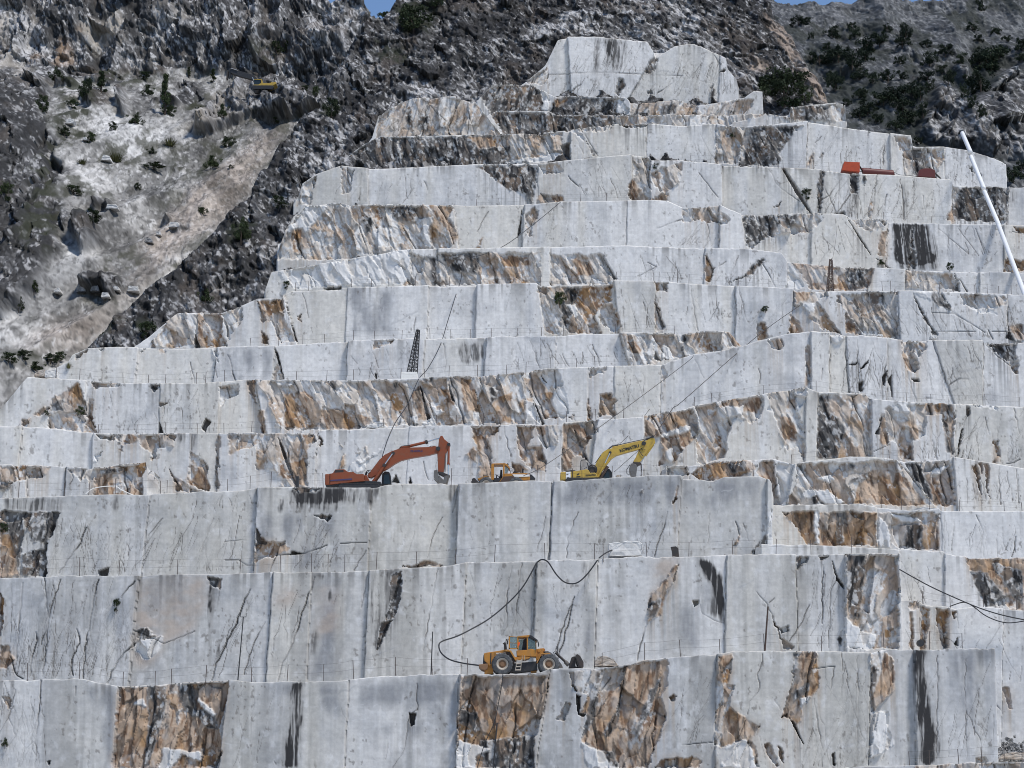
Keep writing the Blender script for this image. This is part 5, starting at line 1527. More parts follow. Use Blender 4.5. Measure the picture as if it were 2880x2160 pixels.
# undercarriage: two crawler tracks and the slewing ring
for yy in (-1.65, 1.05):
    a = Fo.one(300, 900); b2 = Fo.one(960, 900)
    x0, x1 = a[0], b2[0]
    prof = []
    hh = max(.5, zt_ - .22) / 2
    for k in range(9):
        t = math.pi / 2 + math.pi * k / 8
        prof.append((x0 + hh + hh * math.cos(t), hh + hh * math.sin(t)))
    for k in range(9):
        t = -math.pi / 2 + math.pi * k / 8
        prof.append((x1 - hh + hh * math.cos(t), hh + hh * math.sin(t)))
    tr = MB().prism(prof, yy, yy + .6).build("crawler_track", M["black"], ox, .03)
    sh = MB()
    for k in range(26):
        xx = x0 + .3 + (x1 - x0 - .6) * k / 25
        sh.box(xx - .05, xx + .05, yy - .03, yy + .63, 2 * hh - .03, 2 * hh + .05)
    sh.build("track_shoe", M["iron"], tr)["kind"] = "stuff"
MB().box(Fo.one(480, 0)[0], Fo.one(820, 0)[0], -1.0, 1.0, .35, zt_ + .1).build("undercarriage", M["black"], ox, .04)
body = MB().prism(Fo("100,775 205,758 210,752 530,735 585,772 690,768 700,860 720,880 560,893 160,935 95,935"), -1.5, 1.5)
ob = body.build("body", M["orange"], ox, .05)
MB().prism(Fo("205,752 245,688 385,684 460,738 450,745"), -1.1, .9).build("engine_cover", M["orange"], ox, .04)
MB().prism(Fo("232,745 248,698 375,695 375,738"), -1.13, -1.08).build("air_intake", M["iron"], ox)
MB().prism(Fo("95,770 160,768 160,938 95,938"), -1.56, 1.56).build("counterweight", M["orange"], ox, .09)
MB().prism(Fo("178,862 515,838 515,862 178,882"), -1.53, -1.5).build("blue_stripe", M["letters_blue"], ox)
MB().tube(path3(Fo, "172,770 172,930", -1.57), .025).build("panel_joint", M["black"], ox)
MB().prism(Fo("160,893 700,868 955,885 960,935 100,950"), -1.35, 1.35).build("lower_frame", M["black"], ox, .03)
MB().prism(Fo("690,770 730,765 790,880 760,905 700,860"), -.75, .75).build("boom_foot", M["orange"], ox, .04)
cabm = MB().prism(Fo("950,895 960,720 1000,680 1070,690 1090,740 1105,895"), .35, 1.45).build("cab", M["black"], ox, .05)
MB().prism(Fo("985,880 995,740 1060,730 1085,880"), .3, .34).build("cab_window", M["dark_glass"], cabm)
boom = MB().prism(Fo("735,765 800,680 920,520 1000,440 1110,385 1200,352 1290,328 1500,322 1680,316 1790,305 1835,320 1850,360 1825,405 1700,440 1400,490 1260,525 1160,580 1060,650 960,700 900,740 800,800 750,790"), -.38, .38)
bo = boom.build("boom", M["orange"], ox, .035)
MB().prism(Fo("1130,535 1300,482 1700,418 1815,395 1815,410 1700,442 1400,492 1260,527 1160,582 1060,652 960,702 950,690"), -.41, -.38).build("boom_lower_flange", M["orange"], bo, .01)
text_mesh("boom_lettering", "FH400.2", .33, (Fo.one(1500, 383)[0], -.385, Fo.one(1500, 383)[1]), bo, M["letters_blue"], .04, .8)
MB().disc(*Fo.one(1135, 418), .16, -.46, .46).build("boom_pin", M["iron"], bo)
for yy in (-.62, .62):
    h = MB().tube(path3(Fo, "820,885 1000,610", yy), .13, 12).build("boom_cylinder", M["orange"], ox)
    MB().tube(path3(Fo, "1000,610 1125,430", yy), .065, 10).build("cylinder_rod", M["chrome"], h)
    MB().disc(*Fo.one(1000, 612), .16, yy - .15, yy + .15).build("cylinder_collar", M["iron"], h)
h = MB().tube(path3(Fo, "1240,330 1660,228", 0), .13, 12).build("arm_cylinder", M["orange"], ox)
MB().tube(path3(Fo, "1660,228 1865,165", 0), .06, 10).build("cylinder_rod", M["chrome"], h)
MB().tube(path3(Fo, "1632,235 1672,223", 0), .19, 12).build("cylinder_collar", M["iron"], h)
MB().tube(path3(Fo, "1215,350 1260,300 1330,290 1400,288", -.2), .035).build("hydraulic_hose", M["black"], bo)
MB().tube(path3(Fo, "1690,318 1720,300 1780,300 1825,318", -.25), .03).build("hydraulic_hose", M["black"], bo)
MB().tube(path3(Fo, "700,770 715,720 740,690 800,680", -.45), .04).build("hydraulic_hose", M["black"], ox)
MB().tube(path3(Fo, "725,760 735,720 765,705 770,725 745,740", -.5), .035).build("hydraulic_hose", M["black"], ox)
MB().tube(path3(Fo, "710,775 722,735 735,715", -.4), .05).build("hydraulic_hose", M["black"], ox)
arm = MB().prism(Fo("1870,140 1900,135 1930,190 1995,245 2015,275 1990,330 1965,400 1955,500 1935,640 1920,712 1835,715 1830,560 1822,430 1835,320 1845,200"), -.3, .3).build("arm", M["orange"], ox, .03)
MB().prism(Fo("1945,430 1964,402 1952,715 1934,715"), -.33, -.3).build("arm_side_rib", M["steel"], arm)
MB().disc(*Fo.one(1835, 345), .2, -.5, .5).build("arm_pin", M["black"], arm)
MB().disc(*Fo.one(2000, 275), .15, -.42, .42).build("arm_pin", M["black"], arm)
for yy in (-.22, .22):
    h = MB().tube(path3(Fo, "1998,290 1995,575", yy), .1, 12).build("bucket_cylinder", M["orange"], ox)
    MB().tube(path3(Fo, "1995,575 1993,740", yy), .05, 10).build("cylinder_rod", M["chrome"], h)
    MB().disc(*Fo.one(1995, 570), .13, yy - .13, yy + .13).build("cylinder_collar", M["orange"], h)
MB().prism(Fo("1835,700 1900,710 2020,760 2015,790 1960,800 1840,735"), -.35, .35).build("bucket_linkage", M["iron"], ox, .02)
bk = MB().prism(Fo("1780,700 1825,690 1840,830 1825,890 1880,905 1960,905 1990,800 1960,770 1920,840 1880,800 1850,760 1835,870 1775,800"), -.75, .75).build("bucket", M["steel"], ox, .03)
MB().prism(Fo("1930,780 2015,760 1985,880 1960,920 1925,900"), -.5, .5).build("bucket_coupler", M["steel"], ox, .02)
MB().disc(*Fo.one(466, 722), .06, -.3, -.2).build("exhaust", M["black"], ox)

# ---------------------------------------------------------------- the yellow excavator
Fy = Frame("Y", 1680, "B3", 7.0)
yx = empty("excavator", Fy.loc, "yellow excavator with black lettering on its bent boom, parked right of the yellow loader", "excavator", G_EXC)
for yy in (-1.6, 1.0):
    x0, x1 = Fy.one(1060, 0)[0], Fy.one(1500, 0)[0]
    MB().prism([(x0 + .2, 0), (x1 - .2, 0), (x1, .45), (x1 - .2, .9), (x0 + .2, .9), (x0, .45)], yy, yy + .6).build("crawler_track", M["black"], yx, .05)
MB().prism(Fy("1080,560 1480,545 1480,610 1080,620"), -1.0, 1.0).build("undercarriage", M["black"], yx, .03)
yb = MB().prism(Fy("1020,492 1130,487 1290,462 1310,475 1320,500 1370,497 1395,520 1400,548 1160,565 1015,572"), -1.45, 1.45).build("body", M["yellow"], yx, .05)
MB().prism(Fy("1015,495 1070,490 1070,575 1015,575"), -1.5, 1.5).build("counterweight", M["yellow"], yx, .08)
MB().prism(Fy("1072,492 1120,488 1120,562 1072,566"), -1.49, -1.45).build("white_panel", M["white"], yx)
for sp in ("1078,515 1098,512 1098,519 1078,522", "1080,548 1106,546 1106,555 1080,557"):
    MB().prism(Fy(sp), -1.51, -1.49).build("panel_marking", M["letters_dark"], yx)
MB().prism(Fy("1074,490 1078,470 1130,462 1170,465 1180,482 1130,488"), -.9, .9).build("engine_cover", M["black"], yx, .02)
text_mesh("body_lettering", "KOMATSU", .2, (Fy.one(1328, 524)[0], -1.46, Fy.one(1328, 524)[1]), yx, M["letters_dark"], .04)
MB().prism(Fy("1180,537 1222,533 1222,542 1180,546"), -1.47, -1.45).build("model_plate", M["letters_dark"], yx)
MB().prism(Fy("1182,517 1200,505 1215,510 1195,527"), -1.465, -1.45).build("paint_scuff", M["letters_dark"], yx)
MB().tube(path3(Fy, "1142,455 1142,565", -1.5), .03).build("grab_post", M["rust"], yx)
MB().tube(path3(Fy, "1222,470 1228,372 1235,365 1285,358", -1.2), .035).build("handrail", M["black"], yx)
MB().tube(path3(Fy, "1285,358 1330,395 1350,430", -1.0), .03).build("handrail", M["black"], yx)
MB().tube(path3(Fy, "1290,380 1310,445", -1.1), .035, r2=.06).build("handrail", M["black"], yx)
MB().tube(path3(Fy, "1260,450 1330,415", -1.0), .02).build("handrail", M["black"], yx)
MB().disc(*Fy.one(1348, 465), .34, -1.1, -.9).build("hose_reel", M["iron"], yx)
for rr in (.28, .36, .42):
    cx, cz = Fy.one(1348, 462)
    MB().tube([(cx + rr * math.cos(t / 12 * 6.3), -1.14, cz + rr * 1.1 * math.sin(t / 12 * 6.3)) for t in range(13)], .035).build("hydraulic_hose", M["black"], yx)
MB().prism(Fy("1320,430 1375,430 1385,490 1320,490"), -.8, .8).build("boom_foot", M["black"], yx, .02)
yboom = MB().prism(Fy("1375,470 1362,440 1395,365 1440,290 1465,262 1500,240 1560,222 1700,180 1840,148 1885,140 1900,160 1890,190 1840,232 1700,270 1600,300 1560,325 1540,345 1500,400 1440,480 1410,540 1385,520"), -.36, .36).build("boom", M["yellow"], yx, .03)
MB().prism(Fy("1890,182 1842,224 1700,258 1590,290 1540,330 1545,342 1600,300 1700,272 1840,235 1892,200"), -.39, -.36).build("boom_lower_flange", M["yellow"], yboom, .01)
text_mesh("boom_lettering", "KOMATSU", .40, (Fy.one(1735, 225)[0], -.375, Fy.one(1735, 225)[1]), yboom, M["letters_dark"], .27)
MB().disc(*Fy.one(1535, 272), .13, -.45, .45).build("boom_pin", M["black"], yboom)
MB().disc(*Fy.one(1885, 175), .2, -.48, .48).build("boom_pin", M["black"], yboom)
for yy in (-.58, .58):
    h = MB().tube(path3(Fy, "1405,530 1480,385", yy), .11, 12).build("boom_cylinder", M["yellow"], yx)
    MB().tube(path3(Fy, "1480,385 1530,280", yy), .06, 10).build("cylinder_rod", M["chrome"], h)
MB().tube(path3(Fy, "1430,540 1510,415", -.3), .14, 10).build("boom_cylinder", M["rust"], yx)
MB().tube(path3(Fy, "1400,365 1460,270 1560,205 1700,170 1880,132 1975,105", -.3), .035).build("hydraulic_hose", M["black"], yboom)
MB().tube(path3(Fy, "1520,225 1560,195 1620,185 1610,200", -.3), .03).build("hydraulic_hose", M["black"], yboom)
MB().tube(path3(Fy, "1380,380 1440,295", -.36), .03).build("hydraulic_hose", M["black"], yboom)
h = MB().tube(path3(Fy, "1560,215 1850,150", 0), .1, 10).build("arm_cylinder", M["yellow"], yx)
MB().tube(path3(Fy, "1850,150 1975,108", 0), .05, 10).build("cylinder_rod", M["black"], h)
yarm = MB().prism(Fy("1895,150 1975,108 2000,125 2005,165 1960,215 1900,290 1860,350 1835,375 1790,375 1775,360 1800,320 1830,250 1860,205 1880,190"), -.28, .28).build("arm", M["yellow"], yx, .03)
MB().disc(*Fy.one(1978, 102), .12, -.35, .35).build("arm_pin", M["black"], yarm)
h = MB().tube(path3(Fy, "1985,180 1900,300", -.1), .12, 10).build("bucket_cylinder", M["yellow"], yx)
MB().tube(path3(Fy, "1900,300 1860,370", -.1), .05, 10).build("cylinder_rod", M["chrome"], h)
MB().tube(path3(Fy, "1850,230 1838,250 1860,290 1880,310", -.35), .03).build("hydraulic_hose", M["black"], yarm)
MB().tube(path3(Fy, "1850,210 1870,245 1900,240", -.34), .03).build("hydraulic_hose", M["black"], yarm)
MB().prism(Fy("1770,370 1850,372 1860,388 1825,405 1800,430 1760,400"), -.4, .4).build("bucket_linkage", M["iron"], yx, .02)
MB().prism(Fy("1755,385 1800,395 1815,430 1808,470 1800,530 1760,528 1735,470 1735,420"), -.65, .65).build("bucket", M["steel"], yx, .05)
MB().tube(path3(Fy, "1740,400 1705,450 1705,490 1725,508 1740,505", -.5), .03).build("hydraulic_hose", M["black"], yx)
MB().tube(path3(Fy, "1858,385 1862,440 1852,515", -.2), .03).build("hydraulic_hose", M["black"], yx)
ycab = MB().prism(Fy("1440,550 1450,470 1500,425 1530,430 1555,465 1562,545"), .3, 1.4).build("cab", M["black"], yx, .05)
MB().prism(Fy("1460,540 1468,480 1505,445 1525,470 1530,540"), .26, .3).build("cab_window", M["dark_glass"], ycab)

# ---------------------------------------------------------------- the yellow loader with an open cab, between the excavators
Fl = Frame("Y", 1420, "B3", 8.0)
G_LOAD = "wheel loaders at work in the quarry"
lx = empty("wheel_loader", Fl.loc, "dark yellow wheel loader with an open cab and long engine hood, between the two excavators", "wheel loader", G_LOAD)
MB().prism(Fl("440,500 640,492 700,500 702,560 520,585 420,590 430,548"), -.95, .95).build("engine_hood", M["amber"], lx, .04)
MB().prism(Fl("430,535 520,528 560,548 530,590 390,592"), -1.25, 1.25).build("rear_fender", M["rust"], lx, .03)
MB().prism(Fl("520,508 700,510 700,530 545,537"), -.99, -.95).build("white_stripe", M["letters"], lx)
MB().prism(Fl("700,503 720,508 757,545 757,560 700,562"), -.8, .8).build("grille", M["black"], lx, .02)
lc = MB().prism(Fl("303,398 315,392 330,398 330,560 300,565"), -.9, .75).build("cab_door", M["amber"], lx, .01)
MB().prism(Fl("318,392 440,388 465,398 497,438 490,448 440,402 330,402"), -.85, .8).build("cab_roof", M["amber"], lx, .02)
for sp, y0 in (("422,395 440,393 440,540 400,590 380,592 420,530", -.85), ("422,395 440,393 440,540 400,590 380,592 420,530", .65), ("300,395 312,395 312,565 300,565", .65)):
    MB().prism(Fl(sp), y0, y0 + .15).build("cab_pillar", M["amber"], lx, .01)
MB().prism(Fl("300,540 440,540 400,592 300,592"), -.7, .7).build("cab_floor", M["black"], lx)
MB().prism(Fl("445,420 480,440 475,470 460,490 445,490"), -.6, .6).build("rear_window", M["glass"], lx)
MB().prism(Fl("385,585 395,450 415,450 418,520 405,560 360,565 360,580"), -.3, .3).build("seat", M["seat"], lx, .03)
MB().tube(path3(Fl, "345,580 360,500", 0), .05).build("steering_column", M["black"], lx)
MB().tube(path3(Fl, "345,495 380,515", 0), .04).build("steering_column", M["black"], lx)
MB().prism(Fl("160,545 215,530 230,520 275,522 280,560 295,592 200,592 180,570"), -.6, .6).disc(*Fl.one(222, 553), .1, -.64, -.6).build("lift_frame", M["amber"], lx, .03)
MB().disc(*Fl.one(122, 560), .2, -.5, .5).prism(Fl("95,575 150,565 175,592 95,592"), -.9, .9).build("tool_carrier", M["iron"], lx, .02)
MB().tube(path3(Fl, "628,500 628,440 634,430", .2), .09, 10).build("exhaust", M["black"], lx)
MB().tube(path3(Fl, "490,465 575,470 578,495", -.6), .025).build("handrail", M["black"], lx)
MB().tube(path3(Fl, "500,470 500,495", -.6), .025).build("handrail", M["black"], lx)
MB().tube(path3(Fl, "490,430 540,455", -.5), .012).build("handrail", M["black"], lx)
MB().disc(*Fl.one(547, 488), .22, -.3, .3).build("air_filter", M["iron"], lx, .03)
MB().disc(*Fl.one(471, 390), .09, -.2, .0).tube(path3(Fl, "471,400 471,396", -.1), .03).build("beacon_lamp", M["black"], lx)
def wheel(parent, cx, cz, r, y0, y1, ry0, ry1):
    """tyre with lugs and a dished rim; ry0 is the side towards the camera"""
    w = y1 - y0
    prof = [(r * .56, y0 + .05), (r * .62, y0 - .02), (r * .86, y0), (r * .97, y0 + w * .12), (r, y0 + w * .3), (r, y0 + w * .7), (r * .97, y1 - w * .12), (r * .86, y1), (r * .62, y1 + .02), (r * .56, y1 - .05)]
    def knob(k, j):
        up = ((k % 4) < 2) if j < 5 else ((k + 2) % 4 < 2)
        return r * (-.055 if (3 <= j <= 6 and up) else 0) + (r * .012 if (j == 2 and up) else 0)
    wo = MB().lathe(cx, cz, prof, 72, knob).build("tyre", M["tyre"], parent)
    rm = MB().lathe(cx, cz, [(r * .57, y0 + .06), (r * .55, y0 + .01), (r * .47, y0 + .03), (r * .36, y0 + .12), (r * .36, y1 - .1), (r * .57, y1 - .06)], 36).build("rim", M["rim"], parent)
    hb = MB().disc(cx, cz, r * .36, y0 + .13, y0 + .2, 28).disc(cx, cz, r * .2, y0 + .05, y0 + .13, 20)
    for k in range(10):
        a = 2 * math.pi * k / 10
        hb.disc(cx + r * .29 * math.cos(a), cz + r * .29 * math.sin(a), r * .025, y0 + .11, y0 + .13, 8)
    hb.build("hub", M["hub"], parent)
def wheel_thing(parent, cx, cz, r, y0, y1):
    e = bpy.data.objects.new("wheel", None); COL.objects.link(e); e.parent = parent; e.empty_display_size = .2
    wheel(e, cx, cz, r, y0, y1, y0, y1)
for cx in (Fl.one(250, 0)[0], Fl.one(560, 0)[0]):
    for y0, y1 in ((-1.35, -.8), (.8, 1.35)):
        wheel_thing(lx, cx, .72, .72, y0, y1)

# ---------------------------------------------------------------- the orange-yellow loader in front
Fv = Frame("V", 1430, "B1", 2.6)
vx = empty("wheel_loader", Fv.loc, "orange yellow wheel loader with big grey tyres, alone on the lowest wide terrace", "wheel loader", G_LOAD)
rw = 30.3 * Fv.s
cr, cf = Fv.one(515, 660), Fv.one(1235, 628)
def_tilt = 0
zr = max(cr[1], rw)
for cx, cz in ((cr[0], rw), (cf[0], max(rw, cf[1]))):
    for y0, y1 in ((-1.45, -.75), (.75, 1.45)):
        wheel_thing(vx, cx, cz, rw, y0, y1)
MB().prism(Fv("225,445 260,432 420,408 560,385 620,382 625,420 570,420 640,560 300,640 285,600 235,560"), -.95, .95).build("engine_hood", M["amber"], vx, .05)
MB().prism(Fv("545,405 650,402 735,545 715,560 630,420 560,418"), -1.35, 1.35).build("rear_fender", M["amber"], vx, .02)
MB().prism(Fv("570,420 640,425 705,555 700,600 640,600"), -1.0, 1.0).build("fender_liner", M["rust"], vx)
MB().prism(Fv("212,590 220,470 245,445 285,470 285,600 250,610"), -.85, .85).build("grille", M["black"], vx, .04)
MB().prism(Fv("330,435 345,433 340,600 325,605"), -.975, -.95).prism(Fv("398,412 402,412 402,560 398,560"), -.965, -.95).build("hood_louvre", M["black"], vx)
text_mesh("hood_lettering", "VOLVO", .24, (Fv.one(495, 448)[0], -.965, Fv.one(495, 448)[1]), vx, M["letters"], .03, .8)
cwz = MB().prism(Fv("145,615 290,600 290,650 280,690 240,710 190,695 150,660"), -1.1, 1.1).build("counterweight", M["hub"], vx, .06)
MB().prism(Fv("240,640 360,620 380,750 300,765 235,760"), -.8, .8).build("rear_frame", M["amber"], vx, .03)
MB().prism(Fv("640,600 1060,560 1060,700 900,720 720,740 640,730"), -.75, .75).build("chassis", M["black"], vx, .03)
MB().prism(Fv("960,660 1045,640 1045,760 955,760"), -.5, .5).build("axle_guard", M["amber"], vx, .02)
MB().prism(Fv("730,400 890,392 960,372 1040,395 1045,495 920,490 740,482"), -1.0, 1.0).build("cab_base", M["amber"], vx, .04)
MB().prism(Fv("700,500 830,490 950,500 930,520 870,540 720,545"), -1.05, .9).build("cab_step_plate", M["amber"], vx, .02)
for y0 in (-.95, .85):
    for sp in ("893,180 912,180 912,385 893,390", "750,190 768,190 768,385 750,385", "1025,255 1040,250 1045,385 1035,388"):
        MB().prism(Fv(sp), y0, y0 + .1).build("cab_pillar", M["amber"], vx, .01)
MB().prism(Fv("748,178 930,158 960,168 1060,235 1050,250 945,190 760,200"), -1.0, 1.0).build("cab_roof", M["amber"], vx, .03)
MB().prism(Fv("935,160 965,165 1065,238 1062,252 1040,248 930,195"), -1.03, 1.03).build("roof_visor", M["black"], vx, .02)
for sp, y0 in (("770,205 893,195 893,385 770,388", .88), ("915,195 1030,258 1035,380 960,370 915,380", -.95), ("915,195 1030,258 1035,380 960,370 915,380", .88)):
    MB().prism(Fv(sp), y0, y0 + .03).build("cab_window", M["glass"], vx)
dr = MB().prism(Fv("618,182 752,192 752,200 618,192"), -1.35, -1.28)
dr.prism(Fv("612,182 632,182 632,382 612,380"), -1.35, -1.28).prism(Fv("740,190 755,190 755,380 740,380"), -1.35, -1.28).prism(Fv("612,368 755,370 755,385 612,382"), -1.35, -1.28).prism(Fv("625,282 745,290 745,296 625,288"), -1.34, -1.3)
dm = dr.build("cab_door", M["amber"], vx)
MB().prism(Fv("632,192 740,200 740,370 632,368"), -1.33, -1.31).build("door_glass", M["glass"], dm)
seat = MB().prism(Fv("815,385 830,300 840,225 870,205 893,210 893,385"), -.35, .4).build("seat", M["seat"], vx, .05)
MB().tube(path3(Fv, "930,385 955,330", 0), .05).build("steering_column", M["black"], vx)
MB().tube(path3(Fv, "925,320 985,345", 0), .05).build("steering_column", M["black"], vx)
MB().prism(Fv("770,386 893,384 893,395 770,397"), -.9, .9).build("cab_floor", M["black"], vx)
lad = MB()
for yy in (-1.42,):
    lad.tube(path3(Fv, "742,540 715,715", yy), .03).tube(path3(Fv, "812,535 795,712", yy), .03)
    for a, b2 in (("735,565", "808,562"), ("730,610", "804,607"), ("724,655", "800,652"), ("718,705", "796,704")):
        lad.tube(path3(Fv, a + " " + b2, yy), .045)
lad.build("ladder", M["rim"], vx)
MB().tube(path3(Fv, "820,480 822,560", -1.3), .02).build("handrail", M["rim"], vx)
MB().tube(path3(Fv, "855,480 858,560", -1.3), .02).build("handrail", M["rim"], vx)
MB().tube(path3(Fv, "558,385 556,290 535,262", .3), .09, 10, .11).build("exhaust", M["black"], vx)
MB().tube(path3(Fv, "612,220 572,220 568,270 580,380", -.7), .03).build("mirror_frame", M["black"], vx)
MB().tube(path3(Fv, "572,225 595,245 590,300", -.7), .05).build("mirror_frame", M["black"], vx)
MB().prism(Fv("1062,262 1075,262 1085,310 1078,345 1068,340"), -1.2, -1.0).build("mirror", M["black"], vx, .02)
MB().prism(Fv("1040,372 1110,360 1165,358 1170,400 1155,440 1130,440 1090,500 1040,560 1035,480"), -.55, .55).disc(*Fv.one(1085, 400), .12, -.6, .6).build("loader_frame", M["amber"], vx, .03)
MB().disc(*Fv.one(1148, 385), .16, -.35, .35).build("lift_arm_pin", M["orange"], vx)
MB().prism(Fv("1040,600 1110,450 1240,442 1280,475 1250,475 1120,462 1060,590"), -1.4, -.7).prism(Fv("1040,600 1110,450 1240,442 1280,475 1250,475 1120,462 1060,590"), .7, 1.4).build("front_fender", M["amber"], vx, .02)
MB().prism(Fv("1150,400 1220,405 1300,450 1380,540 1430,600 1455,655 1400,655 1350,590 1280,480 1180,430"), -.6, .6).build("lift_arm", M["steel"], vx, .03)
MB().tube(path3(Fv, "1180,420 1215,405 1262,430 1330,480", -.5), .04).build("hydraulic_hose", M["black"], vx)
MB().tube(path3(Fv, "1190,430 1230,415 1270,440", -.55), .04).build("hydraulic_hose", M["black"], vx)
MB().tube(path3(Fv, "1330,490 1310,420 1345,400 1375,420 1360,460 1340,440", -.5), .03).build("hydraulic_hose", M["black"], vx)
MB().tube(path3(Fv, "1370,330 1370,430", -.5), .03).build("hydraulic_hose", M["black"], vx)
h = MB().tube(path3(Fv, "1340,420 1490,560", -.2), .1, 12).build("tilt_cylinder", M["iron"], vx)
MB().tube(path3(Fv, "1490,560 1545,620", -.2), .16, 12).build("cylinder_collar", M["steel"], h)
MB().prism(Fv("1555,600 1585,505 1610,490 1640,485 1650,640 1700,660 1545,660"), -.75, .75).build("bucket", M["iron"], vx, .02)
MB().prism(Fv("1650,470 1680,460 1720,490 1770,580 1770,655 1690,658 1655,560"), -1.4, 1.4).prism(Fv("1640,490 1665,480 1745,655 1715,658"), -1.43, -1.4).build("bucket_side_plate", M["iron"], vx, .02)
cloth = MB().prism(Fv("775,268 788,290 772,330 745,358 725,350 742,305 762,280"), -1.2, -1.06).build("hi_vis_jacket", M["hivis"], None, .03)
cloth.location = Fv.loc
tag(cloth, "bright orange cloth hanging at the open cab door of the front loader", "jacket")

# ---------------------------------------------------------------- the far excavator high up in the gully
Yf = at_terrain("gully", 735, 262).y - 3.0
Ff = Frame("F", 735, None, 0, vbase=160 + 930 * 220 / 2212, Y=Yf)
fx = empty("excavator", Ff.loc, "small far excavator with black boom and yellow body up in the grey crags", "excavator", G_EXC)
MB().prism(Ff("1300,830 1380,790 1500,800 1640,790 1640,770 1790,765 1800,810 1640,910 1450,900 1290,870"), -1.3, 1.3).build("body", M["yellow"], fx, .05)
MB().prism(Ff("1160,680 1390,675 1405,800 1370,800 1360,700 1165,695"), -1.3, -.2).prism(Ff("1150,860 1300,870 1300,840 1160,840"), -1.3, -.2).build("cab", M["yellow"], fx, .03)
MB().prism(Ff("1170,695 1360,700 1340,850 1165,845"), -1.2, -.3).build("cab_window", M["dark_glass"], fx)
MB().prism(Ff("480,350 520,330 700,380 1100,500 1200,570 1280,680 1250,720 1150,700 1080,640 760,560 480,450"), -.4, .4).build("boom", M["black"], fx, .03)
MB().prism(Ff("430,320 490,310 510,360 490,480 470,560 440,620 430,480"), -.3, .3).build("arm", M["black"], fx, .03)
MB().tube(path3(Ff, "490,320 690,385", -.5), .07).build("arm_cylinder", M["chrome"], fx)
MB().tube(path3(Ff, "1110,590 1145,680", -.5), .07).build("boom_cylinder", M["chrome"], fx)
MB().prism(Ff("385,380 420,390 420,500 400,630 365,640 370,480"), -.5, .5).build("bucket", M["iron"], fx, .03)
for yy in (-1.5, .9):
    MB().prism(Ff("1150,870 1700,870 1740,920 1700,980 1150,980 1110,920"), yy, yy + .6).build("crawler_track", M["black"], fx, .05)
# ---------------------------------------------------------------- lattice masts
def mast(F, base, top, wy, mat, label, levels):
    """four-legged lattice mast; base and top: (left x, right x, y) in close-up pixels"""
    e = empty("lattice_mast", F.loc, label, "lattice mast", "lattice cable masts on the terraces")
    def corner(i, t):
        bl, br, by = base; tl, tr, ty = top
        xl = bl + (tl - bl) * t; xr = br + (tr - br) * t; y = by + (ty - by) * t
        ax, az = F.one(xl, y); bx, bz = F.one(xr, y)
        d = wy * (1 - t * .72)
        sh = (bx - ax) * .35
        return [(ax, -d / 2, az), (bx - sh, -d / 2, az), (bx, d / 2, az), (ax + sh, d / 2, az)][i]
    for i in range(4):
        MB().tube([corner(i, 0), corner(i, 1)], .055, 6).build("leg", mat, e)
    lat = MB(); dia = MB()
    for k in range(levels + 1):
        t = k / levels
        for i in range(4):
            lat.tube([corner(i, t), corner((i + 1) % 4, t)], .035, 5)
        if k < levels:
            for i in (0, 1, 2, 3):
                a, b2 = (i, (i + 1) % 4) if k % 2 else ((i + 1) % 4, i)
                dia.tube([corner(a, t), corner(b2, (k + 1) / levels)], .022, 5)
    lat.build("crossbar", mat, e); dia.build("bracing", mat, e)
    return e

Fn = Frame("N", 1160, None, 0, vbase=880 + 1283 * 200 / 1508, Y=BENCH["B6"]["Y"] + 2.5)
m1 = mast(Fn, (340, 548, 1283), (532, 598, 345), 1.0, M["black"], "black leaning lattice mast beside the long hanging cable", 13)
MB().box(Fn.one(210, 0)[0], Fn.one(560, 0)[0], -.8, .8, Fn.one(0, 1420)[1] - .3, Fn.one(0, 1284)[1]).build("footing", M["letters"], m1, .05)
Fw = Frame("W", 2338, None, 0, vbase=420 + 1552 * 580 / 2187, Y=BENCH["B8"]["Y"] + 2.5)
mast(Fw, (82, 178, 1552), (132, 165, 1160), 1.3, M["rust"], "rusty upright lattice mast below the black stained wall", 10)

# ---------------------------------------------------------------- cables and hoses
def cable(name, label, cat, knots, r, mat=None, sub=6, group=None):
    """knots: (u, v, Y); a smooth line through them"""
    ps = [P(u, v, Y) for u, v, Y in knots]
    path = []
    for i in range(len(ps) - 1):
        p0 = ps[max(i - 1, 0)]; p1 = ps[i]; p2 = ps[i + 1]; p3 = ps[min(i + 2, len(ps) - 1)]
        for k in range(sub):
            t = k / sub
            path.append(.5 * ((2 * p1) + (p2 - p0) * t + (2 * p0 - 5 * p1 + 4 * p2 - p3) * t * t + (3 * p1 - p0 - 3 * p2 + p3) * t ** 3))
    path.append(ps[-1])
    o = MB().tube(path, r, 6).build(name, mat or M["black"], None)
    return tag(o, label, cat, group)

def kn(s, Ys):
    q = pts(s)
    return [(u, v, Y) for (u, v), Y in zip(q, np.interp(np.linspace(0, 1, len(q)), np.linspace(0, 1, len(Ys)), Ys))]

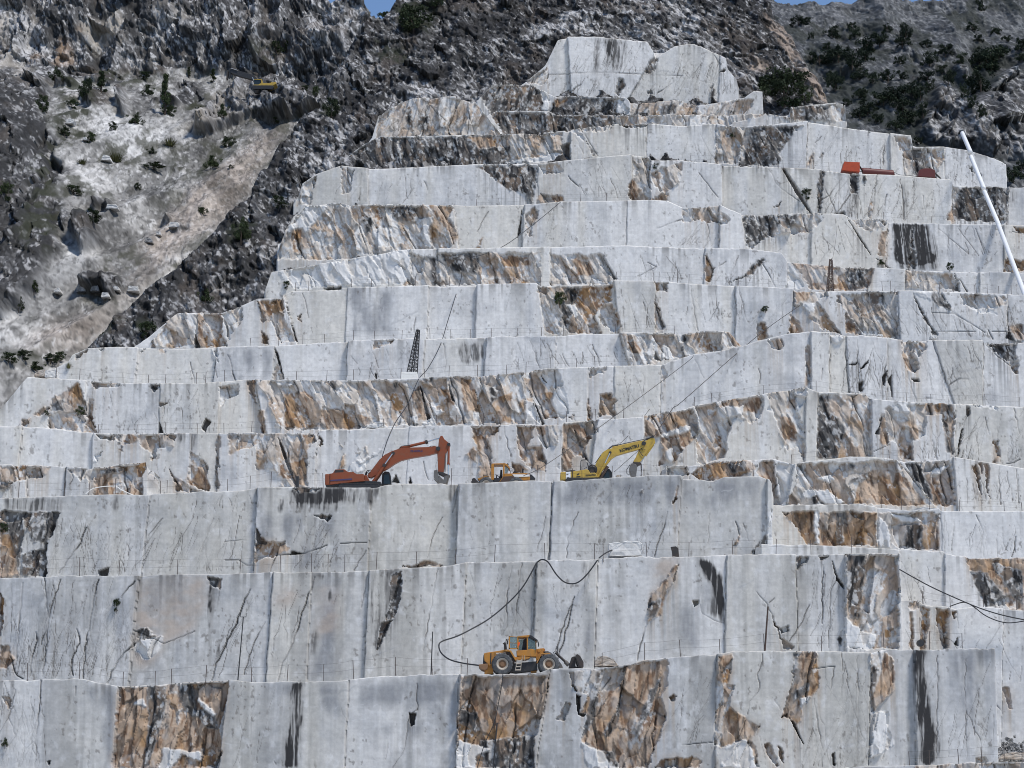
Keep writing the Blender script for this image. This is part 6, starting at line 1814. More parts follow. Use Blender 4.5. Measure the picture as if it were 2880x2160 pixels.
cable("hanging_cable", "long black cable sagging down past the leaning lattice mast towards the orange excavator", "cable",
      kn("T10 1420,1310 1250,1450 1060,1590 900,1655 T11 800,15 775,150 740,260 690,420 640,580 560,730 500,800 430,960 350,1080 300,1190 265,1300", [297.4, 291, 285.5, 283.4, 283, 278, 269.3, 263, 257.5, 251, 245.5, 239, 233, 230.5, 224]), .045)
cable("stay_cable", "taut grey cable slanting down behind the boom of the yellow excavator", "cable", kn("T21 760,320 470,530 0,940 T11 2150,985 2030,1165", [268, 244, 230, 222]), .035, M["iron"])
cable("stay_cable", "thin taut cable slanting down to the hood of the yellow loader", "cable", kn("T21 70,645 T11 2212,710 1700,1090 1330,1350 1180,1425", [245.5, 238, 231, 226, 221]), .03, M["iron"])
cable("stay_cable", "short taut cable ending beside the cab of the yellow excavator", "cable", kn("B2 1190,830 1060,1000 940,1125", [244, 236, 228]), .025, M["iron"])
cable("stay_cable", "short cable continuing below the yellow excavator's boom to its cab", "cable", kn("Y 1830,245 1575,470", [230, 226]), .025, M["iron"])
cable("hanging_wire", "thin vertical wire dropping to the top of the rusty lattice mast", "wire", kn("T20 1020,1130 1000,1480 975,1659 T21 963,15", [311, 297, 290, 273]), .02, M["iron"])
cable("air_hose", "black hose looping left from the terrace edge down to the orange yellow loader", "hose",
      kn("T12 1265,330 1180,480 1080,590 960,690 850,755 750,805 660,835 633,860 645,910 700,955 790,980 900,995 1010,1010 1040,1045", [202.3, 201.5, 200, 197, 194, 192.4, 191.6]), .06, None, 5)
cable("air_hose", "black hose sagging between two points of the terrace edge above the loader", "hose",
      kn("T12 1270,325 1300,308 1340,325 1390,400 1440,450 1490,465 1540,452 1600,395 1660,312", [202.6, 202.0, 202.0, 202.0, 202.4]), .06, None, 5)
cable("air_hose", "black hose arching over the loose white block", "hose", kn("T12 1670,298 1710,268 1760,245 1800,245 1850,265 1900,288", [203.4, 205.4, 206.5, 205.6]), .055, None, 5)
cable("air_hose", "long black hose crossing the white wall on the far lower side", "hose", kn("T22 1405,372 1600,480 1820,580 1960,635 2100,675 2300,715", [202.5, 203.5, 204.0, 204.4]), .05)
cable("air_hose", "second black hose sagging under the straight one on the white wall", "hose", kn("T22 1730,612 1820,585 1880,610 1960,670 2050,708 2130,718 2250,700", [204.9, 204.2, 204.4, 204.6]), .045)
cable("white_hose", "thin pale hose curling over the brown stone of the low wall", "hose", kn("B0 740,1565 800,1520 900,1500 1000,1500 1050,1530 1150,1575", [223.5, 224]), .04, M["letters"], 5)
cable("air_hose", "thin dark cable hanging below the orange yellow loader to the short pole", "hose", kn("T12 1048,1040 1035,1150 1010,1280 990,1370 930,1500 880,1659", [188.5, 188.2, 188]), .03)

# ---------------------------------------------------------------- the white pipe that steps down the terraces
pe = empty("white_pipe", P(2790, 560, 300), "long white pipe of several lengths slanting down over the terraces", "pipe")
segs = [("T20 1812,862 1865,985", 309.2, 316), ("T20 1868,1015 1952,1222", 303, 309), ("T20 1955,1240 2050,1462", 297, 303), ("T20 2048,1462 2235,1958", 274.5, 297)]
for s, ya, yb in segs:
    (u1, v1), (u2, v2) = pts(s)
    a = P(u1, v1, yb) - pe.location; b2 = P(u2, v2, ya) - pe.location
    n_ = (b2 - a).normalized()
    MB().tube([a, a + n_ * .12, b2 - n_ * .1, b2], .27, 20, .30).build("pipe_segment", M["white"], pe, 0, True)

# ---------------------------------------------------------------- red hoppers and tank on the upper right terrace
Fh = Frame("W", 2400, None, 0, vbase=500, Y=BENCH["B11"]["Y"] + 1.2)
hp = empty("hopper", Fh.loc, "bright orange steel hopper at the edge of the upper terrace", "hopper")
MB().prism(Fh("275,143 440,150 437,255 345,248 248,235"), -.9, .9).build("bin", M["orange_box"], hp, .04)
MB().tube(path3(Fh, "415,135 475,240", -.2), .07).tube(path3(Fh, "440,170 470,215", -.3), .06).tube(path3(Fh, "440,238 480,240", -.3), .05).build("support_leg", M["iron"], hp)
tk = empty("tank", Fh.loc, "long dark red cylindrical tank lying at the upper terrace edge", "tank")
MB().tube(path3(Fh, "475,235 482,233 800,260 808,258", 0), .5, 20).build("shell", M["maroon"], tk)
MB().tube(path3(Fh, "560,212 562,200", 0), .2, 12).build("manhole", M["iron"], tk)
hb = empty("hopper", Fh.loc, "dark red round topped hopper beside its slanting black chute", "hopper")
MB().prism(Fh("1055,305 1060,245 1085,225 1140,215 1200,220 1235,240 1235,318"), -.9, .9).build("bin", M["maroon"], hb, .04)
MB().tube(path3(Fh, "1180,195 1300,322", -.4), .12).tube(path3(Fh, "1205,222 1280,318", .4), .1).build("chute", M["black"], hb)
cable("power_cable", "thin black cable between the red tank and the round hopper", "cable", kn("W 808,240 870,270 960,275 1055,290", [313.2, 313.2]), .03)

# ---------------------------------------------------------------- poles, blocks and small things
def pole(s, bench, label, fork, mat, r=.05, back=.5):
    q = pts(s)
    Y = BENCH[bench]["Y"] + back
    a, b2 = P(*q[0], Y), P(*q[-1], Y)
    e = empty("marker_pole", b2, label, "pole", "tall poles at the terrace edges")
    MB().tube([(0, 0, -.3), a - b2], r, 8, r * .8).build("shaft", mat, e)
    if fork:
        d = a - b2
        MB().tube([d + Vector((-.22, 0, .3)), d + Vector((-.22, 0, 0)), d + Vector((.22, 0, 0)), d + Vector((.22, 0, .3))], .03, 6).build("fork", mat, e)
pole("T02 1577,680 1540,1090", "B1", "tall thin dark pole with a small forked top against the cracked wall", True, M["black"])
pole("T12 592,775 580,1058", "B1", "tall straight dark pole beside the hose loop", False, M["black"], .05)
pole("T22 553,612 530,905", "B1", "leaning rust brown pole in front of the smooth grey wall", False, M["rust"], .08)
pole("T12 1010,1368 978,1700", "B0", "dark forked pole before the brown broken stone below the loader", True, M["black"], .06, -.5)
def rock_block(name, s, Y, y0, y1, mat, label, cat, seed, group=None):
    q = pts(s)
    c = P(sum(a for a, b in q) / len(q), max(b for a, b in q), Y)
    sc = (Y * CP + c.z * SP) / FPX
    u0, v0 = [float(t) for t in proj(np.array(c.x), np.array(Y), np.array(c.z))]
    me_ = MB().prism([((u - u0) * sc, (v0 - v) * sc) for u, v in q], y0, y1)
    o = me_.build(name, None, None, .06)
    bm = bmesh.new(); bm.from_mesh(o.data)
    bmesh.ops.triangulate(bm, faces=bm.faces)
    bmesh.ops.subdivide_edges(bm, edges=[e for e in bm.edges if e.calc_length() > .35], cuts=3, use_grid_fill=True)
    bmesh.ops.triangulate(bm, faces=bm.faces)
    rr = random.Random(seed)
    for v in bm.verts:
        v.co += Vector((rr.uniform(-1, 1), rr.uniform(-1, 1), rr.uniform(-1, 1))) * .045
    bm.to_mesh(o.data); bm.free()
    o.location = c
    o.data.materials.append(mat)
    return tag(o, label, cat, group)
def flat_stone(name, c1, c2, sc):
    m, nt, b = new_mat(name)
    tc = nt.nodes.new("ShaderNodeTexCoord")
    n = nt.nodes.new("ShaderNodeTexNoise"); n.inputs["Scale"].default_value = sc; n.inputs["Detail"].default_value = 8; n.inputs["Roughness"].default_value = .7
    nt.links.new(tc.outputs["Object"], n.inputs["Vector"])
    r_ = nt.nodes.new("ShaderNodeValToRGB")
    r_.color_ramp.elements[0].position = .35; r_.color_ramp.elements[0].color = (*c1, 1)
    r_.color_ramp.elements[1].position = .65; r_.color_ramp.elements[1].color = (*c2, 1)
    nt.links.new(n.outputs[0], r_.inputs[0]); nt.links.new(r_.outputs[0], b.inputs["Base Color"])
    bp = nt.nodes.new("ShaderNodeBump"); bp.inputs["Strength"].default_value = .6; bp.inputs["Distance"].default_value = .08
    nt.links.new(n.outputs[0], bp.inputs["Height"]); nt.links.new(bp.outputs[0], b.inputs["Normal"])
    b.inputs["Roughness"].default_value = .85
    return m
S_WHITE = flat_stone("fresh_marble", (.50, .49, .47), (.68, .67, .65), 1.6)
S_TAN = flat_stone("tan_marble", (.30, .23, .17), (.50, .46, .41), 1.8)
S_GREY = flat_stone("grey_limestone", (.10, .10, .10), (.42, .42, .42), 1.5)
rock_block("marble_block", "T12 1730,292 1732,212 1760,208 1850,195 1930,200 1948,215 1946,290", 206.5, -1.0, 1.0, S_WHITE, "loose rough white marble block lying on the terrace under the black hose", "block", 1)
rock_block("boulder", "T12 1640,1003 1642,965 1660,945 1710,940 1760,960 1795,1003", 192.5, -1.0, 1.0, S_TAN, "tan half round boulder on the terrace right of the orange yellow loader", "boulder", 2)
rock_block("boulder", "Y 1590,545 1600,510 1640,505 1648,545", 219.5, -.5, .5, S_TAN, "small brown boulder on the terrace beside the yellow excavator's cab", "boulder", 3)
rock_block("boulder", "Y 1560,545 1565,518 1590,512 1600,545", 220, -.4, .4, S_WHITE, "small pale boulder on the terrace beside the yellow excavator's cab", "boulder", 4)
rock_block("marble_block", "B0 395,565 395,508 440,502 500,505 500,568", 247, -.6, .6, S_WHITE, "small square grey white block at the left end of the terrace", "block", 5)
rock_block("boulder", "B0 300,555 310,530 345,512 395,503 398,555", 247, -.6, .6, S_TAN, "tan angular boulder next to the small square block", "boulder", 6)
for i, (s, lb) in enumerate((("T00 430,810 435,785 460,775 488,785 480,808", "pale boulder in the dark green slope"), ("T00 540,915 545,898 565,895 570,915", "small pale boulder below the larger one on the green slope"),
        ("T00 660,1045 675,1010 715,1020 725,1050", "pale boulder beside the scree bushes"), ("T00 1095,1480 1105,1445 1160,1450 1170,1480", "large pale boulder low on the scree chute"),
        ("T00 940,1580 950,1545 985,1550 995,1580", "round grey boulder left of the large pale one"), ("T00 690,1360 700,1335 760,1335 770,1360", "flat pale boulder on the edge of the dark crag"),
        ("T00 1015,1530 1020,1508 1045,1510 1048,1530", "small boulder between the two larger ones on the scree"),
        ("T01 355,245 360,220 390,215 400,243", "white boulder on the white scree"), ("T01 500,240 510,190 550,180 560,235", "grey boulder in the rubble of the scree chute"),
        ("T01 590,235 600,205 640,200 650,235", "grey boulder next to another in the scree rubble"), ("T01 830,235 840,200 900,205 900,235", "flat pale boulder at the right of the scree rubble"),
        ("T01 660,275 668,245 705,245 715,275", "pale boulder just under the scree rubble"), ("T01 720,230 730,200 770,205 780,230", "angular boulder in the middle of the scree rubble"))):
    q = pts(s)
    p = at_terrain("gully", sum(a for a, b in q) / len(q), max(b for a, b in q))
    rock_block("boulder", s, p.y - .3, -.9, 1.2, S_GREY if i in (4, 8, 9) else S_WHITE, lb, "boulder", 20 + i, "boulders on the scree slope")
# rubble heap in the lower right corner and broken stones fallen on the ledges
def stones(cx, cy, cz, w, d, h, n, smin, smax, seed):
    rr = random.Random(seed)
    mb = MB()
    for i in range(n):
        fx, fy = rr.uniform(-1, 1), rr.uniform(-1, 1)
        px, py = cx + fx * w, cy + fy * d
        pz = cz + h * max(0, 1 - abs(fx) ** 1.5) * (.6 + .4 * fy) * rr.uniform(.3, 1)
        s_ = rr.uniform(smin, smax)
        m_ = Matrix.Rotation(rr.uniform(0, 6.3), 3, Vector((rr.uniform(-1, 1), rr.uniform(-1, 1), rr.uniform(-1, 1) + .01)).normalized())
        vs = [m_ @ Vector((a * s_ * rr.uniform(.5, 1), b2 * s_ * rr.uniform(.5, 1), c * s_ * rr.uniform(.4, .8))) + Vector((px, py, pz)) for a in (-1, 1) for b2 in (-1, 1) for c in (-1, 1)]
        mb.add(vs, [(0, 1, 3, 2), (4, 6, 7, 5), (0, 4, 5, 1), (2, 3, 7, 6), (0, 2, 6, 4), (1, 5, 7, 3)])
    return mb
p = P(*pts("T22 2150,1610")[0], 199)
rb = stones(p.x + .6, p.y + 1.5, p.z - .3, 2.4, 2.0, 2.6, 900, .05, .22, 5)
tag(rb.build("rubble", S_GREY, None), "heap of grey stone rubble in the lower right corner", "rubble", None, "stuff")
rock_block("boulder", "T22 2055,1600 2080,1572 2150,1560 2225,1562 2225,1605", 197.5, -.6, .6, S_TAN, "pinkish tan slab of stone in front of the rubble heap", "boulder", 61)
for i, (s, bk_, lb) in enumerate((("T21 1180,520 1190,508 1240,512 1250,522", "B6", "small white stone on the ledge under the leaning striped rock"), ("T21 1250,525 1265,508 1290,512 1300,526", "B6", "small white stone right of its twin on the ledge"),
        ("T21 1600,540 1605,520 1630,515 1645,540", "B6", "white stone at the foot of the black crack"), ("T11 430,812 450,800 480,806 490,815", "B6", "white stone on the ledge by the leaning mast's foot"),
        ("T11 160,1118 180,1100 230,1095 240,1118", "B5", "white stone on the ledge above the orange excavator"), ("T11 240,1114 250,1085 275,1080 285,1114", "B5", "upright white stone on the ledge above the orange excavator"),
        ("T11 560,1100 575,1088 610,1084 620,1102", "B5", "flat white stone right of the upright one on the ledge"), ("T11 690,1410 700,1390 735,1385 745,1410", "B5", "pale stone behind the yellow loader's fence"),
        ("T01 470,705 500,680 560,650 600,690 560,720", "B7", "grey stone at the left tip of the long terrace"), ("T21 1480,1655 1500,1640 1560,1630 1660,1640 1660,1658", "B3c", "white slab on the ledge right of the brown wall"))):
    rock_block("boulder", s, BENCH[bk_]["Y"] + .9, -.4, .5, S_WHITE, lb, "boulder", 70 + i, "stones fallen on the ledges")
# drum, tool box, pump, dark crate
p = P(*pts("T22 1540,850")[0], 204.6)
MB().disc(0, 0, .30, -.3, .3, 24).build("drum", M["black"], None, .03).location = p
tag(bpy.context.scene.objects["drum"], "round black drum on end against the brown strips of the wall", "drum")
p = P(*pts("T01 1927,1500")[0], 220)
sc = 220 / FPX
cr_ = MB().box(-4.5 * sc, 4.5 * sc, -.35, .35, 0, 31 * sc).build("switch_cabinet", M["black"], None, .03); cr_.location = p
tag(cr_, "narrow black cabinet standing at the terrace edge left of the orange excavator", "cabinet")
p = P(*pts("T12 2165,292")[0], 204.5)
tb = MB().prism([(-.25, 0), (.3, 0), (.25, .7), (.05, .9), (-.4, .85), (-.3, .5)], -.25, .25).build("rock_drill", M["iron"], None, .03); tb.location = p
tag(tb, "small dark drilling tool leaning on the wall above the terrace edge", "drill")

# ---------------------------------------------------------------- safety fences along the terrace edges
G_F = "wire safety fences along the terrace edges"
def fence(bench, us, label, h=1.15, mesh=False, wires=(1.0, .55)):
    Y = BENCH[bench]["Y"] + .35
    p0 = None
    posts = []
    for u in us:
        x = float(P(u, 1000, Y).x)
        for _ in range(3):
            z = edge_z(bench, x)
            ub, vb = proj(np.array(x), np.array(Y), np.array(z))
            x += (u - float(ub)) * Y / FPX
        posts.append(Vector((x, Y, edge_z(bench, x) - .05)))
    e = empty("safety_fence", posts[0], label, "fence", G_F)
    tops = []
    pm = None
    for i, p in enumerate(posts):
        hh = h * rng.uniform(.85, 1.12)
        d = Vector((rng.uniform(-.06, .06), 0, hh))
        if pm is None:
            pm = MB().tube([(0, 0, -.2), (0, 0, 1)], .027, 6).build("post", M["post"], e)
            o = pm
        else:
            o = pm.copy(); COL.objects.link(o); o.parent = e
        o.location = p - posts[0]
        o.scale = (1, 1, hh)
        o.rotation_euler = (0, d.x * .9, 0)
        tops.append((p - posts[0], Vector((d.x, 0, hh))))
    w = MB()
    for f in wires:
        path = []
        for (a, t), (b_, t2) in zip(tops[:-1], tops[1:]):
            q1 = a + t * f; q2 = b_ + t2 * f
            for k in range(4):
                s_ = k / 4
                path.append(q1.lerp(q2, s_) - Vector((0, 0, .06 * 4 * s_ * (1 - s_))))
        path.append(tops[-1][0] + tops[-1][1] * f)
        w.tube(path, .006, 4)
    w.build("wire", M["iron"], e)

def auto(u0, u1, gap, seed):
    r_ = random.Random(seed)
    us = []
    u = u0
    while u < u1:
        us.append(u)
        u += gap * r_.uniform(.75, 1.25)
    return us
def uu(s):
    return [q[0] for q in pts(s)]
fence("B1", uu("T02 -60,0 180,0 515,0 797,0 1005,0 1113,0 1333,0 1630,0 1860,0 2098,0 T12 80,0 352,0 590,0 815,0"), "wire fence along the lowest terrace edge left of the orange yellow loader", 1.4)
fence("B1", uu("T12 1690,0 1966,0 2198,0 T22 242,0 528,0 900,0 1305,0 1600,0 1812,0"), "wire fence along the lowest terrace edge right of the boulder", 1.4)
fence("B2", uu("T02 10,0 230,0 515,0 770,0 1150,0 1555,0 1815,0 2020,0 2125,0 T12 22,0 225,0 485,0 740,0 992,0 1320,0 1640,0 1697,0 1980,0 T22 40,0 325,0 605,0 832,0 1092,0"), "wire fence along the terrace edge with the hose hung from it", 1.5)
fence("B3", uu("T01 118,0 415,0 575,0 750,0 1040,0 1082,0 1330,0 1475,0 1620,0 1755,0 1910,0 2095,0"), "wire fence on the terrace edge left of the orange excavator", 1.4)
fence("B3", uu("T11 712,0 1268,0 1560,0 1755,0 1945,0 T21 135,0 460,0"), "wire fence on the terrace edge between and beyond the parked machines", 1.4)
fence("B5", uu("T01 480,0 637,0 885,0 1075,0 1278,0 1452,0 1628,0 1815,0 1952,0 2080,0 T11 50,0 270,0 445,0 620,0 742,0 920,0 1100,0 1262,0 1458,0 1650,0 1828,0"), "wire fence above the white wall behind the orange excavator", 1.2)
fence("B6", uu("T01 362,0 515,0 660,0 798,0 962,0 1072,0 1272,0 1330,0 1455,0 1790,0 1922,0 2116,0 T11 78,0 385,0 537,0 697,0 882,0 1070,0 1196,0 1358,0 1523,0 1644,0 1892,0 2097,0"), "wire fence on the terrace of the leaning lattice mast", 1.2)
fence("B7", uu("T01 1620,0 1805,0 1962,0 2105,0 T11 78,0 212,0 392,0 575,0 710,0 835,0 972,0 1138,0 1297,0 1438,0 1590,0 1778,0 1912,0 2080,0 2160,0"), "wire fence above the smooth wall behind the leaning mast", 1.2)
fence("B8", uu("T01 1915,0 2000,0 2100,0 T11 65,0 195,0 308,0 480,0 700,0 900,0 1100,0 1290,0 1490,0 1780,0 2058,0 2180,0 T21 40,0 365,0 560,0 728,0"), "wire fence below the bright slanting white wall", 1.2)
fence("B8", uu("T21 1020,0 1100,0 1200,0 1295,0 1345,0 1480,0 1560,0 1590,0 1665,0 1755,0 1895,0 1905,0 1975,0 2050,0 2130,0"), "wire fence by the rusty lattice mast", 1.2)
fence("B11", uu("T20 48,0 182,0 345,0 492,0 652,0 820,0 950,0"), "wire fence left of the bright orange hopper", 1.2)
fence("B10", uu("T20 1300,0 1460,0 1615,0 1780,0 1940,0 2100,0"), "wire fence above the black streaked wall under the red hoppers", 1.2)
fence("B10", uu("T10 875,0 1015,0 1178,0 1400,0 1550,0 1720,0 1900,0"), "wire fence along the long white upper wall in the middle", 1.2)
fence("B4", uu("B3 207,0 312,0 590,0 720,0 860,0 1050,0 1240,0"), "wire fence above the ochre broken wall", 1.1)
fence("B3c", uu("T21 865,0 995,0 1150,0 1290,0 1420,0 1600,0 1795,0 1940,0 2085,0 2200,0"), "wire fence below the ochre broken wall", 1.1)
fence("B5", uu("T21 75,0 190,0 525,0 865,0 1320,0 1450,0 1610,0 1790,0 1960,0 2180,0"), "wire fence above the dark stained block on the right terraces", 1.1)
fence("B2b", uu("T22 1557,0 1735,0 1950,0 2165,0"), "wire fence on the white terrace with the sagging hoses", 1.3)
fence("B0", uu("T22 1470,0 1600,0 1790,0 1940,0 2085,0 2200,0"), "wire fence on the very lowest terrace edge", 1.3)
# ---------------------------------------------------------------- shrubs and small trees
def leaf_cloud(name, seed, n, shape, leaf, mat):
    """many small leaf faces spread through a clumpy volume about 1 m high"""
    r_ = np.random.RandomState(seed)
    vs, fs = [], []
    clumps = []
    for _ in range(shape["clumps"]):
        a = r_.uniform(0, 6.283); h = r_.uniform(*shape["h"]); w = shape["w"](h) * r_.uniform(.2, 1)
        clumps.append((w * math.cos(a), w * math.sin(a), h, r_.uniform(.6, 1.2) * shape["cr"]))
    for i in range(n):
        c = clumps[r_.randint(len(clumps))]
        d = r_.normal(size=3); d /= np.linalg.norm(d)
        p = np.array(c[:3]) + d * c[3] * r_.uniform(.35, 1.0) * np.array([1, 1, .8])
        a = r_.normal(size=3); a /= np.linalg.norm(a)
        b_ = np.cross(a, r_.normal(size=3)); b_ /= np.linalg.norm(b_) + 1e-9
        s = leaf * r_.uniform(.5, 1.3)
        k = len(vs)
        vs += [p - a * s, p + b_ * s * .55, p + a * s, p - b_ * s * .55]
        fs.append((k, k + 1, k + 2, k + 3))
    me = bpy.data.meshes.new(name)
    me.from_pydata([tuple(map(float, v)) for v in vs], [], fs)
    me.materials.append(mat)
    return me

BUSH = [leaf_cloud("crown", 10 + i, 1800, dict(clumps=26, h=(.12, .85), w=lambda h: .62 * math.sqrt(max(.05, 1 - (h - .3) ** 2 * 1.6)), cr=.19), .045, M["leaf"]) for i in range(4)]
CONE = [leaf_cloud("crown", 30 + i, 1600, dict(clumps=30, h=(.12, .96), w=lambda h: .24 * (1.08 - h), cr=.1), .03, M["leaf"]) for i in range(2)]
FAR = [leaf_cloud("crown", 40 + i, 1500, dict(clumps=24, h=(.1, .8), w=lambda h: .6 * math.sqrt(max(.05, 1 - (h - .3) ** 2 * 1.6)), cr=.2), .05, M["leaf_far"]) for i in range(4)]
TUFT = []
for i in range(3):
    r_ = random.Random(60 + i)
    vs, fs = [], []
    for k in range(170):
        a = r_.uniform(0, 6.283); d0 = r_.uniform(0, .35); L_ = r_.uniform(.4, 1.0); sp = r_.uniform(.1, .6)
        x0, y0 = d0 * math.cos(a), d0 * math.sin(a)
        tip = (x0 + sp * math.cos(a), y0 + sp * math.sin(a), L_)
        w_ = .03
        n0 = len(vs)
        vs += [(x0 - w_ * math.sin(a), y0 + w_ * math.cos(a), 0), (x0 + w_ * math.sin(a), y0 - w_ * math.cos(a), 0), tip]
        fs.append((n0, n0 + 1, n0 + 2))
    me = bpy.data.meshes.new("blades"); me.from_pydata(vs, [], fs); me.materials.append(M["leaf_dry"])
    TUFT.append(me)
TRUNK = MB().tube([(0, 0, -.15), (.02, .01, .3), (.0, -.02, .62)], .035, 7, .015).tube([(.01, 0, .2), (.16, .05, .5)], .018, 6, .008).tube([(0, 0, .25), (-.15, -.06, .52)], .018, 6, .008).build("trunk_source", M["bark"], None)
TRUNK_ME = TRUNK.data
TRUNK_ME.name = "trunk"
bpy.data.objects.remove(TRUNK)

def plant(name, p, h, w, crown, label, cat, group, i, trunk=True):
    e = empty(name, p, label, cat, group, (0, 0, (i * 2.4) % 6.28))
    e.scale = (w, w, h)
    link("crown" if name != "grass_tuft" else "blades", crown, None, e)
    if trunk:
        link("trunk", TRUNK_ME, None, e)
    return e

G_G = "bushes on the scree gully"
gl = [("T00", 1068, 740, 270, 100, "C", "tall dark conifer standing alone above the scree"), ("T00", 560, 620, 130, 110, "B", "dark bush at the foot of the grey cliff, left of the tall conifer"),
      ("T00", 655, 600, 140, 100, "C", "dark pointed bush right beside another under the cliff"), ("T00", 355, 520, 90, 120, "B", "bush under the brown stained patch of the cliff"),
      ("T00", 275, 730, 130, 100, "B", "dark bush on top of the dark crag"), ("T00", 1790, 340, 80, 90, "B", "bush above the far excavator on the cliff foot"), ("T00", 1860, 340, 90, 60, "C", "small pointed bush above the far excavator"),
      ("T00", 1450, 760, 100, 80, "B", "dark bush on the pale knoll below the far excavator"), ("T00", 1480, 950, 70, 110, "B", "bush in the gravel below the knoll"), ("T00", 750, 1050, 80, 110, "T", "olive bush on the upper scree"),
      ("T00", 1100, 945, 60, 110, "T", "olive grass tuft on the upper scree, right of the bush"), ("T00", 985, 1000, 50, 70, "B", "small dark bush in the open scree"), ("T00", 600, 1450, 100, 140, "B", "round dark bush on the scree beside the lower crag"),
      ("T00", 470, 1260, 60, 130, "B", "flat dark bush at the scree border of the left crag"), ("T00", 40, 1300, 120, 110, "B", "dark bush on the left crag low down"), ("T00", 1380, 1090, 90, 120, "B", "dark bush on the gravel ridge"),
      ("T00", 1500, 1090, 25, 50, "B", "tiny dark bush on the gravel chute"), ("T00", 2050, 620, 70, 60, "B", "small bush right of the far excavator"), ("T00", 1980, 590, 40, 60, "B", "low bush beside the far excavator's track"),
      ("T00", 880, 800, 80, 120, "B", "bush on the upper edge of the white scree"), ("T00", 735, 840, 60, 70, "B", "small bush left of another on the white scree edge"), ("T00", 535, 1060, 40, 80, "T", "pale tuft below the green slope"),
      ("T00", 1100, 750, 70, 90, "B", "bush at the foot of the tall conifer"), ("T00", 960, 620, 80, 90, "B", "olive bush left of the tall conifer"), ("T00", 1380, 530, 90, 60, "C", "thin pointed tree under the cliff by the far excavator"),
      ("T00", 1225, 495, 60, 40, "C", "tiny pointed tree at the cliff foot"), ("T00", 940, 520, 60, 90, "B", "bush in the row at the cliff foot"), ("T00", 1290, 740, 60, 60, "B", "bush at the left of the pale knoll"),
      ("T00", 420, 880, 70, 100, "B", "dark bush in the middle of the green slope"), ("T00", 580, 930, 80, 90, "B", "dark bush at the lower end of the green slope"), ("T00", 470, 700, 60, 100, "B", "dark bush at the top of the green slope"),
      ("T00", 1000, 1090, 40, 160, "B", "low spreading bush on the grey gravel"), ("T00", 890, 1230, 50, 60, "B", "small bush on the lower scree"), ("T00", 1310, 1390, 50, 80, "B", "low bush at the border of the dark ridge"), ("T00", 1800, 790, 60, 70, "B", "bush at the top of the gravel chute"),
      ("T01", 120, 340, 90, 90, "B", "dark bush low on the left crag"), ("T01", 215, 230, 80, 90, "B", "dark bush on the left crag above the white scree")]
for i, (t, x, y, hh, ww, k, lb) in enumerate(gl):
    (u, v) = pts("%d,%d" % (x, y), t)[0]
    p = at_terrain("gully", u, v)
    s = (p.y * CP + p.z * SP) / FPX * 960 / 2212
    me = {"B": BUSH[i % 4], "C": CONE[i % 2], "T": TUFT[i % 3]}[k]
    if k == "C":
        w_ = ww * s * 2.0
    else:
        w_ = ww * s * .8
    plant({"B": "shrub", "C": "conifer", "T": "grass_tuft"}[k], p - Vector((0, .2, hh * s * .12)), hh * s * 1.12, w_, me, lb, {"B": "shrub", "C": "conifer", "T": "grass tuft"}[k], G_G, i, k != "T")

G_R = "bushes on the dark ridge"
rl = [("T10", 470, 200, 190, 250, "large dark bush on the ridge below the sky notch"), ("T10", 640, 40, 130, 150, "dark bush at the top of the ridge"), ("T01", 955, 530, 110, 150, "dark bush at the tail of the ridge above the white walls"),
      ("T00", 1560, 1560, 160, 150, "dark bush on the lower ridge beside the scree chute"), ("T00", 2150, 760, 140, 130, "dark bush on the ridge above the chute"), ("T00", 1810, 1350, 90, 120, "bush on the ridge near the white wall's corner"),
      ("T20", 660, 690, 250, 380, "broad dark bush behind the top of the quarry"), ("T20", 520, 590, 100, 130, "smaller dark bush left of the broad one"), ("T20", 790, 660, 120, 120, "smaller dark bush right of the broad one"),
      ("T01", 690, 540, 60, 100, "low bush at the foot of the dark ridge"), ("T10", 280, 160, 90, 110, "small dark bush beside the sky notch"), ("T01", 1330, 300, 90, 110, "bush in the middle of the lower ridge")]
for i, (t, x, y, hh, ww, lb) in enumerate(rl):
    (u, v) = pts("%d,%d" % (x, y), t)[0]
    p = at_terrain("ridge", u, v)
    s = (p.y * CP + p.z * SP) / FPX * 960 / 2212
    plant("shrub", p - Vector((0, .4, hh * s * .1)), hh * s * 1.1, ww * s * .78, BUSH[i % 4], lb, "shrub", G_R, i)

G_B = "shrubs growing on the terraces"
bl = [("B8", "T11", 1415, 315, 90, 90, "B", "green shrub in the brown hollow of the middle wall"), ("B11", "T10", 2035, 1110, 70, 80, "B", "green shrub on the notch in the upper white wall"), ("B2", "T02", 755, 640, 80, 60, "B", "dark weed on the cracked grey wall"),
      ("B1", "T02", 30, 1520, 60, 60, "B", "dark weed at the foot of the lowest left wall"), ("B6", "T01", 525, 1030, 60, 70, "B", "dark shrub in the brown hollow of the left wall"), ("B6", "T01", 300, 1030, 30, 40, "B", "small weed left of the shrub in the brown hollow"),
      ("B11", "T20", 800, 1290, 70, 80, "B", "green shrub on the crack of the upper white wall"), ("B10", "T21", 1290, 60, 40, 60, "B", "green weed at the foot of the upper slanting crack"), ("B9", "T21", 1730, 90, 50, 60, "B", "sparse green shrub above the low white wall"),
      ("B8", "T21", 535, 360, 40, 60, "B", "small green weed on the white wall left of the brown wedges"), ("B9", "T01", 1860, 210, 50, 60, "B", "green weed at the left tip of the bright white wall"), ("B12", "T20", 315, 890, 30, 50, "B", "small green weed on the pale upper wall"),
      ("B7", "T01", 445, 725, 40, 40, "T", "olive tuft at the left end of the long terrace"), ("B3", "T02", 20, 130, 60, 90, "B", "dark weed on the stained left wall")]
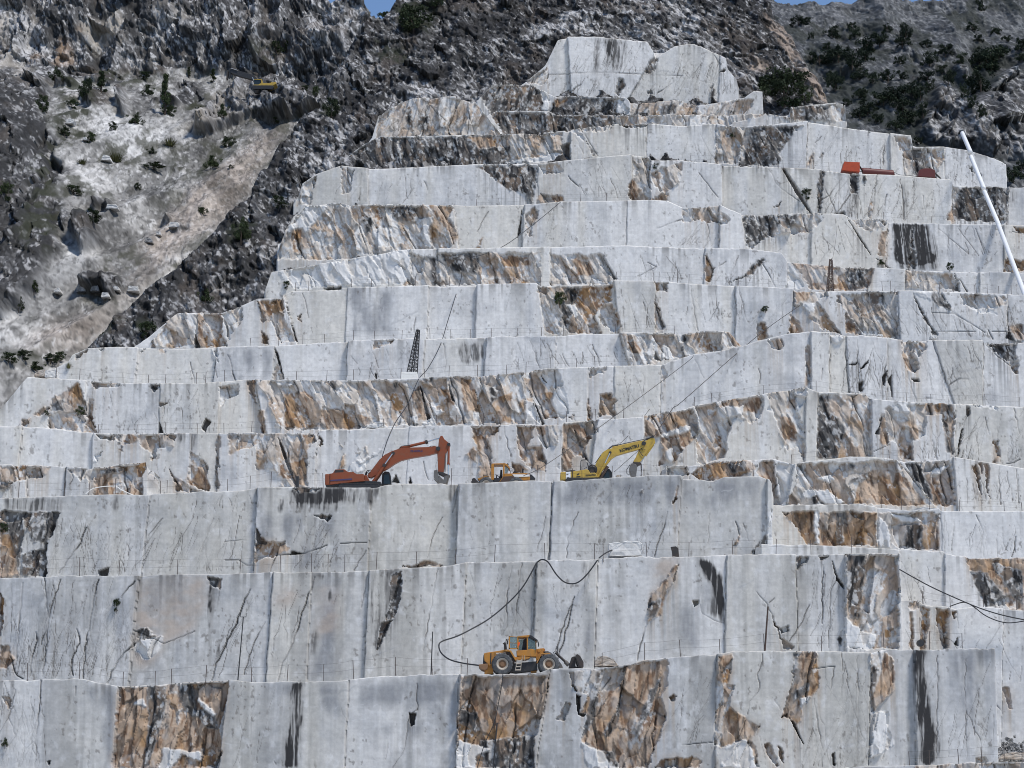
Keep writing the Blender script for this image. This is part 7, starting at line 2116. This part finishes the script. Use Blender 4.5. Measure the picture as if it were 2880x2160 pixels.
for i, (bk_, t, x, y, hh, ww, k, lb) in enumerate(bl):
    (u, v) = pts("%d,%d" % (x, y), t)[0]
    p = face_y(bk_, u, v)
    s = (p.y * CP + p.z * SP) / FPX * 960 / 2212
    plant("shrub" if k == "B" else "grass_tuft", p - Vector((0, .12, hh * s * .1)), hh * s * 1.15, ww * s * .8, BUSH[i % 4] if k == "B" else TUFT[0], lb, "shrub" if k == "B" else "grass tuft", G_B, i, k == "B")
# the green strip at the left end of the benches
for i, (x, y, hh, ww, lb) in enumerate(((60, 680, 60, 130, "wide olive bush at the far left end of the green strip"), (150, 660, 60, 120, "second olive bush from the left in the green strip"), (230, 740, 60, 130, "olive bush lowest in the green strip"), (330, 690, 60, 120, "olive bush in the middle of the green strip"), (395, 670, 60, 90, "dark bush at the right end of the green strip"))):
    (u, v) = pts("%d,%d" % (x, y), "T01")[0]
    p = at_terrain("gully", u, v)
    p = Vector(p)
    s = (p.y * CP + p.z * SP) / FPX * 960 / 2212
    plant("shrub", p - Vector((0, .3, .2)), hh * s * 1.2, ww * s * .8, BUSH[(i + 1) % 4], lb, "shrub", "bushes in the green strip below the scree", i)

# bushes on the far hillside
hl = [(750, 165, 70, 110), (800, 150, 50, 60), (965, 245, 80, 110), (1115, 250, 90, 80), (1090, 180, 40, 60), (1325, 205, 60, 60), (1445, 240, 110, 90), (1420, 300, 70, 110), (830, 255, 50, 40), (935, 320, 60, 50), (1190, 340, 130, 150), (1270, 300, 100, 120),
      (1010, 400, 130, 160), (880, 420, 110, 140), (1100, 430, 120, 130), (1180, 400, 90, 110), (1405, 415, 60, 80), (1700, 360, 100, 110), (1800, 410, 80, 80), (1600, 430, 100, 110), (1580, 310, 60, 90), (1880, 200, 70, 80), (1930, 70, 90, 60),
      (1920, 270, 60, 60), (2200, 330, 100, 110), (2190, 400, 70, 80), (1990, 460, 190, 220), (1920, 420, 130, 130), (2050, 380, 110, 100), (1930, 590, 160, 170), (1860, 560, 90, 90), (1580, 530, 90, 100), (1590, 600, 80, 70), (1720, 540, 120, 90), (1680, 470, 60, 70),
      (1140, 520, 80, 110), (1230, 540, 90, 80), (1330, 530, 90, 110), (1420, 510, 60, 70), (990, 590, 140, 100), (960, 540, 100, 80), (1140, 640, 90, 100), (1380, 640, 110, 150), (1480, 620, 110, 110), (1300, 680, 110, 140), (1540, 640, 90, 80),
      (1200, 730, 100, 120), (1420, 720, 110, 130), (1150, 770, 80, 110), (1250, 800, 80, 90), (1450, 800, 110, 150), (1380, 840, 80, 100), (1820, 640, 120, 60), (1880, 700, 100, 60), (1940, 760, 90, 60), (2140, 1190, 120, 110), (2190, 1130, 110, 90), (1520, 930, 60, 60), (2030, 230, 60, 70), (2100, 270, 50, 60),
      (1060, 690, 60, 60), (1560, 760, 130, 70)]
for i, (x, y, hh, ww) in enumerate(hl):
    (u, v) = pts("%d,%d" % (x, y), "T20")[0]
    p = at_terrain("hill", u, v)
    s = (p.y * CP + p.z * SP) / FPX * 960 / 2212
    lab = "dark rounded bush among many on the far grey hillside"
    plant("shrub", p - Vector((0, .5, hh * s * .1)), hh * s * 1.05, ww * s * .95, FAR[i % 4], lab, "shrub", "dark bushes on the far hillside", i)
